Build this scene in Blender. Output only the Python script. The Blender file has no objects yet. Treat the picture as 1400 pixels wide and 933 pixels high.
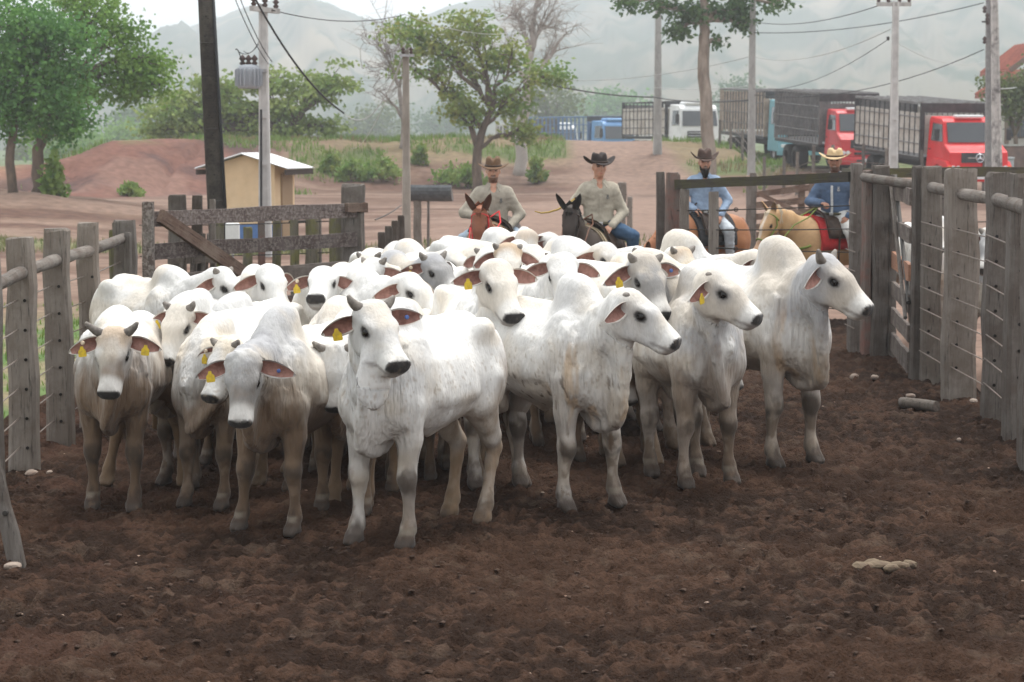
import bpy, bmesh, math, random
import numpy as np
from mathutils import Vector, Matrix

random.seed(7)
RNG = np.random.default_rng(11)
SC = bpy.context.scene
COL = SC.collection
R = math.radians
sin, cos, pi = math.sin, math.cos, math.pi

# ------------------------------------------------------------------ camera
FPX, CAMH, HORIZON = 3100.0, 2.4, 185.0          # focal length in photo pixels, eye height, horizon row
PITCH = math.atan((466.5 - HORIZON) / FPX)
cam_data = bpy.data.cameras.new('camera')
cam = bpy.data.objects.new('camera', cam_data)
COL.objects.link(cam)
cam.location = (0, 0, CAMH)
cam.rotation_euler = (R(90) - PITCH, 0, 0)
cam_data.sensor_width = 36.0
cam_data.lens = FPX * 36.0 / 1400.0
cam_data.clip_start = 0.1
cam_data.clip_end = 6000
cam_data.dof.use_dof = True
cam_data.dof.focus_distance = 14.5
cam_data.dof.aperture_fstop = 6.3
SC.camera = cam

# ------------------------------------------------------------------ sky, sun, exposure (bright hazy overcast)
SUN_EL, SUN_ROT = R(70), R(200)
world = bpy.data.worlds.new('World')
SC.world = world
world.use_nodes = True
nt = world.node_tree
nt.nodes.clear()
sky = nt.nodes.new('ShaderNodeTexSky')
sky.sky_type = 'NISHITA'
sky.sun_disc = False
sky.sun_elevation = SUN_EL
sky.sun_rotation = SUN_ROT
sky.air_density = 1.0
sky.dust_density = 6.0
sky.ozone_density = 1.0
hsv = nt.nodes.new('ShaderNodeHueSaturation')      # cloud veil takes the blue out of the sky
hsv.inputs['Saturation'].default_value = 0.22
cloud = nt.nodes.new('ShaderNodeMixRGB')
cloud.inputs['Fac'].default_value = 0.72
cloud.inputs['Color2'].default_value = (8.5, 8.7, 8.9, 1)
bg = nt.nodes.new('ShaderNodeBackground')
bg.inputs['Strength'].default_value = 0.086
wo = nt.nodes.new('ShaderNodeOutputWorld')
nt.links.new(sky.outputs[0], hsv.inputs['Color'])
nt.links.new(hsv.outputs[0], cloud.inputs['Color1'])
nt.links.new(cloud.outputs[0], bg.inputs['Color'])
nt.links.new(bg.outputs[0], wo.inputs[0])

sun_data = bpy.data.lights.new('sun', 'SUN')
sun_data.energy = 1.5
sun_data.angle = R(24)
sun_data.color = (1.0, 0.97, 0.93)
sun = bpy.data.objects.new('sun', sun_data)
COL.objects.link(sun)
# direction towards the sun: high, a little behind the herd and to the right
_sd = Vector((0.25, 0.38, 0.0)).normalized() * cos(SUN_EL) + Vector((0, 0, sin(SUN_EL)))
sun.rotation_euler = _sd.to_track_quat('Z', 'Y').to_euler()
sky.sun_rotation = math.atan2(_sd.x, _sd.y)

SC.view_settings.view_transform = 'Standard'
SC.view_settings.look = 'None'
SC.view_settings.exposure = 1.15
SC.view_settings.gamma = 1.0
SC.view_settings.use_curve_mapping = False
SC.render.engine = 'CYCLES'
SC.cycles.use_denoising = True
SC.cycles.max_bounces = 6
SC.cycles.diffuse_bounces = 3
SC.cycles.glossy_bounces = 2
SC.cycles.transmission_bounces = 4
SC.cycles.transparent_max_bounces = 8
SC.cycles.volume_bounces = 2
SC.cycles.volume_step_rate = 1.0

# ------------------------------------------------------------------ pixel helpers (a pixel is only a direction)
def ray(px, py):
    v = Vector(((px - 700.0) / FPX, 1.0, -(py - 466.5) / FPX))
    c, s = cos(PITCH), sin(PITCH)
    return Vector((v.x, v.y * c + v.z * s, -v.y * s + v.z * c))
def ground(px, py, z=0.0):                          # where the pixel's ray meets the level z
    d = ray(px, py)
    t = (z - CAMH) / d.z
    return Vector((d.x * t, d.y * t, z))
def at(px, py, Y):                                  # the pixel's ray at depth Y
    d = ray(px, py)
    t = Y / d.y
    return Vector((d.x * t, Y, CAMH + d.z * t))

# ------------------------------------------------------------------ noise
def _hash(ix, iy, iz):
    h = (ix.astype(np.int64) * 374761393 + iy.astype(np.int64) * 668265263 + iz.astype(np.int64) * 2147483647 * 3) & 0xffffffff
    h = ((h ^ (h >> 13)) * 1274126177) & 0xffffffff
    h = (h ^ (h >> 16)) & 0xffff
    return h.astype(np.float32) / 65535.0
def vnoise(x, y, z=0.0):
    x, y, z = np.broadcast_arrays(np.asarray(x, np.float32), np.asarray(y, np.float32), np.asarray(z, np.float32))
    fx, fy, fz = np.floor(x), np.floor(y), np.floor(z)
    tx, ty, tz = x - fx, y - fy, z - fz
    tx, ty, tz = tx * tx * (3 - 2 * tx), ty * ty * (3 - 2 * ty), tz * tz * (3 - 2 * tz)
    ix, iy, iz = fx.astype(np.int64), fy.astype(np.int64), fz.astype(np.int64)
    def g(a, b, c): return _hash(ix + a, iy + b, iz + c)
    x00 = g(0,0,0) * (1 - tx) + g(1,0,0) * tx
    x10 = g(0,1,0) * (1 - tx) + g(1,1,0) * tx
    x01 = g(0,0,1) * (1 - tx) + g(1,0,1) * tx
    x11 = g(0,1,1) * (1 - tx) + g(1,1,1) * tx
    y0 = x00 * (1 - ty) + x10 * ty
    y1 = x01 * (1 - ty) + x11 * ty
    return y0 * (1 - tz) + y1 * tz
def fbm(x, y, z=0.0, o=4):
    r, a, f, n = 0.0, 1.0, 1.0, 0.0
    for i in range(o):
        r = r + a * vnoise(np.asarray(x) * f + 17.3 * i, np.asarray(y) * f + 5.1 * i, np.asarray(z) * f + 9.7 * i)
        n += a; a *= 0.5; f *= 2.03
    return r / n
def sstep(a, b, x):
    t = np.clip((x - a) / (b - a), 0, 1)
    return t * t * (3 - 2 * t)

# ------------------------------------------------------------------ objects
def link(o, parent=None):
    COL.objects.link(o)
    if parent is not None:
        o.parent = parent
    return o
def tag(o, label=None, cat=None, group=None, kind=None):
    if label: o['label'] = label
    if cat: o['category'] = cat
    if group: o['group'] = group
    if kind: o['kind'] = kind
    return o
def thing(name, label, cat, loc=(0, 0, 0), rotz=0.0, group=None):
    o = bpy.data.objects.new(name, None)
    o.empty_display_size = 0.2
    o.location = loc
    o.rotation_euler = (0, 0, rotz)
    link(o)
    return tag(o, label, cat, group)
def mesh_obj(name, verts, faces, mat=None, parent=None, smooth=False, mats=None, fmats=None):
    me = bpy.data.meshes.new(name)
    me.from_pydata([tuple(v) for v in verts], [], faces)
    for m in (mats or ([mat] if mat else [])):
        me.materials.append(m)
    if fmats is not None:
        me.polygons.foreach_set('material_index', fmats)
    if smooth:
        me.polygons.foreach_set('use_smooth', [True] * len(me.polygons))
    me.update()
    return link(bpy.data.objects.new(name, me), parent)
def np_mesh(name, V, Q, smooth=True):
    """fast mesh from arrays: V (n,3), Q (m,4) or (m,3)"""
    me = bpy.data.meshes.new(name)
    V = np.ascontiguousarray(V, np.float32); Q = np.ascontiguousarray(Q, np.int32)
    k = Q.shape[1]
    me.vertices.add(len(V)); me.vertices.foreach_set('co', V.ravel())
    me.loops.add(Q.size); me.loops.foreach_set('vertex_index', Q.ravel())
    me.polygons.add(len(Q))
    me.polygons.foreach_set('loop_start', np.arange(0, Q.size, k, dtype=np.int32))
    me.polygons.foreach_set('loop_total', np.full(len(Q), k, np.int32))
    if smooth:
        me.polygons.foreach_set('use_smooth', np.ones(len(Q), bool))
    me.update(calc_edges=True)
    return me
def set_col(me, C, name='coat'):
    C = np.asarray(C, np.float32)
    if C.shape[1] == 3:
        C = np.concatenate([C, np.ones((len(C), 1), np.float32)], 1)
    a = me.attributes.new(name, 'FLOAT_COLOR', 'POINT')
    a.data.foreach_set('color', C.ravel())

class MB:
    """collects shapes into one mesh"""
    def __init__(s): s.v, s.f, s.m = [], [], []
    def add(s, vs, fs, m=0):
        o = len(s.v)
        s.v += [tuple(v) for v in vs]
        s.f += [tuple(i + o for i in f) for f in fs]
        s.m += [m] * len(fs)
        return s
    def box(s, c, d, rot=None, m=0, taper=None, bev=0.0):
        hx, hy, hz = d[0] / 2, d[1] / 2, d[2] / 2
        if bev > 0:
            b = min(bev, hx * .9, hy * .9, hz * .9)
            pts, fs = [], []
            for sz in (-1, 1):
                for (zz, ins) in (((hz), b), ((hz - b), 0.0)) if sz > 0 else ((hz - b, 0.0), (hz, b)):
                    pass
            rings = [(-hz, b), (-hz + b, 0), (hz - b, 0), (hz, b)]
            for (z, i) in rings:
                x, y = hx - i, hy - i
                c2 = b * .6 if i == 0 else b * .4
                ring = [(x - c2, -y), (x, -y + c2), (x, y - c2), (x - c2, y), (-x + c2, y), (-x, y - c2), (-x, -y + c2), (-x + c2, -y)]
                pts += [(p[0], p[1], z) for p in ring]
            for r in range(3):
                for k in range(8):
                    a, b2 = r * 8 + k, r * 8 + (k + 1) % 8
                    fs.append((a, b2, b2 + 8, a + 8))
            fs.append(tuple(reversed(range(8)))); fs.append(tuple(range(24, 32)))
        else:
            pts = [(x, y, z) for z in (-hz, hz) for (x, y) in ((-hx, -hy), (hx, -hy), (hx, hy), (-hx, hy))]
            if taper:
                pts = pts[:4] + [(p[0] * taper, p[1] * taper, p[2]) for p in pts[4:]]
            fs = [(3, 2, 1, 0), (4, 5, 6, 7), (0, 1, 5, 4), (1, 2, 6, 5), (2, 3, 7, 6), (3, 0, 4, 7)]
        M = rot if rot is not None else Matrix.Identity(3)
        C = Vector(c)
        return s.add([M @ Vector(p) + C for p in pts], fs, m)
    def tube(s, pts, rad, n=8, m=0, cap=True):
        pts = [Vector(p) for p in pts]
        rs = rad if isinstance(rad, (list, tuple)) else [rad] * len(pts)
        o = len(s.v); prev = None
        for i, p in enumerate(pts):
            t = (pts[min(i + 1, len(pts) - 1)] - pts[max(i - 1, 0)])
            t = t.normalized() if t.length > 1e-9 else Vector((0, 0, 1))
            if prev is None:
                u = t.orthogonal().normalized()
            else:
                u = (prev - t * prev.dot(t))
                u = u.normalized() if u.length > 1e-6 else t.orthogonal().normalized()
            prev = u; w = t.cross(u)
            for k in range(n):
                a = 2 * pi * k / n
                s.v.append(tuple(p + (u * cos(a) + w * sin(a)) * rs[i]))
        for i in range(len(pts) - 1):
            for k in range(n):
                a, b = o + i * n + k, o + i * n + (k + 1) % n
                s.f.append((a, b, b + n, a + n)); s.m.append(m)
        if cap:
            s.f.append(tuple(reversed(range(o, o + n)))); s.m.append(m)
            s.f.append(tuple(range(o + (len(pts) - 1) * n, o + len(pts) * n))); s.m.append(m)
        return s
    def quad(s, a, b, c, d, m=0): return s.add([a, b, c, d], [(0, 1, 2, 3)], m)
    def lathe(s, prof, n=16, c=(0, 0, 0), M=None, m=0):
        o = len(s.v); M = M or Matrix.Identity(3); C = Vector(c)
        for (r, z) in prof:
            for k in range(n):
                a = 2 * pi * k / n
                s.v.append(tuple(M @ Vector((r * cos(a), r * sin(a), z)) + C))
        for i in range(len(prof) - 1):
            for k in range(n):
                a, b = o + i * n + k, o + i * n + (k + 1) % n
                s.f.append((a, b, b + n, a + n)); s.m.append(m)
        return s
    def build(s, name, mat, parent=None, smooth=False):
        mats = mat if isinstance(mat, (list, tuple)) else [mat]
        return mesh_obj(name, s.v, s.f, None, parent, smooth, mats, s.m)
def Rz(a): return Matrix.Rotation(a, 3, 'Z')
def Rx(a): return Matrix.Rotation(a, 3, 'X')
def Ry(a): return Matrix.Rotation(a, 3, 'Y')

# ------------------------------------------------------------------ materials
MATS = {}
def mat(name, color=(.5, .5, .5), rough=.8, metal=0.0, var=0.0, scale=8.0, bump=0.0, bscale=60.0, attr=None,
        color2=None, stretch=None, coord='Object', spec=0.3, emit=None, trans=0.0, detail=6.0, darks=None, fac=(.35, .65)):
    """procedural principled material: two noise-mixed colours + fine bump"""
    if name in MATS: return MATS[name]
    m = bpy.data.materials.new(name); m.use_nodes = True
    n = m.node_tree; N = n.nodes; L = n.links
    b = N['Principled BSDF']
    b.inputs['Roughness'].default_value = rough
    b.inputs['Metallic'].default_value = metal
    b.inputs['Specular IOR Level'].default_value = spec
    if trans: b.inputs['Transmission Weight'].default_value = trans
    tc = N.new('ShaderNodeTexCoord'); mp = N.new('ShaderNodeMapping')
    L.new(tc.outputs[coord], mp.inputs['Vector'])
    if stretch: mp.inputs['Scale'].default_value = stretch
    base = None
    if attr:
        a = N.new('ShaderNodeAttribute'); a.attribute_name = attr
        base = a.outputs['Color']
    else:
        rgb = N.new('ShaderNodeRGB'); rgb.outputs[0].default_value = (*color, 1); base = rgb.outputs[0]
    if color2 is not None:
        nz = N.new('ShaderNodeTexNoise'); nz.inputs['Scale'].default_value = scale; nz.inputs['Detail'].default_value = detail
        nz.inputs['Roughness'].default_value = 0.65
        L.new(mp.outputs[0], nz.inputs['Vector'])
        rp = N.new('ShaderNodeMapRange'); rp.inputs[1].default_value, rp.inputs[2].default_value = fac
        L.new(nz.outputs['Fac'], rp.inputs[0])
        mx = N.new('ShaderNodeMixRGB'); mx.inputs['Color2'].default_value = (*color2, 1)
        L.new(rp.outputs[0], mx.inputs['Fac']); L.new(base, mx.inputs['Color1']); base = mx.outputs[0]
    if var:
        nz = N.new('ShaderNodeTexNoise'); nz.inputs['Scale'].default_value = scale * 3.1; nz.inputs['Detail'].default_value = 8
        L.new(mp.outputs[0], nz.inputs['Vector'])
        rp = N.new('ShaderNodeMapRange'); rp.inputs[1].default_value = .25; rp.inputs[2].default_value = .75
        rp.inputs[3].default_value = 1 - var; rp.inputs[4].default_value = 1 + var
        L.new(nz.outputs['Fac'], rp.inputs[0])
        mx = N.new('ShaderNodeVectorMath'); mx.operation = 'SCALE'
        L.new(base, mx.inputs[0]); L.new(rp.outputs[0], mx.inputs['Scale']); base = mx.outputs[0]
    L.new(base, b.inputs['Base Color'])
    if bump:
        nz = N.new('ShaderNodeTexNoise'); nz.inputs['Scale'].default_value = bscale; nz.inputs['Detail'].default_value = 5
        L.new(mp.outputs[0], nz.inputs['Vector'])
        bp = N.new('ShaderNodeBump'); bp.inputs['Strength'].default_value = bump; bp.inputs['Distance'].default_value = 0.01
        L.new(nz.outputs['Fac'], bp.inputs['Height']); L.new(bp.outputs[0], b.inputs['Normal'])
    if emit:
        b.inputs['Emission Color'].default_value = (*emit[0], 1); b.inputs['Emission Strength'].default_value = emit[1]
    MATS[name] = m
    return m
# ------------------------------------------------------------------ smooth-blended bodies (implicit surface -> quads)
class Body:
    def __init__(s, lo, hi, vox):
        s.lo = np.array(lo, np.float32); s.vox = vox
        s.n = np.ceil((np.array(hi) - s.lo) / vox).astype(int) + 1
        s.D = np.full(tuple(s.n), 0.5, np.float32)
        s.ax = [s.lo[i] + vox * np.arange(s.n[i], dtype=np.float32) for i in range(3)]
    def op(s, lo, hi, fn, k, mode='add'):
        lo = np.asarray(lo) - k - s.vox * 2; hi = np.asarray(hi) + k + s.vox * 2
        i0 = np.clip(np.floor((lo - s.lo) / s.vox).astype(int), 0, s.n)
        i1 = np.clip(np.ceil((hi - s.lo) / s.vox).astype(int) + 1, 0, s.n)
        if (i1 <= i0).any(): return
        sl = tuple(slice(a, b) for a, b in zip(i0, i1))
        X = s.ax[0][sl[0]][:, None, None]; Y = s.ax[1][sl[1]][None, :, None]; Z = s.ax[2][sl[2]][None, None, :]
        d = fn(X, Y, Z); a = s.D[sl]
        if mode == 'add':
            h = np.maximum(k - np.abs(a - d), 0) / k
            s.D[sl] = np.minimum(a, d) - h * h * k * .25
        else:
            h = np.maximum(k - np.abs(a + d), 0) / k
            s.D[sl] = np.maximum(a, -d) + h * h * k * .25
    def ell(s, c, r, M=None, k=.04, mode='add'):
        c = np.array(c, np.float32); r = np.array(r, np.float32)
        m = np.eye(3, dtype=np.float32) if M is None else np.array(M, np.float32)
        e = np.sqrt(((m * r[None, :]) ** 2).sum(1))
        def fn(X, Y, Z):
            x, y, z = X - c[0], Y - c[1], Z - c[2]
            q = [(m[0, i] * x + m[1, i] * y + m[2, i] * z) / r[i] for i in range(3)]
            k0 = np.sqrt(q[0] ** 2 + q[1] ** 2 + q[2] ** 2) + 1e-6
            k1 = np.sqrt((q[0] / r[0]) ** 2 + (q[1] / r[1]) ** 2 + (q[2] / r[2]) ** 2) + 1e-6
            return k0 * (k0 - 1) / k1
        s.op(c - e, c + e, fn, k, mode)
    def cone(s, a, b, ra, rb, k=.03, mode='add'):
        a = np.array(a, np.float32); b = np.array(b, np.float32); ab = b - a; L2 = float(ab @ ab) + 1e-9
        rm = max(ra, rb)
        def fn(X, Y, Z):
            x, y, z = X - a[0], Y - a[1], Z - a[2]
            t = np.clip((x * ab[0] + y * ab[1] + z * ab[2]) / L2, 0, 1)
            return np.sqrt((x - t * ab[0]) ** 2 + (y - t * ab[1]) ** 2 + (z - t * ab[2]) ** 2) - (ra + (rb - ra) * t)
        s.op(np.minimum(a, b) - rm, np.maximum(a, b) + rm, fn, k, mode)
    def chain(s, pts, rs, k=.03):
        for i in range(len(pts) - 1):
            s.cone(pts[i], pts[i + 1], rs[i], rs[i + 1], k)
    def ecap(s, a, b, wa, ha, wb, hb, side, k=.04):
        """tapered limb of elliptical section; w along 'side', h across it"""
        a = np.array(a, np.float32); b = np.array(b, np.float32); ab = b - a; L = float(np.linalg.norm(ab)) + 1e-6
        t0 = ab / L; sd = np.array(side, np.float32); sd = sd - t0 * (sd @ t0); sd /= np.linalg.norm(sd); up = np.cross(t0, sd)
        rm = max(wa, ha, wb, hb)
        def fn(X, Y, Z):
            x, y, z = X - a[0], Y - a[1], Z - a[2]
            l = x * t0[0] + y * t0[1] + z * t0[2]; t = np.clip(l / L, 0, 1); ax = l - t * L
            w = wa + (wb - wa) * t; h = ha + (hb - ha) * t
            u = (x * sd[0] + y * sd[1] + z * sd[2]); v = (x * up[0] + y * up[1] + z * up[2])
            mn = np.minimum(w, h)
            k0 = np.sqrt((u / w) ** 2 + (v / h) ** 2 + (ax / mn) ** 2) + 1e-6
            k1 = np.sqrt((u / w ** 2) ** 2 + (v / h ** 2) ** 2 + (ax / mn ** 2) ** 2) + 1e-6
            return k0 * (k0 - 1) / k1
        s.op(np.minimum(a, b) - rm, np.maximum(a, b) + rm, fn, k)
    def torso(s, xs, top, bot, wid, pw=2.4, k=.03):
        xs = np.array(xs, np.float32); lo = (xs[0], -max(wid), min(bot)); hi = (xs[-1], max(wid), max(top))
        # smooth the profile
        xf = np.linspace(xs[0], xs[-1], 200)
        def sm(v):
            v = np.interp(xf, xs, v); kk = np.hanning(23); kk /= kk.sum()
            return np.convolve(np.pad(v, 11, mode='edge'), kk, 'valid')
        T, B, W = sm(top), sm(bot), sm(wid)
        def fn(X, Y, Z):
            t = np.interp(X.ravel(), xf, T)[:, None, None]; b = np.interp(X.ravel(), xf, B)[:, None, None]
            w = np.interp(X.ravel(), xf, W)[:, None, None]
            c = (t + b) / 2; h = (t - b) / 2
            zz = (Z - c) / h
            wz = w * (1 - .10 * zz)                      # a little wider low in the barrel
            rr = (np.abs(Y / wz) ** pw + np.abs(zz) ** pw) ** (1 / pw)
            d = (rr - 1) * np.minimum(w, h) * 0.9
            e = np.maximum(np.maximum(xs[0] - X, X - xs[-1]), 0)
            return (d + e * 1.0).astype(np.float32)
        s.op(lo, hi, fn, k)
    def mesh(s, smooth_it=2):
        D = s.D; S = D < 0; n = D.shape
        cnt = np.zeros((n[0] - 1, n[1] - 1, n[2] - 1), np.int8)
        for dx in (0, 1):
            for dy in (0, 1):
                for dz in (0, 1):
                    cnt += S[dx:n[0] - 1 + dx, dy:n[1] - 1 + dy, dz:n[2] - 1 + dz]
        act = (cnt > 0) & (cnt < 8)
        I = np.argwhere(act); m = len(I)
        idx = np.full(cnt.shape, -1, np.int32); idx[act] = np.arange(m)
        off = np.array([(a, b, c) for a in (0, 1) for b in (0, 1) for c in (0, 1)])
        val = np.stack([D[I[:, 0] + o[0], I[:, 1] + o[1], I[:, 2] + o[2]] for o in off], 1)
        acc = np.zeros((m, 3), np.float32); num = np.zeros((m, 1), np.float32)
        for i in range(8):
            for j in range(i + 1, 8):
                if np.abs(off[i] - off[j]).sum() != 1: continue
                a, b = val[:, i], val[:, j]; x = (a < 0) != (b < 0)
                t = np.where(x, a / np.where(x, a - b, 1), 0)[:, None]
                p = off[i] + t * (off[j] - off[i])
                acc += np.where(x[:, None], p, 0); num += x[:, None]
        V = (I + acc / num) * s.vox + s.lo
        Q = []
        for ax in range(3):
            o1, o2 = (ax + 1) % 3, (ax + 2) % 3
            sa = [slice(1, n[i] - 1) for i in range(3)]; sb = list(sa)
            sa[ax] = slice(0, n[ax] - 1); sb[ax] = slice(1, n[ax])
            a, b = S[tuple(sa)], S[tuple(sb)]
            E = np.argwhere(a != b)
            if not len(E): continue
            ins = a[E[:, 0], E[:, 1], E[:, 2]]
            E = E.copy(); E[:, o1] += 1; E[:, o2] += 1
            def cell(u, v):
                c = E.copy(); c[:, o1] -= u; c[:, o2] -= v
                return idx[c[:, 0], c[:, 1], c[:, 2]]
            q = np.stack([cell(1, 1), cell(0, 1), cell(0, 0), cell(1, 0)], 1)
            q[~ins] = q[~ins][:, ::-1]
            Q.append(q)
        Q = np.concatenate(Q); Q = Q[(Q >= 0).all(1)]
        # light smoothing
        for it in range(smooth_it):
            s_ = np.zeros_like(V); c_ = np.zeros((len(V), 1), np.float32)
            for i in range(4):
                a, b = Q[:, i], Q[:, (i + 1) % 4]
                for ax in range(3):
                    s_[:, ax] += np.bincount(a, V[b, ax], len(V)) + np.bincount(b, V[a, ax], len(V))
                c_[:, 0] += np.bincount(a, minlength=len(V)) + np.bincount(b, minlength=len(V))
            V = V * .5 + .5 * s_ / np.maximum(c_, 1)
        return V.astype(np.float32), Q
# ------------------------------------------------------------------ terrain
def road_mask(x, y):
    """packed dirt track that climbs over the bank"""
    c = np.interp(y, [60, 85, 100, 112, 125, 150], [5.5, 6.2, 5.6, 5.0, 4.6, 5.5]); w = np.interp(y, [60, 85, 100, 112, 125], [9.0, 4.2, 3.0, 2.2, 2.0])
    return sstep(1.25, .7, np.abs(x - c) / w)
def terrain(x, y):
    x = np.asarray(x, float); y = np.asarray(y, float)
    n = fbm(x * .09 + 3, y * .09, 0, 4) - .5; n2 = fbm(x * .45, y * .45 + 7, 0, 4) - .5
    z = n2 * .10 * sstep(32, 45, y)
    # bank: foot and crest vary across the picture
    foot = np.interp(x, [-60, -30, -22, -16, -8, 0, 6, 12, 20, 40], [86, 84, 82, 84, 96, 98, 98, 92, 86, 90])
    crest = np.interp(x, [-60, -30, -22, -16, -8, 0, 6, 12, 20, 40], [110, 108, 94, 98, 112, 114, 113, 112, 108, 112])
    top = np.interp(x, [-60, -26, -19.5, -17, -10, -4, 1, 5, 7.5, 12, 20, 45], [.55, .9, 1.2, 2.1, 2.15, 2.2, 2.25, 2.05, 2.15, 1.95, 1.2, 1.3])
    t = sstep(0, 1, (y - foot + n * 5) / (crest - foot))
    z = z + top * t
    gul = np.abs(fbm(x * .55 + 3, y * .12, 0, 3) - .5) * 2
    z = z - sstep(-9, -12, x) * sstep(.05, .3, t) * sstep(1.0, .8, t) * (1 - sstep(.0, .25, gul)) * .35
    z = z + t * (1 - sstep(1.0, 1.25, (y - foot) / (crest - foot))) * (n * .9 + n2 * .35) * (1 - road_mask(x, y))
    # behind the crest the land falls away a little, then rolls on
    back = sstep(0, 1, (y - crest - 1) / 16)
    z = z - back * np.interp(x, [-20, 0, 4, 6.8, 7.6, 10.5, 12, 18], [1.6, 2.0, 1.75, 1.7, 1.05, 1.05, 1.4, .2])
    z = z + back * n * 1.2 * np.clip((y - 140) / 60, 0, 1)
    # hard standing that the queued trucks have worn into the slope
    lane = sstep(10.6, 11.6, x) * sstep(19.5, 17.8, x) * sstep(70, 77, y) * sstep(124, 119, y)
    z = z * (1 - lane) + lane * (np.interp(y, [70, 77, 80, 86, 89, 93, 100, 103, 108, 117, 124], [0, .18, .27, .58, .66, .70, 1.04, 1.08, 1.05, 1.36, 1.4]) + n2 * .06)
    # spoil heap under the trees on the left
    z = z + .75 * np.exp(-(((x + 15.5) / 5.5) ** 2 + ((y - 66) / 7) ** 2)) * (1 + n2 * .8)
    z = z - .35 * np.exp(-(((x + 6) / 4) ** 2 + ((y - 56) / 8) ** 2))
    # pen floor sits in a shallow tray of its own
    pen = sstep(-4.6, -4.3, x) * sstep(4.9, 4.6, x) * sstep(31, 30, y)
    return z - .16 * pen
def tz(x, y): return float(terrain(np.array([x]), np.array([y]))[0])

def _grid(xs, ys):
    X, Y = np.meshgrid(xs, ys, indexing='ij'); n, m = X.shape
    i = np.arange(n * m).reshape(n, m)
    Q = np.stack([i[:-1, :-1], i[1:, :-1], i[1:, 1:], i[:-1, 1:]], -1).reshape(-1, 4)
    return X.ravel(), Y.ravel(), Q
def cm(C, col, f):
    f = np.clip(f, 0, 1)[:, None]; return C * (1 - f) + np.array(col, np.float32)[None] * f

xs = np.unique(np.concatenate([np.linspace(-3000, -60, 40), np.linspace(-60, -26, 60), np.linspace(-26, 36, 240), np.linspace(36, 70, 40), np.linspace(70, 3000, 40)]))
ys = np.unique(np.concatenate([np.linspace(-30, 8, 12), np.linspace(8, 40, 70), np.linspace(40, 80, 90), np.linspace(80, 135, 180), np.linspace(135, 260, 50), np.linspace(260, 2300, 40)]))
X, Y, Q = _grid(xs, ys)
Z = terrain(X, Y)
me = np_mesh('ground', np.stack([X, Y, Z], 1), Q)
n1 = fbm(X * .25, Y * .25, 0, 5); n2 = fbm(X * 1.3 + 9, Y * 1.3, 0, 4); n3 = fbm(X * .06 + 2, Y * .10, 0, 4)
C = np.repeat(np.array([[.138, .088, .064]], np.float32), len(X), 0)            # trampled reddish earth
C = cm(C, (.185, .125, .094), sstep(.42, .62, n1))
C = cm(C, (.095, .055, .042), sstep(.52, .66, n2) * .85)
foot = np.interp(X, [-60, -30, -22, -16, -8, 0, 6, 12, 20, 40], [86, 84, 82, 84, 96, 98, 98, 92, 86, 90])
crest = np.interp(X, [-60, -30, -22, -16, -8, 0, 6, 12, 20, 40], [110, 108, 94, 98, 112, 114, 113, 112, 108, 112])
tb = (Y - foot) / (crest - foot)
stk = fbm(X * .07 + 11, Y * .9, 0, 4)
C = cm(C, (.215, .148, .115), sstep(.54, .64, stk) * .7); C = cm(C, (.105, .06, .046), sstep(.46, .38, stk) * .7)
red = sstep(-9.5, -12, X) * sstep(.0, .15, tb) * sstep(1.3, 1.0, tb)                # cut red mound
C = cm(C, (.145, .068, .052), red * .85)
C = cm(C, (.065, .042, .040), red * sstep(.47, .60, n1) * .85)
C = cm(C, (.18, .105, .082), red * sstep(.56, .66, fbm(X * .5 + 30, Y * .25, 0, 4)) * .7)
C = cm(C, (.13, .13, .055), red * sstep(.75, 1.0, tb) * sstep(.45, .58, n2) * .8)
C = cm(C, (.30, .19, .12), sstep(-19, -23, X) * sstep(0, .3, tb) * .8)
dry = sstep(-11, -7, X) * sstep(.25, .55, tb + (n1 - .5) * .8)
C = cm(C, (.17, .135, .075), dry * .8 * (1 - road_mask(X, Y)))
C = cm(C, (.075, .115, .038), dry * sstep(.42, .55, n1) * .8 * (1 - road_mask(X, Y)))
C = cm(C, (.21, .142, .110), road_mask(X, Y) * (.5 + .6 * n1))
verge = sstep(-3.9, -4.6, X + (n1 - .5) * .8) * sstep(34, 27, Y)
C = cm(C, (.20, .175, .10), verge * .8)
C = cm(C, (.085, .135, .045), verge * sstep(.46, .56, n2))
C = cm(C, (.20, .10, .075), verge * sstep(.62, .7, n1) * .8)
strip = np.exp(-((Y - 50 - 2 * n1) ** 2) / 5) * sstep(-2, -6, X)
C = cm(C, (.13, .14, .06), strip * .8)
far = sstep(125, 150, Y)
C = cm(C, (.10, .125, .06), far)
lawn = sstep(24.5, 26, X) * sstep(96, 99, Y) * sstep(112, 106, Y)
C = cm(C, (.16, .185, .05), lawn)
set_col(me, C, 'soil')
M_SOIL = mat('soil', attr='soil', rough=.95, var=.28, scale=1.1, bump=.7, bscale=7, spec=.1)
me.materials.append(M_SOIL)
tag(link(bpy.data.objects.new('ground', me)), kind='structure')

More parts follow.
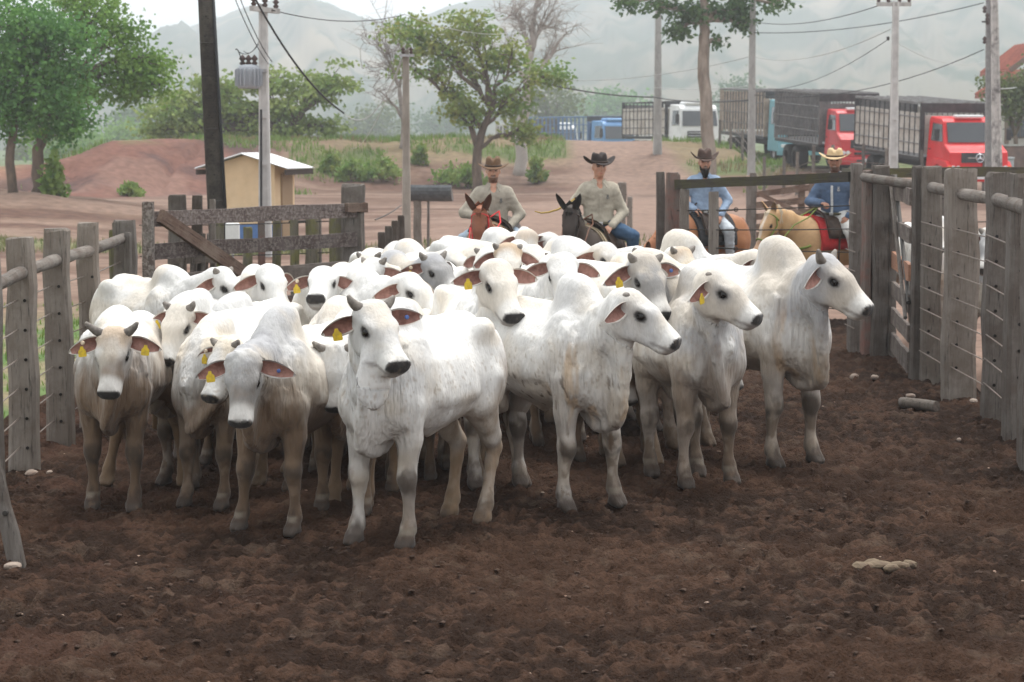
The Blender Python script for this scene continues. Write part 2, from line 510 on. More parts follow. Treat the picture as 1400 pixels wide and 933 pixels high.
# pen floor: churned, trampled dark soil with real clods
xs = np.arange(-4.75, 4.95, .024); ys = np.concatenate([np.arange(6.5, 8, .06), np.arange(8, 15.5, .024), np.arange(15.5, 22, .042), np.arange(22, 31, .09)])
X, Y, Q = _grid(xs, ys)
b = fbm(X * .8, Y * .8, 3, 3) - .5
c1 = fbm(X * 4.2 + 3, Y * 4.2, 1, 4)
c2 = fbm(X * 15, Y * 15 + 4, 2, 3)
c3 = vnoise(X * 27, Y * 27, 5)
rid = 1 - np.abs(2 * c1 - 1)
c4 = vnoise(X * 24 + 5, Y * 24, 9)
Z = b * .025 + (rid - .7) * .006 + (c1 - .5) * .008 + (c2 - .5) * .070 + (c3 - .5) * .035 + (np.abs(c4 - .5) - .25) * .05
hoof = vnoise(X * 7.5 + 30, Y * 6.0, 8)
Z -= sstep(.74, .86, hoof) * .04
def clods(X, Y, s, seed):
    # rounded clods with crevices between them (nearest-point cells)
    u, v = X * s, Y * s; iu, iv = np.floor(u).astype(np.int64), np.floor(v).astype(np.int64); best = np.full(u.shape, 9.0, np.float32); hh = np.zeros(u.shape, np.float32)
    for a in (-1, 0, 1):
        for b_ in (-1, 0, 1):
            cu, cv = iu + a, iv + b_; k = np.full_like(cu, seed); ju, jv, h_ = _hash(cu, cv, k), _hash(cu, cv, k + 7), _hash(cu, cv, k + 13)
            d = (u - cu - ju) ** 2 + (v - cv - jv) ** 2; m_ = d < best; best = np.where(m_, d, best); hh = np.where(m_, h_, hh)
    return np.sqrt(np.clip(1 - best * 1.3, 0, 1)) * (.25 + .75 * hh)
k1, k2 = clods(X, Y, 8.0, 3), clods(X, Y, 15.0, 5)
Z += (k1 - .5) * .014 * sstep(.35, .6, fbm(X * 1.1 + 20, Y * 1.1, 0, 3) + .08) + (k2 - .5) * .042
en = (fbm(X * .9 + 5, Y * .9, 0, 3) - .5) * 1.1
edge = sstep(-4.75, -4.1, X + en * .35) * sstep(4.95, 4.3, X + en * .35) * sstep(31, 29.6, Y + en) * sstep(6.5, 7.2, Y)
Z = Z * edge - (1 - edge) * .30
wet = fbm(X * .55 + 8, Y * .7, 0, 4)
C = np.repeat(np.array([[.043, .0236, .0152]], np.float32), len(X), 0)
C = cm(C, (.022, .0130, .0090), sstep(.42, .60, wet) * .85)
C = cm(C, (.071, .040, .0265), sstep(.52, .75, c2 + (c1 - .5) * .6) * .75)
C = cm(C, (.068, .036, .025), sstep(.58, .72, fbm(X * 1.6 + 40, Y * 1.6, 0, 4)) * sstep(-.5, -2.8, X) * .7)
C = cm(C, (.085, .058, .042), sstep(.66, .76, fbm(X * 6 + 70, Y * 6, 0, 3)) * .5)
me = np_mesh('pen_floor', np.stack([X, Y, Z], 1), Q)
set_col(me, C, 'soil')
m = mat('pen_soil', attr='soil', rough=.88, var=.30, scale=16, bump=1.0, bscale=62, spec=.06)
[x for x in m.node_tree.nodes if x.type == 'BUMP'][0].inputs['Distance'].default_value = .03
me.materials.append(m)
tag(link(bpy.data.objects.new('pen_floor', me)), kind='structure')
PEN = (xs, ys, Z.reshape(len(xs), len(ys)))
def pz(x, y):
    i = min(max(int((x - xs[0]) / .024), 0), len(xs) - 1); j = int(np.searchsorted(ys, y)); j = min(j, len(ys) - 1)
    return float(PEN[2][i, j])

# crumbs of soil and dung lying on the pen floor
def clod_stuff(name, n, seed, smin, smax, m, xr, yr, flat=.6):
    rg = np.random.default_rng(seed)
    px = rg.uniform(*xr, n); py = rg.uniform(yr[0] ** .5, yr[1] ** .5, n) ** 2
    base = np.array([(1, 0, 0), (-.5, .87, 0), (-.5, -.87, 0), (.6, .6, .7), (-.8, .1, .7), (.3, -.7, .75), (0, 0, 1.05)])
    fs = np.array([(0, 1, 3), (1, 4, 3), (1, 2, 4), (2, 5, 4), (2, 0, 5), (0, 3, 5), (3, 4, 6), (4, 5, 6), (5, 3, 6)])
    s = smin * (smax / smin) ** (rg.random(n) ** 2.2); a = rg.uniform(0, 2 * pi, n)
    V = base[None] * (1 + rg.uniform(-.3, .3, (n, 7, 3))) * s[:, None, None]
    V[:, :, 2] *= flat
    ca, sa = np.cos(a)[:, None], np.sin(a)[:, None]
    x = V[:, :, 0] * ca - V[:, :, 1] * sa + px[:, None]; y = V[:, :, 0] * sa + V[:, :, 1] * ca + py[:, None]
    zz = np.array([pz(u, v) for u, v in zip(px, py)])[:, None] + V[:, :, 2] - s[:, None] * .15
    F = (fs[None] + 7 * np.arange(n)[:, None, None]).reshape(-1, 3)
    me = np_mesh(name, np.stack([x, y, zz], -1).reshape(-1, 3), F, False)
    me.materials.append(m)
    return tag(link(bpy.data.objects.new(name, me)), kind='stuff')
M_CLOD = mat('clod', (.042, .025, .017), .95, color2=(.075, .046, .032), scale=3, var=.3, bump=.6, bscale=80)
o = clod_stuff('soil_crumbs', 12000, 3, .006, .024, M_CLOD, (-4.1, 4.3), (7.5, 24), .4)
tag(o, 'dark crumbs of trampled soil scattered over the pen floor', 'soil')
M_CHIP = mat('pale_chip', (.42, .34, .27), .9, color2=(.25, .15, .11), scale=5, var=.3)
o = clod_stuff('gravel', 170, 5, .007, .024, M_CHIP, (-4.1, 4.4), (9, 27), .5)
tag(o, 'small pale stone chips and dung bits on the pen floor', 'gravel')

# loose stones one can pick out
M_STONE = mat('stone', (.34, .28, .23), .9, color2=(.16, .11, .085), scale=6, var=.25, bump=.6, bscale=30)
def lump(name, loc, dims, m, seed, label, cat, group=None, rot=0.0):
    rg = np.random.default_rng(seed); bm = bmesh.new(); bmesh.ops.create_icosphere(bm, subdivisions=2, radius=.5)
    for v in bm.verts:
        p = np.array(v.co); k = 1 + .5 * (float(fbm(p[0] * 3 + seed, p[1] * 3, p[2] * 3, 2)) - .5); v.co = Vector((p[0] * dims[0] * k, p[1] * dims[1] * k, p[2] * dims[2] * k))
    me = bpy.data.meshes.new(name); bm.to_mesh(me); bm.free(); me.materials.append(m)
    o = link(bpy.data.objects.new(name, me)); o.location = loc; o.rotation_euler = (0, 0, rot)
    return tag(o, label, cat, group)
stones = [(44, 650, .12, .06), (68, 648, .07, .04), (18, 778, .11, .05), (75, 600, .10, .07), (1168, 517, .11, .07), (1196, 523, .09, .05), (1330, 552, .10, .06), (1245, 545, .10, .05),
          (1311, 603, .05, .035), (1231, 497, .06, .04)]
SL = ['widest pale stone lying at the foot of the left fence', 'small pale stone just behind the widest one at the left fence', 'flat pale stone at the base of the leaning stub post', 'pale stone half hidden behind the second left post'] + ['pale stone on the dark soil near the right timber fence'] * 6
for i, (px, py, w, h) in enumerate(stones):
    p = ground(px, py); zz = pz(p.x, p.y)
    left = px < 700
    lump('stone', (p.x, p.y, zz + h * .25), (w, w * .7, h), M_STONE, i, SL[i], 'stone',
         'stones by the left fence' if left else 'stones by the right fence', i * 1.7)
# dried dung cake
M_DUNG = mat('dung', (.19, .145, .095), .95, color2=(.09, .062, .042), scale=9, var=.3, bump=.9, bscale=30)
p = ground(1204, 778)
d = thing('dung_pat', 'dried pale tan dung pat broken up on the dark soil', 'dung', (p.x, p.y, pz(p.x, p.y)))
for i, (dx, dy, w) in enumerate([(-.10, 0, .14), (0, .04, .17), (.10, .02, .13), (.05, -.06, .10), (-.03, .09, .12), (.17, .06, .09)]):
    bm = bmesh.new(); bmesh.ops.create_icosphere(bm, subdivisions=2, radius=.5)
    for v in bm.verts:
        k = 1 + .6 * (float(fbm(v.co.x * 4 + i, v.co.y * 4, v.co.z * 4, 2)) - .5); v.co = Vector((v.co.x * w * k, v.co.y * w * .8 * k, v.co.z * .05 * k))
    me = bpy.data.meshes.new('piece'); bm.to_mesh(me); bm.free(); me.materials.append(M_DUNG)
    o = link(bpy.data.objects.new('piece', me), d); o.location = (dx, dy, .025)

# ------------------------------------------------------------------ hazy hills
def ridge(px):
    return np.interp(px, [-800, -200, 0, 120, 200, 260, 320, 370, 415, 450, 490, 530, 580, 620, 680, 760, 860, 1000, 1200, 1500, 2200],
                     [120, 110, 96, 86, 64, 44, 26, 16, 9, 14, 29, 33, 28, 18, 4, -18, -40, -62, -70, -60, -40])
us = np.linspace(-900, 2300, 340); ts = np.linspace(0, 1, 80)
U, T = np.meshgrid(us, ts, indexing='ij')
Yd = 480 + 1420 * T
n = fbm(U * .006, T * 3.5, 1, 5) - .5; nn = fbm(U * .03, T * 9, 2, 4) - .5
prof = sstep(-.15, 1.0, T) * .86 + .14 * T
zr = 2.4 + (185 - (ridge(U) + 7 * nn)) / FPX * 1900
Zh = (zr + 4) * prof ** 1.25 - 4 + n * 34 * np.sin(pi * np.clip(T, 0, 1)) + nn * 13 * np.sin(pi * T)
spur = 1 - np.abs(2 * fbm(U * .010 + T * 2.2, T * .8, 4, 4) - 1)
Zh = Zh + (spur - .75) * 32 * np.sin(pi * np.clip(T * 1.02, 0, 1)) ** .8
Xh = (U - 700) / FPX * Yd
V = np.stack([Xh, Yd, Zh], -1).reshape(-1, 3)
# far side of the ridge
i = np.arange(U.size).reshape(U.shape); Q = np.stack([i[:-1, :-1], i[1:, :-1], i[1:, 1:], i[:-1, 1:]], -1).reshape(-1, 4)
k0 = len(V); back = np.stack([Xh[:, -1] * 1.2, np.full(len(us), 2150.), np.full(len(us), -5.)], 1)
V = np.concatenate([V, back]); j = np.arange(len(us))
Q = np.concatenate([Q, np.stack([i[:-1, -1], i[1:, -1], k0 + j[1:], k0 + j[:-1]], 1)])
me = np_mesh('hills', V, Q)
C = np.repeat(np.array([[.115, .10, .075]], np.float32), len(V), 0)
w = fbm(V[:, 0] * .010, V[:, 1] * .006, 0, 5)
C = cm(C, (.045, .055, .04), sstep(.45, .56, w)); C = cm(C, (.19, .15, .105), sstep(.60, .68, fbm(V[:, 0] * .012 + 4, V[:, 1] * .006, 0, 4))); C = cm(C, (.025, .04, .025), sstep(.60, .68, vnoise(V[:, 0] * .09, V[:, 1] * .045, 3)))
set_col(me, C, 'soil'); me.materials.append(M_SOIL)
tag(link(bpy.data.objects.new('hills', me)), kind='structure')
# ------------------------------------------------------------------ trees
M_BARK = mat('bark', (.16, .115, .085), .95, color2=(.07, .052, .040), scale=3, var=.3, bump=1, bscale=14, stretch=(1, 1, .35))
M_BARKPALE = mat('bark_pale', (.34, .285, .235), .95, color2=(.17, .13, .10), scale=2, var=.25, bump=1, bscale=10, stretch=(1, 1, .35))
M_DEADWOOD = mat('dead_wood', (.30, .26, .235), .95, color2=(.20, .17, .15), scale=3, var=.2)
def leaf_mat(name, c1, c2):
    if name in MATS: return MATS[name]
    m = mat(name, c1, .6, color2=c2, scale=.9, var=.35, spec=.25, fac=(.38, .62))
    b = m.node_tree.nodes['Principled BSDF']; n = m.node_tree
    t = n.nodes.new('ShaderNodeBsdfTranslucent'); mx = n.nodes.new('ShaderNodeMixShader'); mx.inputs[0].default_value = .32
    src = b.inputs['Base Color'].links[0].from_socket
    n.links.new(src, t.inputs['Color']); out = n.nodes['Material Output']
    n.links.new(b.outputs[0], mx.inputs[1]); n.links.new(t.outputs[0], mx.inputs[2]); n.links.new(mx.outputs[0], out.inputs[0])
    return m
def leaves_mesh(name, pts, size, rg, droop=.3):
    n = len(pts)
    a = rg.uniform(0, 2 * pi, n); el = rg.normal(-droop, .55, n)
    d = np.stack([np.cos(a) * np.cos(el), np.sin(a) * np.cos(el), np.sin(el)], 1)
    r = rg.normal(size=(n, 3)); r[:, 2] *= .6; s = np.cross(d, r); s /= np.linalg.norm(s, axis=1, keepdims=True) + 1e-6
    L = size * rg.uniform(.6, 1.3, n)[:, None]; W = L * .30
    p = np.asarray(pts)
    V = np.stack([p, p + d * L * .45 + s * W, p + d * L, p + d * L * .45 - s * W], 1).reshape(-1, 3)
    return np_mesh(name, V, np.arange(4 * n).reshape(-1, 4), False)
def tree(name, label, base, forks, lobes, lmat, leaf=.16, per=40, clump=.45, tr=.22, bark=None, seed=1, group=None, twigs=True, lean=None, bare=False, flat=.7):
    """forks: points up the trunk; lobes: (centre, radii, number of leaf clumps, fork index)"""
    rg = np.random.default_rng(seed); base = Vector(base); bark = bark or M_BARK
    t = thing(name, label, 'tree', base, 0, group)
    mb = MB()
    tp = [Vector((0, 0, -.15))] + [Vector(f) - base for f in forks]
    # root flare + trunk, subdivided with small wobble
    pts, rs = [], []
    for i in range(len(tp) - 1):
        for k in range(4):
            u = k / 4; p = tp[i].lerp(tp[i + 1], u) + Vector((rg.normal(0, tr * .12), rg.normal(0, tr * .12), 0)); g = (i + u) / (len(tp) - 1)
            pts.append(p); rs.append(tr * (1 - .42 * g) * (1.45 if not pts[:-1] else 1))
    pts.append(tp[-1]); rs.append(tr * .55)
    mb.tube(pts, rs, 10)
    P = []
    for (c, r, nc, fi) in lobes:
        c = Vector(c) - base; f = tp[fi + 1]
        def limb(a, b, r0, r1, n=6, wob=.10):
            ps = []
            for k in range(n + 1):
                u = k / n; q = a.lerp(b, u); q.z += sin(pi * u) * (b - a).length * .05
                j = (b - a).length * wob * sin(pi * u) * .6
                ps.append(q + Vector((rg.normal(0, j * .5), rg.normal(0, j * .5), rg.normal(0, j * .5))))
            mb.tube(ps, [r0 + (r1 - r0) * k / n for k in range(n + 1)], 7 if r0 > .05 else 5)
            return ps
        main = limb(f, c, tr * .46, tr * .20)
        for k in range(nc):
            while True:
                v = rg.uniform(-1, 1, 3)
                if .25 < np.linalg.norm(v) <= 1: break
            q = c + Vector((v[0] * r[0], v[1] * r[1], v[2] * r[2]))
            st = main[int(rg.integers(2, len(main)))]
            tw = limb(st, q, tr * .15, .012, 4, .16)
            if bare:
                for _ in range(5):
                    s0 = tw[int(rg.integers(1, len(tw)))]; e = s0 + Vector(((rg.normal()) * .6, rg.normal() * .6, abs(rg.normal()) * .6)) * clump
                    tt = limb(s0, e, .018, .006, 3, .2)
                    for _ in range(3):
                        e2 = tt[2] + Vector((rg.normal() * .4, rg.normal() * .4, rg.normal() * .35)) * clump
                        mb.tube([tt[int(rg.integers(1, 3))], e2], [.010, .004], 4)
            else:
                m = int(per * rg.uniform(.6, 1.4))
                pt = rg.normal(0, 1, (m, 3)) * np.array([clump, clump, clump * flat]) * .6 + np.array(q)
                P.append(pt)
    mb.build('trunk', bark, t, True)
    if P:
        P = np.concatenate(P)
        me = leaves_mesh('crown', P, leaf, rg); me.materials.append(lmat); link(bpy.data.objects.new('crown', me), t)
    return t
L_DEEP = leaf_mat('leaf_deep', (.066, .175, .046), (.135, .285, .062))
L_FRESH = leaf_mat('leaf_fresh', (.105, .225, .040), (.19, .31, .06))
L_OLIVE = leaf_mat('leaf_olive', (.075, .110, .035), (.14, .165, .050))
L_YELLOW = leaf_mat('leaf_yellowing', (.125, .24, .055), (.28, .30, .075))
L_DARK = leaf_mat('leaf_dark', (.048, .105, .040), (.085, .15, .045))
def gz(px, py, Y):          # base of a thing standing on the terrain below pixel column px at depth Y
    p = at(px, py, Y); return Vector((p.x, Y, tz(p.x, Y)))
def lobe(px, py, Y, rx, ry, n, fi=0, dy=None):
    """crown lobe centred at a pixel at depth Y; rx, ry in pixels at that depth"""
    p = at(px, py, Y); s = Y / FPX; return (p, (rx * s, (dy or rx * .8) * s, ry * s), n, fi)

# dense deep-green tree on the spoil heap, dark slim trunk
Y = 66
tree('broadleaf_tree', 'dense deep green tree with a slim dark trunk on the earth heap', gz(18, 275, Y), [at(14, 205, Y), at(22, 165, Y), at(38, 95, Y)],
     [lobe(30, 40, Y, 62, 46, 26, 2), lobe(45, 115, Y, 52, 34, 22, 1), lobe(88, 160, Y, 34, 24, 14, 1), lobe(10, 150, Y, 36, 34, 14, 1), lobe(85, 70, Y, 34, 38, 14, 2), lobe(0, 90, Y, 40, 40, 14, 1)], L_DEEP, .165, 120, .60, .15, seed=3)
Y = 70
tree('broadleaf_tree', 'fresh green tree with a stout forked brown trunk and a spreading side limb', gz(52, 272, Y), [at(53, 205, Y), at(62, 170, Y), at(96, 100, Y)],
     [lobe(130, 20, Y, 52, 40, 24, 2), lobe(172, 50, Y, 22, 20, 8, 2), lobe(118, 110, Y, 18, 32, 9, 2), lobe(182, 92, Y, 30, 24, 14, 2), lobe(205, 85, Y, 28, 12, 8, 2), lobe(172, 122, Y, 28, 14, 10, 2), lobe(218, 116, Y, 15, 9, 4, 2), lobe(100, 150, Y, 18, 26, 6, 1), lobe(70, 175, Y, 40, 16, 8, 0)], L_FRESH, .155, 100, .48, .20, seed=4)
# wide spreading acacia behind the pump house
Y = 112
tree('spreading_tree', 'wide flat-topped olive tree with dark twisting limbs behind the pump house', gz(402, 215, Y), [at(404, 200, Y), at(392, 188, Y)],
     [lobe(250, 150, Y, 50, 26, 20, 1), lobe(300, 125, Y, 40, 20, 14, 1), lobe(290, 165, Y, 60, 20, 20, 1), lobe(360, 110, Y, 40, 18, 12, 1), lobe(380, 160, Y, 50, 24, 20, 1), lobe(425, 130, Y, 40, 26, 16, 1), lobe(462, 105, Y, 22, 22, 7, 1), lobe(440, 170, Y, 30, 14, 8, 1), lobe(225, 178, Y, 26, 12, 8, 1), lobe(330, 150, Y, 40, 20, 12, 1), lobe(395, 185, Y, 40, 10, 8, 1)], leaf_mat('leaf_spreading', (.15, .24, .06), (.28, .34, .09)), .27, 70, .66, .36, seed=6, flat=.45)
# tree behind the first rider: several stems, yellowing sparse crown
Y = 96
tree('broadleaf_tree', 'sparse yellowing tree with several dark stems on the grassy bank', gz(655, 240, Y), [at(652, 205, Y), at(660, 178, Y), at(672, 150, Y)],
     [lobe(560, 35, Y, 46, 20, 12, 2), lobe(610, 65, Y, 40, 22, 13, 2), lobe(585, 95, Y, 36, 12, 6, 1), lobe(650, 40, Y, 44, 22, 13, 2), lobe(700, 75, Y, 30, 24, 10, 2), lobe(745, 105, Y, 36, 12, 9, 2), lobe(640, 145, Y, 30, 20, 15, 0), lobe(615, 130, Y, 14, 18, 5, 0), lobe(700, 135, Y, 28, 18, 9, 1), lobe(715, 175, Y, 18, 14, 7, 0), lobe(660, 95, Y, 36, 18, 8, 2), lobe(545, 85, Y, 14, 20, 4, 1)], L_YELLOW, .22, 64, .52, .22, seed=8)
Y = 104
tree('bare_tree', 'leafless tree with a pale cracked trunk beside the yellowing tree', gz(713, 237, Y), [at(712, 190, Y), at(722, 120, Y), at(726, 70, Y)],
     [lobe(705, 20, Y, 36, 30, 12, 2), lobe(745, 30, Y, 34, 34, 14, 2), lobe(735, -10, Y, 30, 20, 8, 2), lobe(770, 50, Y, 20, 24, 6, 1), lobe(690, 60, Y, 20, 20, 5, 1)], None, per=0, clump=1.0, tr=.30, bark=mat('dead_wood_pale', (.40, .36, .33), .95, var=.2), seed=9, bare=True)
Y = 108
tree('bare_tree', 'thin leafless grey tree behind the slender power pole', gz(552, 200, Y), [at(552, 165, Y), at(546, 120, Y)],
     [lobe(530, 90, Y, 36, 26, 9, 1), lobe(515, 55, Y, 24, 34, 8, 1), lobe(560, 60, Y, 24, 34, 6, 1), lobe(520, 125, Y, 30, 12, 4, 0)], None, per=0, clump=1.0, tr=.17, bark=M_DEADWOOD, seed=10, bare=True)
# tall bare-stemmed tree, crown cut by the frame
Y = 92
tree('tall_tree', 'tall tree with a long pale bare trunk and dark drooping foliage by the dirt road', gz(971, 236, Y), [at(966, 150, Y), at(962, 60, Y), at(964, 28, Y), at(960, -20, Y)],
     [lobe(905, 10, Y, 30, 12, 8, 2), lobe(950, 15, Y, 26, 14, 10, 2), lobe(930, 38, Y, 18, 10, 6, 2), lobe(1000, 12, Y, 28, 18, 12, 2), lobe(1020, 32, Y, 16, 10, 5, 2), lobe(865, 4, Y, 24, 8, 4, 3), lobe(1055, 5, Y, 30, 10, 4, 3), lobe(985, 55, Y, 8, 8, 2, 1), lobe(960, -40, Y, 90, 30, 26, 3)], L_DARK, .24, 42, .42, .29, bark=M_BARKPALE, seed=12)
# crown of a small tree beside the house on the right
Y = 104
tree('garden_tree', 'rounded light green tree in front of the red-roofed house', gz(1388, 220, Y), [at(1388, 185, Y)],
     [lobe(1375, 130, Y, 30, 26, 14, 0), lobe(1410, 120, Y, 34, 30, 16, 0), lobe(1365, 105, Y, 14, 12, 4, 0), lobe(1395, 155, Y, 28, 12, 8, 0)], L_OLIVE, .24, 46, .5, .16, seed=13)
# mid-distance trees fading into the haze: (crown centre px, py), depth, rx, ry, leaf, label
mids = [(110, 205, 150, 58, 22, L_FRESH, 'low light green tree in the hollow behind the red mound'), (170, 190, 165, 40, 20, L_FRESH, 'light green tree in the hollow beside the spreading tree'),
        (60, 200, 175, 40, 20, L_OLIVE, 'hazy tree behind the two trunks on the earth heap'), (190, 165, 230, 40, 22, L_DARK, 'dull blue-green tree far behind the red mound'),
        (745, 140, 170, 48, 34, L_OLIVE, 'grey-green leafy tree standing behind the white-bodied truck'), (842, 148, 260, 34, 22, L_DEEP, 'round teal tree fading in the haze above the blue truck'),
        (1008, 138, 270, 26, 26, L_DARK, 'hazy round tree behind the concrete pole by the cattle trucks'), (505, 170, 240, 42, 22, L_OLIVE, 'faint hazy tree behind the spreading tree'),
        (610, 165, 300, 40, 16, L_DARK, 'faint tree line clump behind the yellowing tree'), (790, 150, 330, 30, 24, L_DARK, 'very faint tree at the foot of the hill'),
        (245, 186, 130, 36, 10, L_OLIVE, 'low olive bush line under the left limbs of the spreading tree'), (335, 186, 132, 34, 10, L_OLIVE, 'low olive bush line behind the dark wooden pole')]
for i, (px, py, Y, rx, ry, lm, lab) in enumerate(mids):
    Y *= 1.75 if Y > 140 else 1.0
    b = gz(px, py, Y); top = at(px, py, Y)
    tree('distant_tree', lab, b, [Vector((b.x, b.y, b.z + max(.8, (top.z - b.z) * .5)))], [lobe(px - rx * .4, py + 4, Y, rx * .7, ry * .8, 12, 0), lobe(px + rx * .4, py, Y, rx * .7, ry, 12, 0), lobe(px, py - ry * .3, Y, rx * .6, ry * .8, 9, 0), lobe(px, py + ry * .9, Y, rx, ry * .6, 10, 0)],
         lm, .34 * Y / 160, 44, .9 * Y / 160, .22 * Y / 160, seed=20 + i, group='trees fading into the haze')

# shrubs and tufts on the bank
L_GRASS = leaf_mat('grass_blade', (.10, .15, .045), (.17, .16, .07))
L_GRASSG = leaf_mat('grass_green', (.10, .19, .035), (.17, .24, .05))
L_STRAW = leaf_mat('grass_straw', (.25, .19, .095), (.17, .135, .07))
def blades(name, P, size, m, seed, label, cat, kind='stuff', parent=None, spread=.45):
    rg = np.random.default_rng(seed); n = len(P); a = rg.uniform(0, 2 * pi, n); t = np.abs(rg.normal(0, spread, n))
    d = np.stack([np.cos(a) * np.sin(t), np.sin(a) * np.sin(t), np.cos(t)], 1); s = np.stack([-np.sin(a), np.cos(a), 0 * a], 1)
    L = (size * rg.uniform(.5, 1.3, n))[:, None]; W = L * .06 + .004
    P = np.asarray(P)
    V = np.stack([P - s * W, P + s * W, P + d * L * .6 + s * W * .8 , P + d * L + np.array([0, 0, -.1]) * L], 1).reshape(-1, 3)
    me = np_mesh(name, V, np.arange(4 * n).reshape(-1, 4), False); me.materials.append(m)
    o = link(bpy.data.objects.new(name, me), parent)
    return tag(o, label, cat, None, kind) if kind else o
rg = np.random.default_rng(77)
n = 44000
gx = rg.uniform(-19, 13, n); gy = rg.uniform(84, 122, n)
ft = np.interp(gx, [-60, -30, -22, -16, -8, 0, 6, 12, 20, 40], [86, 84, 82, 84, 96, 98, 98, 92, 86, 90]); cr = np.interp(gx, [-60, -30, -22, -16, -8, 0, 6, 12, 20, 40], [110, 108, 94, 98, 112, 114, 113, 112, 108, 112])
keep = ((gy - ft) / (cr - ft) + (fbm(gx * .25, gy * .25, 0, 4) - .5) * 3.4 > np.where(gx < -10, .95, np.where(gx < 3, .38, .62))) & (road_mask(gx, gy) < .25)
gx, gy = gx[keep], gy[keep]; gzv = terrain(gx, gy); P = np.stack([gx, gy, gzv], 1)
gr = fbm(gx * .3 + 4, gy * .3, 0, 3) > .44
blades('bank_grass', P[gr], .32, L_GRASSG, 1, 'rough mixed grass growing over the top of the dirt bank', 'grass')
blades('dry_grass', P[~gr], .26, L_STRAW, 2, 'dry straw-coloured grass on the dirt bank', 'grass')
# verge beside the left fence
n = 9000; gx = rg.uniform(-9, -4.0, n); gy = rg.uniform(14, 32, n)
keep = fbm(gx * 1.3 + 9, gy * 1.3, 0, 4) + rg.normal(0, .04, n) > .50
gx, gy = gx[keep], gy[keep]
blades('verge_grass', np.stack([gx, gy, terrain(gx, gy)], 1), .09, L_GRASSG, 3, 'short green grass patches outside the left pen fence', 'grass')
n = 5000; gx = rg.uniform(-12, 4, n); gy = rg.uniform(47, 54, n)
keep = fbm(gx * .5 + 9, gy * .5, 0, 4) > .5
gx, gy = gx[keep], gy[keep]
blades('track_grass', np.stack([gx, gy, terrain(gx, gy)], 1), .14, L_GRASS, 4, 'thin strip of low grass along the yard track', 'grass')
def shrub(px, py, Y, w, h, m, label, seed):
    b = gz(px, py, Y); t = thing('shrub', label, 'shrub', b, 0, 'shrubs on the bank'); rg = np.random.default_rng(seed)
    k = 12; P = []; mb = MB()
    for i in range(k):
        a = rg.uniform(0, 2 * pi); r = w * .5 * rg.random() ** .5; r *= rg.uniform(.7, 1.5); c = Vector((cos(a) * r, sin(a) * r, h * rg.uniform(.25, 1.15) * max(.25, 1 - .55 * (2 * r / w) ** 2)))
        mb.tube([(0, 0, -.1), c * .5 + Vector((0, 0, .1)), c], [.02, .014, .006], 5)
        P.append(rg.normal(0, 1, (int(rg.integers(20, 60)), 3)) * np.array([w * .11, w * .11, h * .13]) + np.array(c))
    mb.build('stem', M_BARK, t)
    me = leaves_mesh('foliage', np.concatenate(P), .24, rg, -.5); me.materials.append(m); link(bpy.data.objects.new('foliage', me), t)
for i, (px, py, Y, w, h, lab) in enumerate([(73, 275, 66, .55, 1.1, 'small upright bright green shrub beside the forked trunk'), (520, 232, 101, 1.5, 1.0, 'bright green bushy shrub on the bank left of the slender pole'),
        (478, 234, 100, 1.0, .8, 'small bright shrub on the bank near the pump house'), (452, 230, 101, .7, .8, 'yellow-green tuft of a shrub behind the pump house roof'), (575, 220, 104, .6, .8, 'yellow-green shrub on the bank beside the slender pole'), (615, 228, 101, 1.9, .9, 'low spreading green shrub by the stems of the yellowing tree'),
        (640, 232, 100, 1.3, .9, 'green shrub at the foot of the yellowing tree'), (175, 216, 88, .7, .4, 'pale green shrub clinging to the red mound'), (735, 225, 102, .8, 1.0, 'straw-yellow shrub by the pale cracked trunk')]):
    shrub(px, py, Y, w, h, L_YELLOW if 'yellow' in lab and 'tree' not in lab else leaf_mat('leaf_shrub', (.13, .24, .05), (.24, .30, .08)), lab, 50 + i)
b = gz(903, 330, 36)
rg = np.random.default_rng(5); P = np.stack([rg.normal(b.x, .25, 420), rg.normal(b.y, .25, 420), np.full(420, b.z)], 1)
blades('straw_tuft', P, .34, L_STRAW, 6, 'clump of dry orange grass beside the reddish gate post', 'grass tuft', kind=None)
tag(bpy.data.objects['straw_tuft'], 'clump of dry orange grass beside the reddish gate post', 'grass')
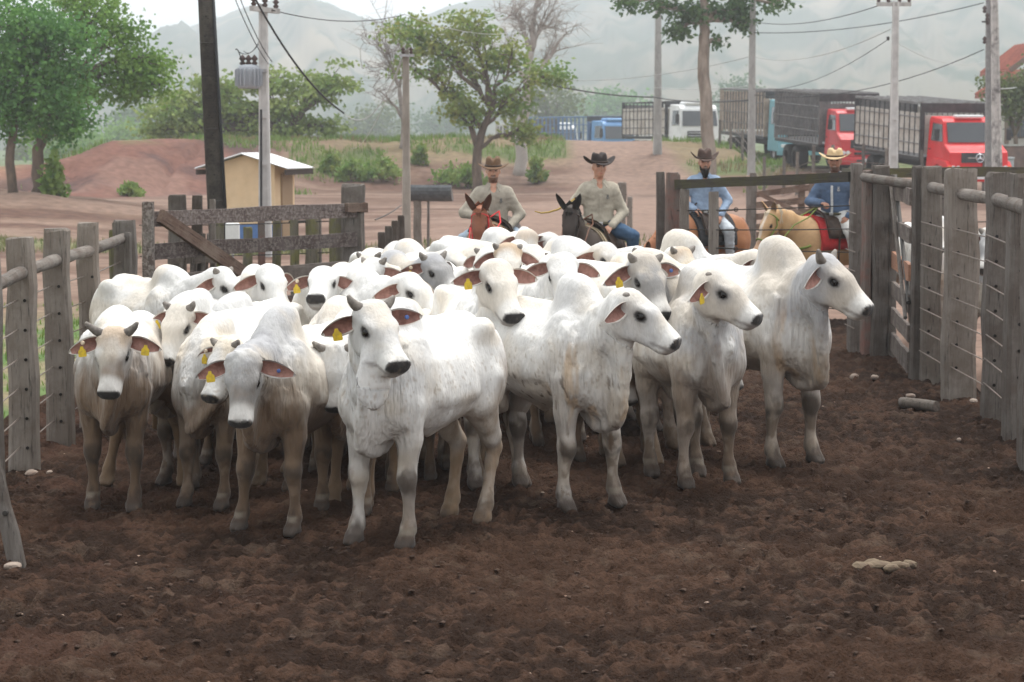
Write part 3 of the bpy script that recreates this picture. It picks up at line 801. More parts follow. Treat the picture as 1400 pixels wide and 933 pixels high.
# ------------------------------------------------------------------ weathered timber
def wood(name, c1, c2, c3, axis='z', rough=.9, flake=None):
    if name in MATS: return MATS[name]
    m = bpy.data.materials.new(name); m.use_nodes = True; n = m.node_tree; N = n.nodes; L = n.links; b = N['Principled BSDF']
    b.inputs['Roughness'].default_value = rough; b.inputs['Specular IOR Level'].default_value = .2
    tc = N.new('ShaderNodeTexCoord'); oi = N.new('ShaderNodeObjectInfo'); mp = N.new('ShaderNodeMapping')
    mu = N.new('ShaderNodeMath'); mu.operation = 'MULTIPLY'; mu.inputs[1].default_value = 37.0; L.new(oi.outputs['Random'], mu.inputs[0])
    cb = N.new('ShaderNodeCombineXYZ')
    for i in range(3): L.new(mu.outputs[0], cb.inputs[i])
    L.new(tc.outputs['Object'], mp.inputs['Vector']); L.new(cb.outputs[0], mp.inputs['Location'])
    mp.inputs['Scale'].default_value = {'z': (1, 1, .06), 'x': (.06, 1, 1), 'y': (1, .06, 1)}[axis]
    def noise(sc, det, src=mp):
        z = N.new('ShaderNodeTexNoise'); z.inputs['Scale'].default_value = sc; z.inputs['Detail'].default_value = det; z.inputs['Roughness'].default_value = .7; L.new(src.outputs[0], z.inputs['Vector']); return z
    def rng(src, a, bb, lo=0, hi=1):
        r = N.new('ShaderNodeMapRange'); r.inputs[1].default_value = a; r.inputs[2].default_value = bb; r.inputs[3].default_value = lo; r.inputs[4].default_value = hi; L.new(src, r.inputs[0]); return r.outputs[0]
    def mix(f, a, bb):
        x = N.new('ShaderNodeMixRGB'); L.new(f, x.inputs['Fac'])
        for s_, k in ((a, 'Color1'), (bb, 'Color2')):
            if isinstance(s_, tuple): x.inputs[k].default_value = (*s_, 1)
            else: L.new(s_, x.inputs[k])
        return x.outputs[0]
    g = noise(28, 8); gr = noise(75, 6)
    mp2 = N.new('ShaderNodeMapping'); L.new(tc.outputs['Object'], mp2.inputs['Vector']); L.new(cb.outputs[0], mp2.inputs['Location'])
    big = noise(3.2, 5, mp2); sp = noise(30, 8, mp2)
    c = mix(rng(g.outputs[0], .35, .65), c1, c2)
    c = mix(rng(big.outputs[0], .44, .60, 0, .8), c, c3)
    c = mix(rng(gr.outputs[0], .56, .66, 0, .9), c, tuple(x * .25 for x in c1))
    if flake: c = mix(rng(sp.outputs[0], .48, .58, 0, .8), c, flake)
    tint = rng(oi.outputs['Random'], 0, 1, .78, 1.15)
    vm = N.new('ShaderNodeVectorMath'); vm.operation = 'SCALE'; L.new(c, vm.inputs[0]); L.new(tint, vm.inputs['Scale'])
    L.new(vm.outputs[0], b.inputs['Base Color'])
    bp = N.new('ShaderNodeBump'); bp.inputs['Strength'].default_value = .75; bp.inputs['Distance'].default_value = .012
    ad = N.new('ShaderNodeMath'); L.new(g.outputs[0], ad.inputs[0]); L.new(gr.outputs[0], ad.inputs[1]); L.new(ad.outputs[0], bp.inputs['Height']); L.new(bp.outputs[0], b.inputs['Normal'])
    MATS[name] = m; return m
W_GREY = wood('timber_grey', (.185, .165, .148), (.130, .112, .098), (.105, .085, .072))
W_PALE = wood('timber_pale', (.245, .215, .188), (.170, .145, .122), (.150, .122, .100))
W_DARK = wood('timber_dark', (.115, .095, .08), (.075, .06, .05), (.06, .045, .035))
W_RED = wood('timber_reddish', (.20, .16, .138), (.14, .112, .097), (.21, .105, .085))
W_LICHEN = wood('timber_lichen', (.175, .155, .120), (.120, .105, .080), (.15, .145, .045))
W_BOARD = wood('board_peeling', (.085, .062, .055), (.12, .09, .08), (.16, .13, .12), 'x', flake=(.24, .205, .185))
W_BOARDP = wood('board_pale', (.23, .195, .17), (.155, .128, .11), (.10, .078, .068), 'x')
W_BROWN = wood('board_brown', (.115, .07, .052), (.16, .105, .08), (.22, .165, .13), 'x')
W_FRESH = wood('board_fresh', (.42, .22, .14), (.35, .18, .115), (.30, .17, .12), 'x')
W_RAIL = wood('log_rail', (.20, .178, .158), (.135, .118, .103), (.105, .078, .062), 'x')
W_MOSS = wood('rail_mossy', (.085, .075, .062), (.058, .05, .043), (.085, .078, .036), 'x')
M_WIRE = mat('fence_wire', (.30, .27, .24), .5, .6, color2=(.18, .12, .09), scale=30)
M_STEEL = mat('galvanised', (.40, .40, .41), .45, .7, color2=(.28, .27, .27), scale=20)
M_HOLE = mat('bored_hole', (.015, .012, .01), .95)
M_BOLT = mat('bolt', (.05, .045, .04), .6, .5)

def post(parent, p, w, d, h, m, seed=0, rot=0.0, round_=False, lean=(0, 0), name='post', sink=.3):
    """one hewn post: irregular section, uneven top"""
    rg = random.Random(seed * 7 + 3); n = 12 if round_ else 8
    ch = .22
    sec = [(cos(2 * pi * k / n) * .5, sin(2 * pi * k / n) * .5) for k in range(n)] if round_ else \
          [(.5 - ch, -.5), (.5, -.5 + ch), (.5, .5 - ch), (.5 - ch, .5), (-.5 + ch, .5), (-.5, .5 - ch), (-.5, -.5 + ch), (-.5 + ch, -.5)]
    if not round_:
        q = rg.uniform(.10, .22); sec = [(x if abs(x) == .5 else math.copysign(.5 - q, x), y if abs(y) == .5 else math.copysign(.5 - q, y)) for x, y in sec]
    rows = 7; vs, fs = [], []
    for i in range(rows):
        u = i / (rows - 1); z = -sink + (h + sink) * u
        wx = w * (1.06 - .10 * u) * (1 + rg.uniform(-.05, .05)); dy = d * (1.06 - .10 * u) * (1 + rg.uniform(-.05, .05)); ox = rg.uniform(-.02, .02) * w * 3
        for (x, y) in sec:
            vs.append((x * wx + ox + lean[0] * u, y * dy + lean[1] * u, z + (rg.uniform(-.025, .025) if i == rows - 1 else 0)))
    # bevelled crown
    for (x, y) in sec: vs.append((x * w * .86 + lean[0], y * d * .86 + lean[1], h + .018 + rg.uniform(-.006, .006)))
    rows += 1
    for i in range(rows - 1):
        for k in range(n):
            a, b = i * n + k, i * n + (k + 1) % n; fs.append((a, b, b + n, a + n))
    fs.append(tuple(range((rows - 1) * n, rows * n)))
    o = mesh_obj(name, vs, fs, m, parent); o.location = p; o.rotation_euler = (0, 0, rot); return o
def rod(parent, name, a, b, r, m, n=8, sag=0.0, segs=1, wob=0.0, seed=0):
    a, b = Vector(a), Vector(b); rg = random.Random(seed)
    pts = [a.lerp(b, i / segs) + Vector((0, 0, -sag * 4 * (i / segs) * (1 - i / segs))) + Vector((rg.uniform(-1, 1), rg.uniform(-1, 1), rg.uniform(-1, 1))) * wob for i in range(segs + 1)]
    # local x along the rod so that the grain follows it
    d = (b - a); q = d.to_track_quat('X', 'Z'); iv = q.inverted()
    mb = MB(); mb.tube([iv @ (p - a) for p in pts], r if isinstance(r, list) else [r * (1 + rg.uniform(-.06, .06) * (wob > 0)) for _ in pts], n)
    o = mb.build(name, m, parent, n > 6); o.location = a; o.rotation_mode = 'QUATERNION'; o.rotation_quaternion = q; return o
def board(parent, name, a, b, h, t, m, seed=0, bev=.006):
    """plank from a to b (centre line), height h, thickness t, slightly uneven edges"""
    a, b = Vector(a), Vector(b); rg = random.Random(seed + 11); L = (b - a).length; n = 6; vs, fs = [], []
    for i in range(n + 1):
        x = L * i / n; e1 = rg.uniform(-.008, .008); e2 = rg.uniform(-.008, .008)
        for (y, z) in ((-t / 2, -h / 2 + e1), (t / 2, -h / 2 + e1), (t / 2, h / 2 + e2), (-t / 2, h / 2 + e2)): vs.append((x, y, z))
    for i in range(n):
        for k in range(4):
            p, q = i * 4 + k, i * 4 + (k + 1) % 4; fs.append((p, q, q + 4, p + 4))
    fs += [(3, 2, 1, 0), (n * 4, n * 4 + 1, n * 4 + 2, n * 4 + 3)]
    o = mesh_obj(name, vs, fs, m, parent); o.location = a; o.rotation_mode = 'QUATERNION'
    d = (b - a).normalized(); s = Vector((0, 0, 1)).cross(d); s = s.normalized() if s.length > 1e-4 else Vector((0, 1, 0)); u = d.cross(s)
    o.rotation_quaternion = Matrix((d, s, u)).transposed().to_quaternion(); return o

# ---------------- right-hand fence: heavy hewn posts, log rail, strung wires
fr = thing('timber_fence', 'heavy grey hewn-post fence with a log rail and strung wires beside the bulls', 'fence', (4.05, 21, 0))
def local(parent, p): return Vector(p) - parent.location
RP = [(1394, 600, .25, .22, 2.08, W_GREY), (1360, 571, .21, .22, 2.07, W_GREY), (1310, 544, .285, .25, 2.08, W_PALE), (1270, 521, .18, .20, 2.08, W_PALE), (1250, 517, .09, .20, 2.08, W_GREY), (1201, 485, .18, .24, 2.05, W_GREY), (1183, 484, .11, .2, 2.0, W_RED), (1167, 480, .13, .2, 2.07, W_GREY), (1420, 640, .27, .26, 2.1, W_GREY), (1470, 690, .27, .26, 2.1, W_GREY)]
for i, (px, py, w, d, h, m) in enumerate(RP):
    p = ground(px, py); post(fr, local(fr, p), w, d, h, m, 10 + i)
g0, g1, g2, g3, g4 = ground(1440, 690), ground(1360, 571), ground(1310, 544), ground(1270, 521), ground(1180, 484)
zr = 1.87
lr = [Vector((p.x - .02, p.y, zr + k)) for p, k in ((g0, .0), (g1, -.01), (g2, 0), (g3, .03), (g4, .07))]
for i in range(4): rod(fr, 'log_rail', local(fr, lr[i]), local(fr, lr[i + 1]), .054 if i < 3 else .05, W_RAIL, 12, 0, 4, .004, i)
for p, k in ((g1, -.01), (g2, 0), (g3, .03), (g4, .07)):
    mb = MB(); mb.lathe([(.088, 0), (.088, .006), (.0, .0065)], 16, (0, 0, 0), Rx(R(90)))
for k in range(7):
    z = .28 + k * .21
    for i, (a, b) in enumerate(((ground(1394, 600), g1), (g1, g2), (g2, g3), (g4, ground(1167, 480)))):
        if (a - b).length < .1: continue
        rod(fr, 'wire', local(fr, (a.x - .10, a.y, z)), local(fr, (b.x - .10, b.y, z + .02)), .006, M_WIRE, 5, .006)
for i, (px, py, w, d, h, m) in enumerate(RP[:4]):
    p = ground(px, py)
    for k in range(7):
        mb = MB(); mb.lathe([(.014, 0), (.014, .006), (.0, .0065)], 8, (0, 0, 0), Rx(R(90)))
        o = mb.build('wire_hole', M_HOLE, fr); o.location = local(fr, (p.x - w * .18, p.y - d * .53 - .004, .28 + k * .21 + .01))
# gate in the fence line between the posts
ga, gb = ground(1214, 485), ground(1243, 517)
gt = thing('board_gate', 'narrow grey board gate between the heavy posts of the right fence', 'gate', (ga.x, ga.y, 0))
for k, (z, h, m) in enumerate(((1.80, .17, W_BOARDP), (1.42, .16, W_BOARDP), (1.05, .17, W_FRESH), (.74, .16, W_BOARDP), (.45, .16, W_BOARDP), (.16, .20, W_BOARDP))):
    board(gt, 'board', local(gt, (ga.x + .03, ga.y - .03, z)), local(gt, (gb.x, gb.y + .03, z - .01)), h, .04, m, 40 + k)
post(gt, local(gt, ga + Vector((.02, -.06, 0))), .09, .10, 1.95, W_GREY, 33, name='upright')
rod(gt, 'brace', local(gt, (ga.x + .03, ga.y - .12, 1.95)), local(gt, (gb.x - .02, gb.y - .02, .75)), .024, M_BOLT, 6)
rod(gt, 'brace', local(gt, (ga.x - .02, ga.y - .13, 1.88)), local(gt, (gb.x - .05, gb.y - .02, .60)), .022, W_GREY, 6)

# ---------------- left-hand fence
fl = thing('timber_fence', 'grey round-edged post fence with a log rail along the grassy verge', 'fence', (-3.5, 18, 0))
LP = [(34, 645, .19, .19, 1.66, W_PALE), (82, 606, .195, .19, 1.66, W_PALE), (125, 580, .17, .17, 1.66, W_PALE), (174, 540, .20, .17, 1.60, W_GREY), (160, 535, .11, .14, 1.50, W_LICHEN), (178, 545, .06, .1, 1.50, W_GREY), (-20, 700, .22, .22, 1.66, W_GREY)]
for i, (px, py, w, d, h, m) in enumerate(LP): post(fl, local(fl, ground(px, py)), w, d, h, m, 60 + i, round_=(i == 4))
q = [ground(-20, 700), ground(34, 645), ground(80, 606), ground(125, 580), ground(172, 540)]
for i in range(4): rod(fl, 'log_rail', local(fl, q[i] + Vector((.02, 0, 1.42 + .01 * i))), local(fl, q[i + 1] + Vector((.02, 0, 1.43 + .01 * i))), .047, W_RAIL, 12, 0, 4, .004, 20 + i)
for k in range(6):
    z = .18 + k * .21
    for i in range(4): rod(fl, 'wire', local(fl, q[i] + Vector((-.02, .05, z))), local(fl, q[i + 1] + Vector((-.02, .05, z + .01))), .005, M_WIRE, 5, .006)
    for i in range(1, 4):
        mb = MB(); mb.lathe([(.012, 0), (.012, .006), (.0, .0065)], 8, (0, 0, 0), Rx(R(90)))
        o = mb.build('wire_hole', M_HOLE, fl); o.location = local(fl, (q[i].x + .045, q[i].y - LP[i - 1][3] * .53 - .004, z + .005))
# leaning stub post at the picture edge
p = ground(30, 772); sp = thing('leaning_post', 'short grey post leaning over in the dark soil near the left fence', 'post', p)
post(sp, (0, 0, 0), .10, .10, .78, W_GREY, 91, lean=(-.20, 0), round_=True, name='stake', sink=.1)
for i, z in enumerate((.3, .55)):
    mb = MB(); mb.lathe([(.016, 0), (.016, .03), (0, .032)], 8, (0, 0, 0), Rx(R(90))); o = mb.build('bolt', M_BOLT, sp); o.location = (-.10 * z / .4, -.035, z)

# ---------------- open board gate on the left with its big brace
ga, gb = Vector((-3.62, 22.6, 0)), Vector((-1.72, 25.2, 0))
gt = thing('board_gate', 'big open gate of peeling boards with a diagonal brace behind the herd', 'gate', ga)
gd = (gb - ga).normalized()
for k, (z, m) in enumerate(((1.565, W_BOARD), (1.24, W_BOARD), (.93, W_BOARDP), (.60, W_BOARD), (.28, W_BOARDP))):
    board(gt, 'board', local(gt, ga + gd * .06 + Vector((0, 0, z))), local(gt, gb + Vector((0, 0, z + .01))), .155, .045, m, 70 + k)
nrm = Vector((gd.y, -gd.x, 0))
board(gt, 'brace', local(gt, ga + gd * .10 + nrm * .06 + Vector((0, 0, 1.60))), local(gt, gb - gd * .5 + nrm * .06 + Vector((0, 0, .22))), .13, .06, W_BROWN, 5)
post(gt, (0, 0, 0), .12, .12, 1.72, wood('timber_peeling', (.16, .12, .10), (.09, .065, .055), (.22, .20, .18), flake=(.34, .30, .27)), 71, name='upright')
post(gt, local(gt, gb + Vector((.02, .02, 0))), .085, .09, 1.78, W_PALE, 72, name='upright')
board(gt, 'latch_board', local(gt, gb - gd * .24 + nrm * .05 + Vector((0, 0, 1.60))), local(gt, gb + gd * .10 + nrm * .05 + Vector((0, 0, 1.60))), .10, .05, W_BROWN, 9)
# gate post it closes on
gp = gb + gd * -.12 + Vector((.02, .18, 0))
lp = thing('gate_post', 'thick dark grey gate post behind the end of the big board gate', 'post', gp)
post(lp, (0, 0, 0), .26, .24, 1.84, W_GREY, 73, name='timber'); post(lp, (-.16, .02, 0), .07, .12, 1.5, W_LICHEN, 74, name='side_plank')
# slats of a second gate stacked behind the hinge post
sg = thing('slatted_gate', 'narrow slatted panel of pale upright sticks behind the gate hinge', 'gate', (-3.52, 24.0, 0))
for i in range(6):
    rod(sg, 'slat', (-.02 + i * .065 - (.05 if i % 2 else 0), .02 * i, .45), (.04 + i * .05, .02 * i, 1.36), .012 if i % 2 else .026, W_PALE if i % 2 else W_GREY, 6)
board(sg, 'board', (-.1, .0, 1.10), (.42, .12, 1.10), .11, .04, W_BOARDP, 2); board(sg, 'board', (-.1, .0, .52), (.42, .12, .52), .08, .04, W_BROWN, 3)
post(sg, (-.05, .22, 0), .19, .16, 1.75, W_GREY, 75, name='post'); post(sg, (.16, .24, 0), .10, .16, 1.74, W_DARK, 76, name='post'); post(sg, (.32, .25, 0), .06, .12, 1.70, W_PALE, 77, name='post')

# ---------------- wire fence behind the gate
fb = thing('wire_fence', 'low fence of mossy round posts and wire behind the board gate', 'fence', (-4, 31, 0))
for i, (px, w, tp, m) in enumerate(((338, .13, 1.15, W_LICHEN), (357, .10, 1.35, W_RED), (378, .12, 1.42, W_LICHEN), (402, .12, 1.42, W_LICHEN), (426, .19, 1.42, W_LICHEN), (436, .07, 1.35, W_PALE), (458, .16, 1.45, W_LICHEN), (300, .12, 1.3, W_LICHEN))):
    p = at(px, 300, 30.5 + .15 * (i % 3)); post(fb, local(fb, (p.x, p.y, 0)), w, w, tp, m, 80 + i, round_=True)
for k, z in enumerate((.4, .8, 1.22)):
    rod(fb, 'wire', local(fb, (at(190, 300, 30.6).x, 30.6, z - .03)), local(fb, (at(462, 300, 30.6).x, 30.6, z + .03)), .007, M_BOLT, 5, .02, 6)
rod(fb, 'turnbuckle', local(fb, (at(395, 300, 30.5).x, 30.5, 1.235)), local(fb, (at(418, 300, 30.5).x, 30.5, 1.245)), .02, M_BOLT, 6)
# row of dark posts running off behind
dp = thing('post_row', 'row of dark square posts with pale sawn tops running off to the yard', 'fence', (-1.9, 29, 0))
for i, (px, Y) in enumerate(((513, 28.2), (522, 29.2), (531, 30.4), (540, 31.6), (548, 32.8))):
    p = at(px, 320, Y); o = post(dp, local(dp, (p.x, Y, 0)), .10 if i else .07, .10, 1.10 + (.03 * i) - (.1 if i == 0 else 0), W_DARK if i else W_PALE, 100 + i)
    if i:
        mb = MB(); mb.box((0, 0, 0), (.085, .085, .012)); c = mb.build('sawn_top', W_PALE, dp); c.location = local(dp, (p.x, Y, 1.10 + .03 * i + .022))
rod(dp, 'wire', local(dp, (at(513, 300, 28).x, 28, 1.36)), local(dp, (at(548, 300, 33).x, 33, 1.38)), .008, M_BOLT, 5, .02, 4)

# ---------------- back fence on the right: mossy top rail, tensioned cables
A = at(916, 300, 28.2); Bp = ground(1165, 480)
bf = thing('cable_fence', 'fence with a dark mossy top rail and tensioned cables in front of two riders', 'fence', (A.x, 28.2, 0))
fd = (Vector((Bp.x, Bp.y, 0)) - Vector((A.x, 28.2, 0))).normalized()
def onb(px):    # point of the fence line under a pixel column
    d = ray(px, 300); o = Vector((A.x, 28.2, 0)); den = d.x * fd.y - d.y * fd.x; t = (o.x * fd.y - o.y * fd.x) / den
    return Vector((d.x * t, d.y * t, 0))
post(bf, local(bf, onb(919)), .175, .17, 1.92, W_RED, 111); post(bf, local(bf, onb(903)) + Vector((0, .03, 0)), .11, .15, 1.92, W_GREY, 112)
post(bf, local(bf, onb(936)), .115, .12, 1.72, W_PALE, 113); post(bf, local(bf, onb(975)), .12, .12, 1.70, W_PALE, 114)
a, b = onb(926), onb(1163)
board(bf, 'top_rail', local(bf, a + Vector((0, 0, 1.79))), local(bf, b + Vector((0, 0, 1.94))), .115, .09, W_MOSS, 6)
for k, (z0, z1) in enumerate(((1.47, 1.62), (1.24, 1.36), (1.03, 1.10), (.72, .78), (.42, .46))):
    rod(bf, 'cable', local(bf, a + Vector((0, -.0, z0))), local(bf, b + Vector((0, 0, z1))), .007, M_BOLT, 5, .01, 4)
    if k < 3:
        t = (onb(1006) - a).length / (b - a).length; p = a.lerp(b, t) + Vector((0, -.01, z0 + (z1 - z0) * t - .008))
        mb = MB(); rr = [Vector((cos(u * pi / 5) * .022, 0, sin(u * pi / 5) * .022)) for u in range(11)]
        mb.tube(rr, .006, 5); o = mb.build('tension_ring', M_BOLT, bf); o.location = local(bf, p)
        rod(bf, 'tension_rod', local(bf, onb(983) + Vector((0, -.01, z0 + .02))), local(bf, p), .010, M_BOLT, 6)
# rail continuing behind the right fence
rb = thing('rail_fence', 'dark top rail fence running behind the heavy right-hand posts', 'fence', (5, 30, 0))
a, b = Vector((4.35, 28.5, 0)), Vector((8.6, 29.5, 0))
board(rb, 'top_rail', local(rb, a + Vector((0, 0, 1.92))), local(rb, b + Vector((0, 0, 1.96))), .12, .08, W_MOSS, 8)
for i in range(5): post(rb, local(rb, a.lerp(b, i / 4)) + Vector((0, .12, 0)), .18, .16, 1.86, W_GREY, 120 + i)
for k in range(5): rod(rb, 'cable', local(rb, a + Vector((0, 0, .4 + k * .3))), local(rb, b + Vector((0, 0, .4 + k * .3))), .007, M_BOLT, 5)

# ---------------- brown board gate and posts across the yard
Y = 47
yg = thing('board_gate', 'dark brown weathered board gate across the yard behind the pale horse', 'gate', (at(1070, 300, Y).x, Y, 0))
for k, (y0, y1) in enumerate(((266, 255), (281, 272), (297, 288), (311, 303), (322, 318))):
    board(yg, 'board', local(yg, at(1034, y0, Y)), local(yg, at(1118, y1, Y)), .13, .05, W_BROWN, 130 + k)
board(yg, 'brace', local(yg, at(1036, 264, Y - .06)), local(yg, at(1100, 295, Y - .06)), .10, .05, W_BROWN, 4)
for i, (px, t) in enumerate(((1025, 1.45), (1030, 1.6), (1096, 1.55), (1112, 1.6))): post(yg, local(yg, (at(px, 300, Y).x, Y + .12, 0)), .14, .14, t, W_GREY if i < 2 else W_BROWN, 140 + i)
def single_post(px, py, w, h, m, label, seed, group=None, lean=(0, 0), rnd=True):
    p = ground(px, py); p.z = tz(p.x, p.y); t = thing('fence_post', label, 'post', p, 0, group)
    post(t, (0, 0, 0), w, w, h, m, seed, round_=rnd, lean=lean, name='timber')
    mb = MB(); mb.tube([(lean[0] * .8 - w * .52, -w * .3, h * .8), (lean[0] * .8 + w * .52, -w * .3, h * .8)], .006, 5); mb.build('staple', M_BOLT, t)
single_post(850, 329, .20, 1.30, W_PALE, 'taller pale round post right of the second rider', 150)
single_post(861, 336, .12, 1.05, W_PALE, 'shorter thin post standing against the taller pale post', 151)
single_post(687, 340, .14, 1.15, W_PALE, 'grey post half hidden behind the first rider', 152)
single_post(711, 337, .05, 1.30, W_PALE, 'thin leaning stick between the two front riders', 153, lean=(-.22, 0))
# feed trough on stakes
p = at(590, 272, 47.0); ft = thing('feed_trough', 'dark grey half-pipe feed trough raised on two stakes beside the slender pole', 'trough', (p.x, 47, 0), R(-8))
M_TROUGH = mat('trough_plastic', (.055, .06, .065), .5, color2=(.10, .105, .11), scale=5, var=.2)
mb = MB(); n = 9; L = .86; prof = [(cos(pi + pi * k / (n - 1)) * .20, sin(pi + pi * k / (n - 1)) * .17) for k in range(n)]
vs, fs = [], []
for (r, s_) in ((1, 1), (.90, 1)):
    for x in (-L / 2, L / 2):
        for (y, z) in prof: vs.append((x, y * r, z * r))
for k in range(n - 1):
    fs.append((k, k + 1, n + k + 1, n + k)); fs.append((2 * n + k, 3 * n + k, 3 * n + k + 1, 2 * n + k + 1))
    fs.append((k, 2 * n + k, 2 * n + k + 1, k + 1)); fs.append((n + k, n + k + 1, 3 * n + k + 1, 3 * n + k))
for k in (0, n - 1): fs.append((k, n + k, 3 * n + k, 2 * n + k))
o = mesh_obj('basin', vs, fs, M_TROUGH, ft); o.location = (0, 0, 1.22); o.rotation_euler = (R(-52), 0, 0)
for x in (-L / 2, L / 2):
    o = mesh_obj('end_plate', [(x, y * .99, z * .99) for y, z in prof] + [(x + .012, y * .99, z * .99) for y, z in prof], [tuple(range(n)), tuple(range(2 * n - 1, n - 1, -1))] + [(k, n + k, n + (k + 1) % n, (k + 1) % n) for k in range(n)], mat('trough_end', (.14, .13, .125), .6), ft)
    o.location = (0, 0, 1.22); o.rotation_euler = (R(-52), 0, 0)
post(ft, (-.30, .02, 0), .15, .14, 1.08, W_PALE, 161, name='stake'); post(ft, (-.07, .0, 0), .05, .05, 1.10, W_GREY, 162, name='stake')

# log lying on the soil
p = ground(1256, 560); lg = thing('log', 'short grey round log lying on the soil by the right fence', 'log', (p.x, p.y, pz(p.x, p.y) + .055), R(-52))
M_LOGEND = mat('log_end', (.10, .08, .07), .95, color2=(.2, .16, .13), scale=30)
rod(lg, 'stem', (-.20, 0, 0), (.20, 0, 0), [.048, .050, .049, .051, .049], W_PALE, 12, 0, 4, .003, 4)
mb = MB(); mb.lathe([(.0, .003), (.046, .002), (.049, -.004)], 12, (0, 0, 0), Ry(R(90))); o = mb.build('sawn_end', M_LOGEND, lg); o.location = (.203, 0, 0)
mb = MB(); mb.lathe([(.0, .003), (.044, .002), (.048, -.004)], 12, (0, 0, 0), Ry(R(-90))); o = mb.build('sawn_end', M_LOGEND, lg); o.location = (-.203, 0, 0)

# post-and-wire line below the trucks and over the bank
pw = thing('wire_fence', 'line of thin posts and wire climbing the bank below the trucks', 'fence', (12, 90, 0))
pts = [(984, 185, 112, 1.3), (999, 190, 110, 1.3), (1015, 195, 106, 1.35), (1045, 215, 94, 1.5), (1072, 225, 90, 1.5), (1090, 232, 87, 1.6), (1112, 236, 85, 1.6), (1138, 240, 83, 1.6), (1180, 245, 82, 1.7), (1212, 247, 81, 1.6), (1260, 250, 80, 1.6), (1302, 250, 80, 1.6), (1345, 250, 80, 1.5)]
prev = None
for i, (px, py, Y, h) in enumerate(pts):
    b = gz(px, py, Y); post(pw, local(pw, b), .13, .13, h, W_PALE if i % 2 else W_GREY, 170 + i, round_=True)
    if prev is not None:
        for z in (.35, .7, 1.05): rod(pw, 'wire', local(pw, prev + Vector((0, 0, z))), local(pw, b + Vector((0, 0, z))), .008, M_WIRE, 4)
    prev = b
# ------------------------------------------------------------------ poles, wires, buildings
M_CONC = mat('concrete', (.42, .41, .39), .9, color2=(.30, .29, .275), scale=3, var=.15, bump=.4, bscale=40, stretch=(1, 1, .4))
M_CONCPALE = mat('concrete_pale', (.55, .54, .525), .9, color2=(.43, .42, .41), scale=2, var=.12, bump=.3, bscale=40)
M_CERAM = mat('insulator', (.06, .035, .03), .3); M_CABLE = mat('power_cable', (.02, .02, .022), .6); M_CABLEPALE = mat('bare_cable', (.42, .42, .42), .5, .3)
W_POLE = wood('utility_pole', (.022, .019, .017), (.040, .034, .029), (.060, .052, .042), flake=None)
def wire_to(parent, a, b, r, m, sag, name='wire', n=14):
    a, b = Vector(a), Vector(b)
    pts = [a.lerp(b, i / n) + Vector((0, 0, -4 * sag * (i / n) * (1 - i / n))) for i in range(n + 1)]
    o = MB().tube([p - parent.location for p in pts], r, 5).build(name, m, parent, True); return o
def insul(parent, p, s=1.0):
    mb = MB(); mb.lathe([(.02 * s, 0), (.045 * s, .03 * s), (.02 * s, .06 * s), (.05 * s, .09 * s), (.02 * s, .13 * s), (.0, .15 * s)], 10); o = mb.build('insulator', M_CERAM, parent, True); o.location = p; return o
# dark wooden pole
Y = 33.5
b = at(303, 400, Y); top = at(279, -40, Y)
wp = thing('utility_pole', 'dark weathered wooden utility pole leaning slightly beside the pump house', 'pole', (b.x, Y, 0))
t = local(wp, top); rod(wp, 'shaft', (0, 0, -.3), t, [.132, .130, .124, .116, .110], W_POLE, 14, 0, 4, .004, 3)
for u in (.30, .52, .78):
    mb = MB(); p = Vector((0, 0, 0)).lerp(t, u); mb.lathe([(.134 - .02 * u, -.012), (.140 - .02 * u, 0), (.134 - .02 * u, .012)], 14); o = mb.build('band', M_BOLT, wp); o.location = p
rod(wp, 'conduit', (.14, -.06, 0), t + Vector((.12, -.06, 0)), .022, M_CABLE, 8)
for k in range(12):
    p = Vector((0, 0, 0)).lerp(t, .2 + k * .06); mb = MB(); mb.lathe([(.012, 0), (.012, .008), (0, .009)], 8, (0, 0, 0), Rx(R(90))); o = mb.build('bolt', M_HOLE, wp); o.location = p + Vector((-.02 + .03 * (k % 2), -.15 + .02 * k / 12, 0))
mb = MB(); mb.box((0, 0, 0), (.20, .12, .30), bev=.015); mbx = mb.build('meter_box', mat('meter_box', (.62, .63, .62), .5, var=.05), wp); mbx.location = local(wp, at(318, 319, Y - .15))
mb = MB(); mb.tube([(0, 0, -.15), (0, 0, -1.0)], .02, 6); c = mb.build('conduit', M_STEEL, wp); c.location = local(wp, at(318, 319, Y - .1))

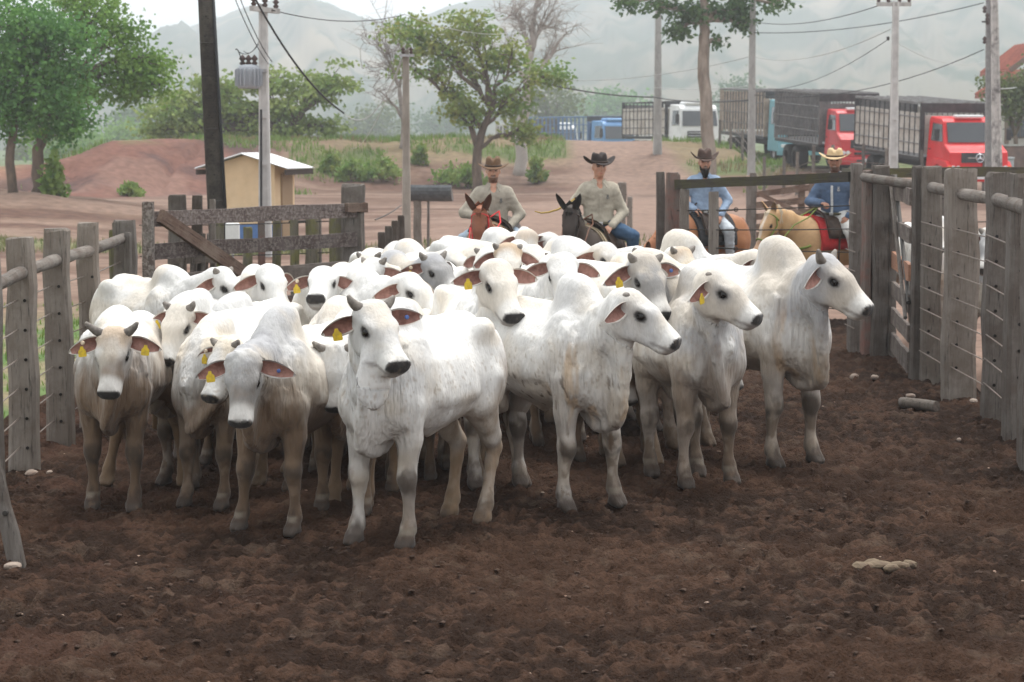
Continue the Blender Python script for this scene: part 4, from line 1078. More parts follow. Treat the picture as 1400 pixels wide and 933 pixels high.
def concrete_pole(px, py_base, Y, w, py_top, label, taper=.62, panels=True, m=None, lean=0.0, group=None):
    b = gz(px, py_base, Y); top = at(px + lean, py_top, Y); h = top.z - b.z
    t = thing('concrete_pole', label, 'pole', b, 0, group); m = m or M_CONC
    n = 6; dx = lean * Y / FPX
    # H-section shaft: two flanges and a recessed web
    for s in (-1, 1):
        vs, fs = [], []
        for i in (0, 1):
            k = 1 if i == 0 else taper; z = -.3 if i == 0 else h; x0 = dx * i
            for (x, y) in ((s * .5 - s * .24, -.5), (s * .5, -.5), (s * .5, .5), (s * .5 - s * .24, .5)): vs.append((x * w * k + x0, y * w * .8 * k, z))
        fs = [(0, 1, 5, 4), (1, 2, 6, 5), (2, 3, 7, 6), (3, 0, 4, 7), (4, 5, 6, 7), (3, 2, 1, 0)]
        if s < 0: fs = [f[::-1] for f in fs]
        mesh_obj('flange', vs, fs, m, t)
    vs = []
    for i in (0, 1):
        k = 1 if i == 0 else taper; z = -.3 if i == 0 else h - .01; x0 = dx * i
        for (x, y) in ((-.27, -.3), (.27, -.3), (.27, .3), (-.27, .3)): vs.append((x * w * k + x0, y * w * .8 * k, z))
    mesh_obj('web', vs, [(0, 1, 5, 4), (1, 2, 6, 5), (2, 3, 7, 6), (3, 0, 4, 7), (4, 5, 6, 7), (3, 2, 1, 0)], m, t)
    if panels:
        for i in range(1, int(h / .95)):
            u = i * .95 / h; k = 1 + (taper - 1) * u; mb = MB(); mb.box((dx * u, 0, i * .95), (w * k * .56, w * .8 * k * .9, .10)); mb.build('rib', m, t)
    return t, top
p1, t1 = concrete_pole(363, 340, 46, .265, 5, 'pale concrete pole carrying the grey transformer in front of the pump house', .62, True, M_CONCPALE)
mb = MB(); mb.lathe([(.0, -.24), (.20, -.24), (.225, -.21), (.225, .17), (.19, .22), (.10, .24), (0, .245)], 18); tr = mb.build('transformer', mat('transformer_paint', (.33, .35, .38), .55, var=.1), p1, True)
tr.location = local(p1, at(340, 105, 45.9))
for k in range(18):
    a = 2 * pi * k / 18; mb = MB(); mb.box((cos(a) * .245, sin(a) * .245, -.02), (.06, .012, .36), Rz(a)); mb.v = [tuple(Vector(v)) for v in mb.v]
    # fins stand radially around the tank
    mb = MB(); M_ = Rz(a); mb.add([M_ @ Vector(v) for v in ((.22, -.007, -.20), (.28, -.007, -.18), (.28, -.007, .14), (.22, -.007, .17), (.22, .007, -.20), (.28, .007, -.18), (.28, .007, .14), (.22, .007, .17))], [(0, 1, 2, 3), (7, 6, 5, 4), (1, 5, 6, 2), (0, 4, 5, 1), (3, 2, 6, 7)]); mb.build('fin', MATS['transformer_paint'], tr)
for x in (-.12, .0, .12): insul(p1, tr.location + Vector((x, 0, .22)), 1.5)
mb = MB(); mb.box((0, 0, 0), (.36, .05, .06)); br = mb.build('bracket', M_STEEL, p1); br.location = tr.location + Vector((.18, .02, .12))
mb = MB(); mb.box((.0, 0, 0), (1.2, .09, .10)); ca = mb.build('crossarm', M_CONC, p1); ca.location = local(p1, at(363, 14, 46)) + Vector((0, -.1, 0)); ca.rotation_euler = (0, 0, R(70))
for k in (-.5, 0, .5): insul(p1, ca.location + Vector((cos(R(70)) * k, sin(R(70)) * k, .05)), 1.4)
wire_to(p1, at(331, 88, 45.8), at(322, 68, 45.7), .012, M_CABLE, -.1, 'jumper'); wire_to(p1, at(325, 70, 45.7), at(357, 55, 46), .008, M_CABLE, .15, 'jumper'); wire_to(p1, at(333, 70, 45.8), at(360, 40, 46), .006, M_CABLE, .2, 'jumper')
rod(p1, 'conduit', local(p1, at(357, 150, 45.8)), local(p1, at(357, 335, 45.8)), .025, M_CABLE, 6)
# slender pole
p2, t2 = concrete_pole(556, 345, 43, .175, 68, 'slender stained concrete pole between the board gate and the feed trough', .66, False, mat('concrete_stained', (.36, .33, .29), .9, color2=(.22, .19, .16), scale=3, var=.2, bump=.5, bscale=30, stretch=(1, 1, .3)))
insul(p2, local(p2, at(551, 74, 42.9)), .9); insul(p2, local(p2, at(562, 74, 42.9)), .9)
mb = MB(); mb.box((0, 0, 0), (.28, .05, .05)); o = mb.build('crossarm', M_STEEL, p2); o.location = local(p2, at(556, 76, 42.9))
p3, t3 = concrete_pole(899, 185, 108, .42, -10, 'hazy concrete pole standing in front of the white cattle truck', .6, True)
p4, t4 = concrete_pole(1027, 235, 92, .33, -10, 'grey concrete pole with a pale base beside the teal truck', .66, True)
mb = MB(); mb.box((0, 0, 0), (.37, .31, .75), bev=.02); o = mb.build('painted_base', mat('pole_base', (.45, .33, .26), .9, var=.2, scale=4), p4); o.location = (0, 0, .42)
p5, t5 = concrete_pole(1221, 250, 60, .25, 2, 'white concrete pole in front of the slatted truck body', .62, True, M_CONCPALE)
mb = MB(); mb.box((0, 0, 0), (.9, .09, .10)); o = mb.build('crossarm', M_CONC, p5); o.location = local(p5, at(1222, 6, 60))
for k in (-.4, -.15, .15, .4): insul(p5, o.location + Vector((k, 0, .05)), 1.3)
mb = MB(); mb.box((0, 0, 0), (.06, .10, .10)); o = mb.build('clamp', M_BOLT, p5); o.location = local(p5, at(1214, 53, 59.8))
p6, t6 = concrete_pole(1366, 250, 62, .28, -20, 'blotched concrete pole close to the red truck cab on the right', .6, False, mat('concrete_blotch', (.46, .44, .42), .9, color2=(.16, .15, .145), scale=2.2, var=.25, bump=.4, bscale=20, fac=(.5, .62)), lean=-12)
p7, t7 = concrete_pole(1352, 235, 76, .22, -20, 'darker slim pole with fittings behind the blotched concrete pole', .75, False, mat('concrete_dark', (.20, .20, .20), .9, color2=(.28, .27, .26), scale=3, var=.2), lean=-5)
for y in (18, 28, 34, 60): insul(p7, local(p7, at(1346 + (y % 3) * 4, y, 75.8)), 1.7)
mb = MB(); mb.box((0, 0, 0), (.22, .10, .05)); o = mb.build('crossarm', M_BOLT, p7); o.location = local(p7, at(1347, 30, 75.8))
# spans
lines = thing('power_lines', 'sagging overhead cables strung between the poles and across the yard', 'cables', (0, 46, 6))
for (a, b, r, m, sag) in (((347, -5, 40), (470, 155, 44), .028, M_CABLE, .25), ((320, -5, 42), (367, 88, 46), .013, M_CABLE, .1), ((327, -5, 42), (372, 85, 46), .013, M_CABLE, .1),
        ((470, 155, 44), (551, 74, 43), .016, M_CABLEPALE, .55), ((480, 203, 104), (552, 78, 43), .012, M_CABLEPALE, .5), ((372, 14, 46), (553, 20, 60), .016, M_CABLE, .2), ((553, 20, 60), (720, 42, 90), .014, M_CABLEPALE, .3),
        ((735, 112, 96), (893, 133, 108), .05, M_CABLE, .15), ((893, 133, 108), (1024, 137, 92), .04, M_CABLE, .15), ((893, 120, 108), (1024, 118, 92), .016, M_CABLEPALE, .1), ((722, 108, 104), (1024, 78, 92), .022, M_CABLEPALE, .4), ((1030, 78, 92), (1218, 40, 60), .016, M_CABLEPALE, .4),
        ((1030, 45, 92), (1345, 4, 76), .022, M_CABLE, .3), ((1030, 30, 92), (1218, 2, 60), .018, M_CABLE, .3), ((1216, 53, 60), (1030, 122, 92), .014, M_CABLE, .45), ((1030, 130, 92), (1345, 68, 76), .022, M_CABLE, .6), ((1220, 55, 60), (1345, 85, 76), .010, M_CABLEPALE, .3), 
        ((1354, 120, 76), (1410, 110, 130), .03, M_CABLEPALE, .2)):
    wire_to(lines, at(*a), at(*b), r * .7, m, sag)

# ---------------- pump house: peach walls, blue skirting, corrugated lean roof
Y = 52
h0 = at(307, 333, Y); w1 = at(416, 333, Y)
ph = thing('pump_house', 'small peach pump house with a blue painted base and a metal gable roof', 'building', (at(333, 300, Y).x, Y, tz(at(333, 300, Y).x, Y) - .05))
M_PEACH = mat('peach_wall', (.66, .49, .32), .9, color2=(.62, .44, .27), scale=1.3, var=.08, bump=.2, bscale=30)
M_BLUEW = mat('blue_skirting', (.10, .185, .40), .85, color2=(.075, .14, .31), scale=3, var=.1)
M_ROOFM = mat('roof_metal', (.55, .57, .59), .45, .35, color2=(.42, .43, .44), scale=2, var=.1)
M_DARKW = mat('dark_eave', (.06, .045, .04), .9)
s = Y / FPX; Wd = (386 - 305) * s; z0 = ph.location.z
def wz(py): return at(341, py, Y).z - z0
ang = R(-14)
D_ = 1.35
def L_(x, y, z): return Rz(ang) @ Vector((x, y, z))
hb, hw, hg = wz(307), wz(225), wz(212)
x0, x1 = -Wd * .50, Wd * .56
def wall_box(name, za, zb, e, m):
    mb = MB(); c = [(x0 - e, -e), (x1 + e, -e), (x1 + e, D_ + e), (x0 - e, D_ + e)]
    v = [L_(x, y, za) for x, y in c] + [L_(x, y, zb) for x, y in c]
    mb.add(v, [(0, 1, 5, 4), (1, 2, 6, 5), (2, 3, 7, 6), (3, 0, 4, 7), (4, 5, 6, 7)]); return mb.build(name, m, ph)
wall_box('skirting', -.2, hb, .012, M_BLUEW); wl = wall_box('wall', -.2, hw, 0, M_PEACH)
xm = (x0 + x1) / 2
mb = MB(); mb.add([L_(x0, 0, hw), L_(x1, 0, hw), L_(xm, 0, hg), L_(x0, .1, hw), L_(x1, .1, hw), L_(xm, .1, hg)], [(0, 1, 2), (5, 4, 3), (0, 2, 5, 3), (1, 4, 5, 2)]); mb.build('gable', M_PEACH, ph)
ov = .42
for sx in (-1, 1):                       # two corrugated slopes, each of pressed ribs
    xe = x0 - ov if sx < 0 else x1 + ov; ze = hw - (hg - hw) * ov / (xm - x0)
    n = 40; vs, fs = [], []
    for i in range(n + 1):
        y = -.22 + (D_ + .44) * i / n; dz = .018 * (1 if i % 4 in (1, 2) else 0)
        vs += [L_(xm, y, hg + .035 + dz), L_(xe, y, ze + .035 + dz), L_(xm, y, hg + .02 + dz), L_(xe, y, ze + .02 + dz)]
    for i in range(n):
        a = i * 4; fs += [(a, a + 4, a + 5, a + 1), (a + 2, a + 3, a + 7, a + 6), (a + 1, a + 5, a + 7, a + 3)]
    fs += [(0, 1, 3, 2), (n * 4, n * 4 + 2, n * 4 + 3, n * 4 + 1)]
    mesh_obj('roof_sheet', vs, fs, M_ROOFM, ph)
    mb = MB(); mb.box(L_(xe + .07 * -sx, D_ / 2, ze - .05), (.05, D_ + .5, .12), Rz(ang)); mb.build('eave_board', M_DARKW, ph)
mb = MB(); mb.box(L_(x1 + .02, .75, 1.0), (.05, .7, 1.7), Rz(ang)); dr = mb.build('door', mat('pump_door', (.30, .20, .12), .7, var=.1), ph)
mb = MB(); mb.box(L_(x1 + .06, 1.0, 1.0), (.03, .03, .12), Rz(ang)); mb.build('handle', M_STEEL, dr)

# ---------------- red-roofed house at the right edge
Y = 118
hb_ = gz(1420, 215, Y); hs_ = thing('house', 'pale house with a red tiled roof behind the garden tree', 'building', hb_)
M_TILE = mat('roof_tile', (.33, .10, .065), .85, color2=(.23, .075, .055), scale=1.5, var=.25, bump=.5, bscale=8); M_PLAST = mat('plaster', (.55, .52, .48), .9, color2=(.46, .43, .39), scale=1, var=.06); M_FASC = mat('fascia', (.16, .115, .09), .8)
def gable_roof(x0, x1, ze, zr, y0, y1, nm):
    xm = (x0 + x1) / 2
    rf = MB(); rf.add([(x0, y0, ze), (xm, y0, zr), (xm, y1, zr), (x0, y1, ze), (x0, y0, ze - .15), (xm, y0, zr - .15), (xm, y1, zr - .15), (x0, y1, ze - .15), (x1, y0, ze), (x1, y1, ze), (x1, y0, ze - .15), (x1, y1, ze - .15)],
        [(0, 3, 2, 1), (1, 2, 9, 8), (4, 5, 6, 7), (5, 10, 11, 6), (0, 1, 5, 4), (1, 8, 10, 5), (0, 4, 7, 3), (8, 9, 11, 10)])
    o = rf.build(nm, M_TILE, hs_)
    n = 12
    for side, xe in ((0, x0), (1, x1)):
        for i in range(n):
            y = y0 + (y1 - y0) * (i + .5) / n; a, b = Vector((xe, y, ze + .04)), Vector((xm, y, zr + .04)); MB().tube([a, b], .10, 6).build('tile_row', M_TILE, o)
    mb = MB(); mb.add([(x0 + .5, y0 + .45, ze - .2), (x1 - .5, y0 + .45, ze - .2), (xm, y0 + .45, zr - .2)], [(0, 1, 2)]); mb.build('gable', M_PLAST, hs_)
    for xe in (x0, x1): board(hs_, 'barge_board', (xe, y0 - .06, ze - .05), (xm, y0 - .06, zr - .05), .28, .06, M_FASC, 2)
zt = lambda py: at(1400, py, Y).z - hb_.z
xx = lambda px: at(px, 150, Y).x - hb_.x
gable_roof(xx(1371), xx(1470), zt(97), zt(58), -1.5, 6, 'upper_roof')
gable_roof(xx(1335), xx(1420), zt(131), zt(100), -3.2, 0.5, 'porch_roof')
mb = MB(); mb.box(((xx(1376) + xx(1470)) / 2, 2.5, zt(97) / 2), (xx(1470) - xx(1376), 6, zt(97))); mb.build('wall', M_PLAST, hs_)
for px in (1343, 1362, 1392): mb = MB(); mb.box((xx(px), -2.6, zt(131) / 2), (.2, .2, zt(131))); mb.build('porch_post', M_FASC, hs_)
for px in (1384, 1400):
    mb = MB(); mb.box((xx(px), -.52, 1.6), (.7, .06, 1.0)); w_ = mb.build('window', M_FASC, hs_)
    mb = MB(); mb.box((xx(px), -.56, 1.6), (.56, .03, .86)); mb.build('pane', mat('window_glass', (.04, .05, .06), .1, spec=.6), w_)
# low retaining wall and bins in front of the house
rw = gz(1380, 225, 100); wl_ = thing('low_wall', 'low brown earth-stained wall in front of the garden tree', 'wall', rw)
mb = MB(); mb.box((0, 0, .55), (6, .3, 1.1), bev=.03); mb.build('masonry', mat('brown_wall', (.20, .135, .115), .95, color2=(.13, .09, .08), scale=1.5, var=.2), wl_)
mb = MB(); mb.box((0, 0, 1.13), (6.1, .4, .08)); mb.build('coping', M_CONC, wl_)
mb = MB()
tk = thing('water_tank', 'small grey tank standing by the low brown wall', 'tank', gz(1372, 205, 97)); M_TANK = mat('tank_grey', (.30, .32, .33), .7, var=.15)
MB().lathe([(.0, 0), (.42, .0), (.45, .05), (.45, .75), (.42, .8), (0, .82)], 16).build('body', M_TANK, tk, True); MB().lathe([(.47, .78), (.49, .80), (.47, .86), (.0, .88)], 16).build('lid', M_TANK, tk)
# ------------------------------------------------------------------ cattle trucks
def paint(name, c, r=.5):
    m = mat(name, c, r, color2=tuple(x * .82 for x in c), scale=1.2, var=.05, spec=.3); m.node_tree.nodes['Principled BSDF'].inputs['Coat Weight'].default_value = .1; return m
P_RED = paint('paint_red', (.66, .016, .020)); P_RED2 = paint('paint_red_faded', (.56, .045, .05), .5); P_WHITE = paint('paint_white', (.74, .75, .75)); P_BLUE = paint('paint_blue', (.14, .30, .55)); P_TEAL = paint('paint_teal', (.16, .36, .42), .55)
M_GLASS = mat('dark_glass', (.030, .036, .042), .08, spec=.8); M_BLACK = mat('black_metal', (.022, .022, .024), .6, color2=(.05, .05, .052), scale=3, var=.2); M_RUBBER = mat('tyre_rubber', (.025, .024, .023), .9, var=.2)
M_LAMP = mat('lamp_glass', (.65, .66, .66), .1, spec=.9); M_AMBER = mat('lamp_amber', (.75, .22, .02), .25); M_CHROME = mat('chrome', (.62, .63, .65), .2, .9); M_PLATE = mat('number_plate', (.66, .66, .66), .5)
M_SLATW = mat('slat_white', (.52, .49, .45), .85, color2=(.36, .32, .28), scale=2, var=.15); M_SLATG = mat('slat_grey', (.10, .098, .098), .8, color2=(.17, .16, .155), scale=3, var=.15); M_SLATB = mat('slat_blue', (.10, .17, .30), .6, var=.15); M_TAN = mat('slat_tan', (.40, .33, .27), .85, color2=(.26, .21, .17), scale=2, var=.2); M_RAILG = mat('rail_grey', (.20, .20, .20), .7, .1, color2=(.13, .12, .115), scale=3, var=.2)
def wheel(parent, x, y, r=.50, w=.28, side=1):
    o = bpy.data.objects.new('wheel', None); link(o, parent); o.location = (x, y, r); o.empty_display_size = .1
    MB().lathe([(r * .56, -w / 2), (r * .92, -w / 2), (r, -w * .36), (r, w * .36), (r * .92, w / 2), (r * .56, w / 2)], 20, (0, 0, 0), Rx(R(90))).build('tyre', M_RUBBER, o, True)
    MB().lathe([(0, .05), (.10, .06), (.12, .02), (r * .45, -.02), (r * .56, .08)], 16, (0, 0, 0), Rx(R(90 * side))).build('rim', M_STEEL, o, True)
def prism(parent, name, prof, w0, w1, m, zsplit=None, bev=0):
    """side profile (x,z) extruded across y; half-width w(z) narrows from w0 at zsplit to w1 at the top"""
    zt = max(p[1] for p in prof); zs = zsplit if zsplit is not None else -9
    hw = lambda z: w0 if z <= zs else w0 + (w1 - w0) * (z - zs) / (zt - zs)
    n = len(prof); vs = [(x, hw(z), z) for x, z in prof] + [(x, -hw(z), z) for x, z in prof]
    bm = bmesh.new(); V = [bm.verts.new(v) for v in vs]
    bm.faces.new(V[:n]); bm.faces.new(V[n:][::-1])
    for i in range(n): bm.faces.new((V[i], V[n + i], V[n + (i + 1) % n], V[(i + 1) % n]))
    bmesh.ops.recalc_face_normals(bm, faces=bm.faces)
    if bev: bmesh.ops.bevel(bm, geom=list(bm.edges), offset=bev, segments=2, profile=.6, affect='EDGES')
    me = bpy.data.meshes.new(name); bm.to_mesh(me); bm.free(); me.materials.append(m); return link(bpy.data.objects.new(name, me), parent)
def panel(parent, name, a, b, c, d, m, t=.02):
    """four corners (counter-clockwise seen from outside), given a little thickness outwards"""
    a, b, c, d = map(Vector, (a, b, c, d)); n = (b - a).cross(d - a).normalized() * t
    return MB().add([a, b, c, d, a + n, b + n, c + n, d + n], [(3, 2, 1, 0), (4, 5, 6, 7), (0, 1, 5, 4), (1, 2, 6, 5), (2, 3, 7, 6), (3, 0, 4, 7)]).build(name, m, parent)
def truck(label, px, py, Y, yaw, pitch, cabm, style, slat, n_slat, Lc, top, postm, railm, floor=1.22, inner=None, roofm=None, z=None, hdr=True, rails=4, slatw=.06):
    b = at(px, py, Y); base = Vector((b.x, Y, tz(b.x, Y) if z is None else z))
    t = thing('cattle_truck', label, 'truck', base, 0, 'cattle trucks queued along the bank'); t.rotation_euler = (0, R(pitch), R(yaw) - pi / 2)
    W = 1.16
    if style == 'bonnet':
        cab = prism(t, 'cab', [(-.06, .80), (-.04, 1.10), (-.10, 1.52), (-.62, 1.78), (-.98, 2.56), (-1.15, 2.66), (-2.15, 2.70), (-2.25, 2.60), (-2.25, .80)], W - .06, W - .16, cabm, 1.75, .05)
        nz = lambda u: (-.645 + (-.955 + .645) * u, 1.84 + (2.53 - 1.84) * u)
        x0, z0 = nz(0); x1, z1 = nz(1); e = .03
        panel(t, 'windscreen', (x0 + e, -.96, z0), (x0 + e, .96, z0), (x1 + e, .91, z1), (x1 + e, -.91, z1), M_GLASS, .012)
        panel(t, 'grille', (-.025, -.68, 1.16), (-.025, .68, 1.16), (-.085, .66, 1.50), (-.085, -.66, 1.50), M_BLACK, .02)
        # bar and three-pointed star in a ring
        MB().box((.0, 0, 1.33), (.02, .92, .035)).build('grille_bar', M_CHROME, t)
        em = MB(); em.tube([Vector((.02, cos(k * pi / 8) * .15, 1.33 + sin(k * pi / 8) * .15)) for k in range(17)], .018, 6, cap=False)
        for k in range(3):
            a = R(90 + 120 * k); em.tube([(.022, 0, 1.33), (.022, cos(a) * .145, 1.33 + sin(a) * .145)], [.028, .008], 6)
        em.build('emblem', M_CHROME, t)
        MB().box((-.02, 0, .95), (.10, 1.02, .10), bev=.01).build('air_slot', M_BLACK, t)
        for s in (-1, 1):
            fw = prism(t, 'fender', [(.02, .72), (.02, 1.02), (-.15, 1.20), (-1.35, 1.26), (-1.45, 1.05), (-1.40, .80), (-1.22, .98), (-.92, 1.06), (-.60, .98), (-.42, .72)], .16, .14, cabm, 1.0, .03); fw.location = (0, s * 1.06, 0)
            for k, (yy, r_, mm) in enumerate(((.80, .075, M_LAMP), (.98, .075, M_LAMP), (1.13, .055, M_AMBER))):
                MB().lathe([(r_ * 1.15, 0), (r_ * 1.1, .03), (r_, .02), (r_ * .6, .04), (0, .05)], 14, (.0, s * yy, .98 + (.015 if k == 2 else 0)), Ry(R(90))).build('headlight', mm, t, True)
            MB().tube([(-.75, s * (W - .02), 2.3), (-.68, s * (W + .20), 2.35), (-.68, s * (W + .20), 1.95)], .015, 6).build('mirror_arm', M_BLACK, t); MB().box((-.68, s * (W + .20), 2.12), (.06, .18, .42), bev=.02).build('mirror', M_BLACK, t)
            q = [(-1.0, 2.46), (-1.85, 2.48), (-1.85, 1.86), (-.78, 1.86)]; hw = lambda z: W - .06 - .10 * (z - 1.75) / .95 + .008
            vs = [(x, s * hw(zz), zz) for x, zz in q]; panel(t, 'side_window', *(vs if s < 0 else vs[::-1]), M_GLASS, .006)
            MB().tube([(-2.0, s * (W - .05), 1.55), (-1.85, s * (W - .05), 1.55)], .02, 6).build('door_handle', M_BLACK, t)
        bp = prism(t, 'bumper', [(.12, .50), (.14, .62), (.12, .80), (-.15, .82), (-.15, .50)], 1.22, 1.22, cabm, None, .02)
        for s in (-1, 1): MB().box((.145, s * .36, .66), (.02, .22, .10)).build('bumper_slot', M_BLACK, t)
        MB().box((.155, 0, .67), (.02, .46, .15), bev=.005).build('number_plate', M_PLATE, t)
        MB().box((-1.15, 0, 2.74), (.30, 1.05, .09), bev=.02).build('roof_visor', P_WHITE, t)
        xc = -2.45
    else:
        cab = prism(t, 'cab', [(-.02, .55), (.0, 1.0), (-.02, 1.75), (-.22, 2.75), (-.45, 2.95), (-1.75, 3.0), (-1.85, 2.9), (-1.85, .55)], W, W - .08, cabm, 1.75, .06)
        panel(t, 'windscreen', (.012, -1.03, 1.80), (.012, 1.03, 1.80), (-.165, .98, 2.62), (-.165, -.98, 2.62), M_GLASS, .012)
        panel(t, 'grille', (.022, -.75, 1.02), (.022, .75, 1.02), (.006, .75, 1.52), (.006, -.75, 1.52), M_BLACK, .02)
        for k in range(3): MB().box((.045, 0, 1.12 + k * .15), (.02, 1.4, .03)).build('grille_bar', cabm if k != 1 else M_CHROME, t)
        if cabm is P_BLUE: MB().box((.05, .0, 2.05), (.01, .01, .01)).build('wiper', M_BLACK, t)
        for s in (-1, 1):
            MB().box((.06, s * .86, .82), (.06, .42, .20), bev=.03).build('headlight', M_LAMP, t)
            MB().tube([(-.2, s * (W - .02), 2.6), (-.02, s * (W + .16), 2.55), (-.02, s * (W + .16), 1.9)], .015, 6).build('mirror_arm', M_BLACK, t); MB().box((-.02, s * (W + .17), 2.2), (.07, .22, .55), bev=.03).build('mirror', M_BLACK, t)
            q = [(-.42, 2.65), (-1.3, 2.65), (-1.3, 1.85), (-.25, 1.85)]; vs = [(x, s * (W + .006 - .08 * max(0, (zz - 1.75) / 1.25)), zz) for x, zz in q]; panel(t, 'side_window', *(vs if s < 0 else vs[::-1]), M_GLASS, .006)
        prism(t, 'bumper', [(.10, .40), (.12, .60), (.06, .95), (-.10, .95), (-.10, .40)], 1.22, 1.22, cabm, None, .02)
        MB().box((-.75, 0, 3.05), (.9, 1.5, .22), bev=.08).build('air_deflector', cabm, t); MB().box((.13, 0, .62), (.02, .42, .13)).build('number_plate', M_PLATE, t)
        xc = -2.05
    # cattle body
    W2 = 1.27; x1 = xc - Lc
    MB().box((xc - Lc / 2, 0, floor - .07), (Lc, W2 * 2, .14)).build('floor', M_BLACK, t)
    MB().box((x1 / 2 - .3, 0, .85), (-x1 - .6, .85, .22)).build('chassis', M_BLACK, t)
    for s in (-1, 1):
        for i in range(n_slat + 1):
            x = xc - Lc * i / n_slat; MB().box((x, s * W2, (floor + top) / 2), (slatw, .036, top - floor - .06)).build('stake', postm, t)
        if inner is not None:
            for i in range(n_slat):
                x = xc - Lc * (i + .5) / n_slat; w = Lc / n_slat - slatw - .01; MB().box((x, s * (W2 - .006), (floor + top) / 2 - .10), (w * .86, .03, top - floor - .45)).build('slat', inner, t)
        for k in range(rails + 1):
            z_ = floor + (top - floor) * k / rails; MB().tube([(xc, s * (W2 + .034), z_), (x1, s * (W2 + .034), z_)], .018, 6).build('rail', railm, t)
    for x in (xc, x1):
        for s in (-1, 1): MB().box((x + (.02 if x == xc else -.02), s * (W2 - .06), (floor + top) / 2), (.10, .16, top - floor + .05)).build('corner_post', postm, t)
    if hdr:
        MB().box((xc + .03, 0, top - .14), (.09, W2 * 2 + .05, .34)).build('header_board', M_BLACK, t)
        MB().box((xc - .02, 0, (floor + top) / 2 - .15), (.05, W2 * 2 - .3, top - floor - .5)).build('front_wall', inner or postm, t)
    for i in range(7):
        y = -W2 + 2 * W2 * i / 6
        if roofm is not None: MB().tube([(xc, y, top + .05), (x1, y, top + .05)], .03, 6).build('roof_bar', roofm, t)
    for i in range(6): x = xc - Lc * i / 5; MB().tube([(x, -W2, top + .02), (x, W2, top + .02)], .03, 6).build('roof_hoop', railm, t)
    for s in (-1, 1):
        wheel(t, -.92, s * 1.0, side=-s)
        for x in (x1 + 1.6, x1 + 2.9): wheel(t, x, s * .98, w=.50, side=-s)
    MB().box((x1 - .05, 0, (floor + top) / 2), (.06, W2 * 2 - .2, top - floor - .2)).build('tailgate', M_SLATG, t)
    return t
truck('red short-nosed cattle truck with a white-boarded body in front of the queue', 1338, 250, 80, 12, 3.0, P_RED, 'bonnet', None, 13, 6.6, 3.12, M_BLACK, M_RAILG, inner=M_SLATW, roofm=M_RAILG, z=.27)
truck('faded red cattle truck with a dark cage body behind the bright red one', 1184, 240, 93, 10, 2.5, P_RED2, 'bonnet', None, 15, 6.4, 3.3, M_SLATG, M_RAILG, z=.70, roofm=M_SLATG, rails=4, slatw=.05)
truck('teal cattle truck with a tall tan slatted body at the back of the nearest queue', 1096, 232, 108, 11, 2.0, P_TEAL, 'flat', None, 15, 7.5, 3.35, M_TAN, M_SLATG, inner=None, roofm=M_SLATG, slatw=.16, z=1.05)
truck('white cab-over cattle truck with a black and white slatted body on the bank crest', 957, 190, 125, 17, 0, P_WHITE, 'flat', None, 11, 7.0, 3.15, M_BLACK, M_BLACK, inner=M_SLATW, z=1.1)
truck('blue cab-over cattle truck with a blue slatted body beyond the dirt road', 847, 190, 148, 26, 0, P_BLUE, 'flat', None, 15, 9.0, 3.25, M_SLATB, M_SLATB, inner=None, z=.35, slatw=.12)
truck('small far white cattle truck behind the blue truck', 772, 190, 172, 24, 0, P_WHITE, 'flat', None, 12, 8.0, 3.0, M_SLATW, M_SLATW, z=.2, slatw=.2, hdr=False)
# ------------------------------------------------------------------ humped white cattle
def coat_mat():
    if 'coat' in MATS: return MATS['coat']
    m = mat('coat', attr='coat', rough=.80, var=.09, scale=14, bump=.55, bscale=70, spec=.2, stretch=(1, 1, .38))
    n = m.node_tree; b = n.nodes['Principled BSDF']
    # hanging skin folds on neck and dewlap: vertical creases where the coat's alpha says so
    tc = n.nodes.new('ShaderNodeTexCoord'); mp = n.nodes.new('ShaderNodeMapping'); mp.inputs['Scale'].default_value = (1, 1, .10); oi = n.nodes.new('ShaderNodeObjectInfo')
    mu0 = n.nodes.new('ShaderNodeMath'); mu0.operation = 'MULTIPLY'; mu0.inputs[1].default_value = 23.0; n.links.new(oi.outputs['Random'], mu0.inputs[0]); cx = n.nodes.new('ShaderNodeCombineXYZ'); n.links.new(mu0.outputs[0], cx.inputs[0]); n.links.new(cx.outputs[0], mp.inputs['Location'])
    nz = n.nodes.new('ShaderNodeTexNoise'); nz.inputs['Scale'].default_value = 21; nz.inputs['Detail'].default_value = 2.5; at_ = n.nodes.new('ShaderNodeAttribute'); at_.attribute_name = 'coat'
    n.links.new(tc.outputs['Object'], mp.inputs['Vector']); n.links.new(mp.outputs[0], nz.inputs['Vector'])
    mu = n.nodes.new('ShaderNodeMath'); mu.operation = 'MULTIPLY'; n.links.new(nz.outputs['Fac'], mu.inputs[0]); n.links.new(at_.outputs['Alpha'], mu.inputs[1])
    b2 = n.nodes.new('ShaderNodeBump'); b2.inputs['Strength'].default_value = 1.0; b2.inputs['Distance'].default_value = .040; n.links.new(mu.outputs[0], b2.inputs['Height'])
    b1 = b.inputs['Normal'].links[0].from_node; n.links.new(b2.outputs[0], b1.inputs['Normal'])
    b.inputs['Sheen Weight'].default_value = .12
    b.inputs['Sheen Roughness'].default_value = .5
    return m
M_EYE = mat('eye', (.006, .004, .003), .16, spec=.35)
M_HORN = mat('horn', (.24, .215, .185), .6, color2=(.10, .085, .075), scale=14, var=.2, bump=.4, bscale=40)
M_EARIN = mat('ear_inside', (.34, .18, .145), .75, color2=(.13, .055, .042), scale=9, var=.2, bump=.3, bscale=80)
M_EAROUT = mat('ear_outside', (.66, .63, .58), .85, color2=(.45, .40, .35), scale=10, var=.1)
M_EARGREY = mat('ear_outside_grey', (.50, .48, .45), .85, color2=(.25, .22, .20), scale=14, var=.1)
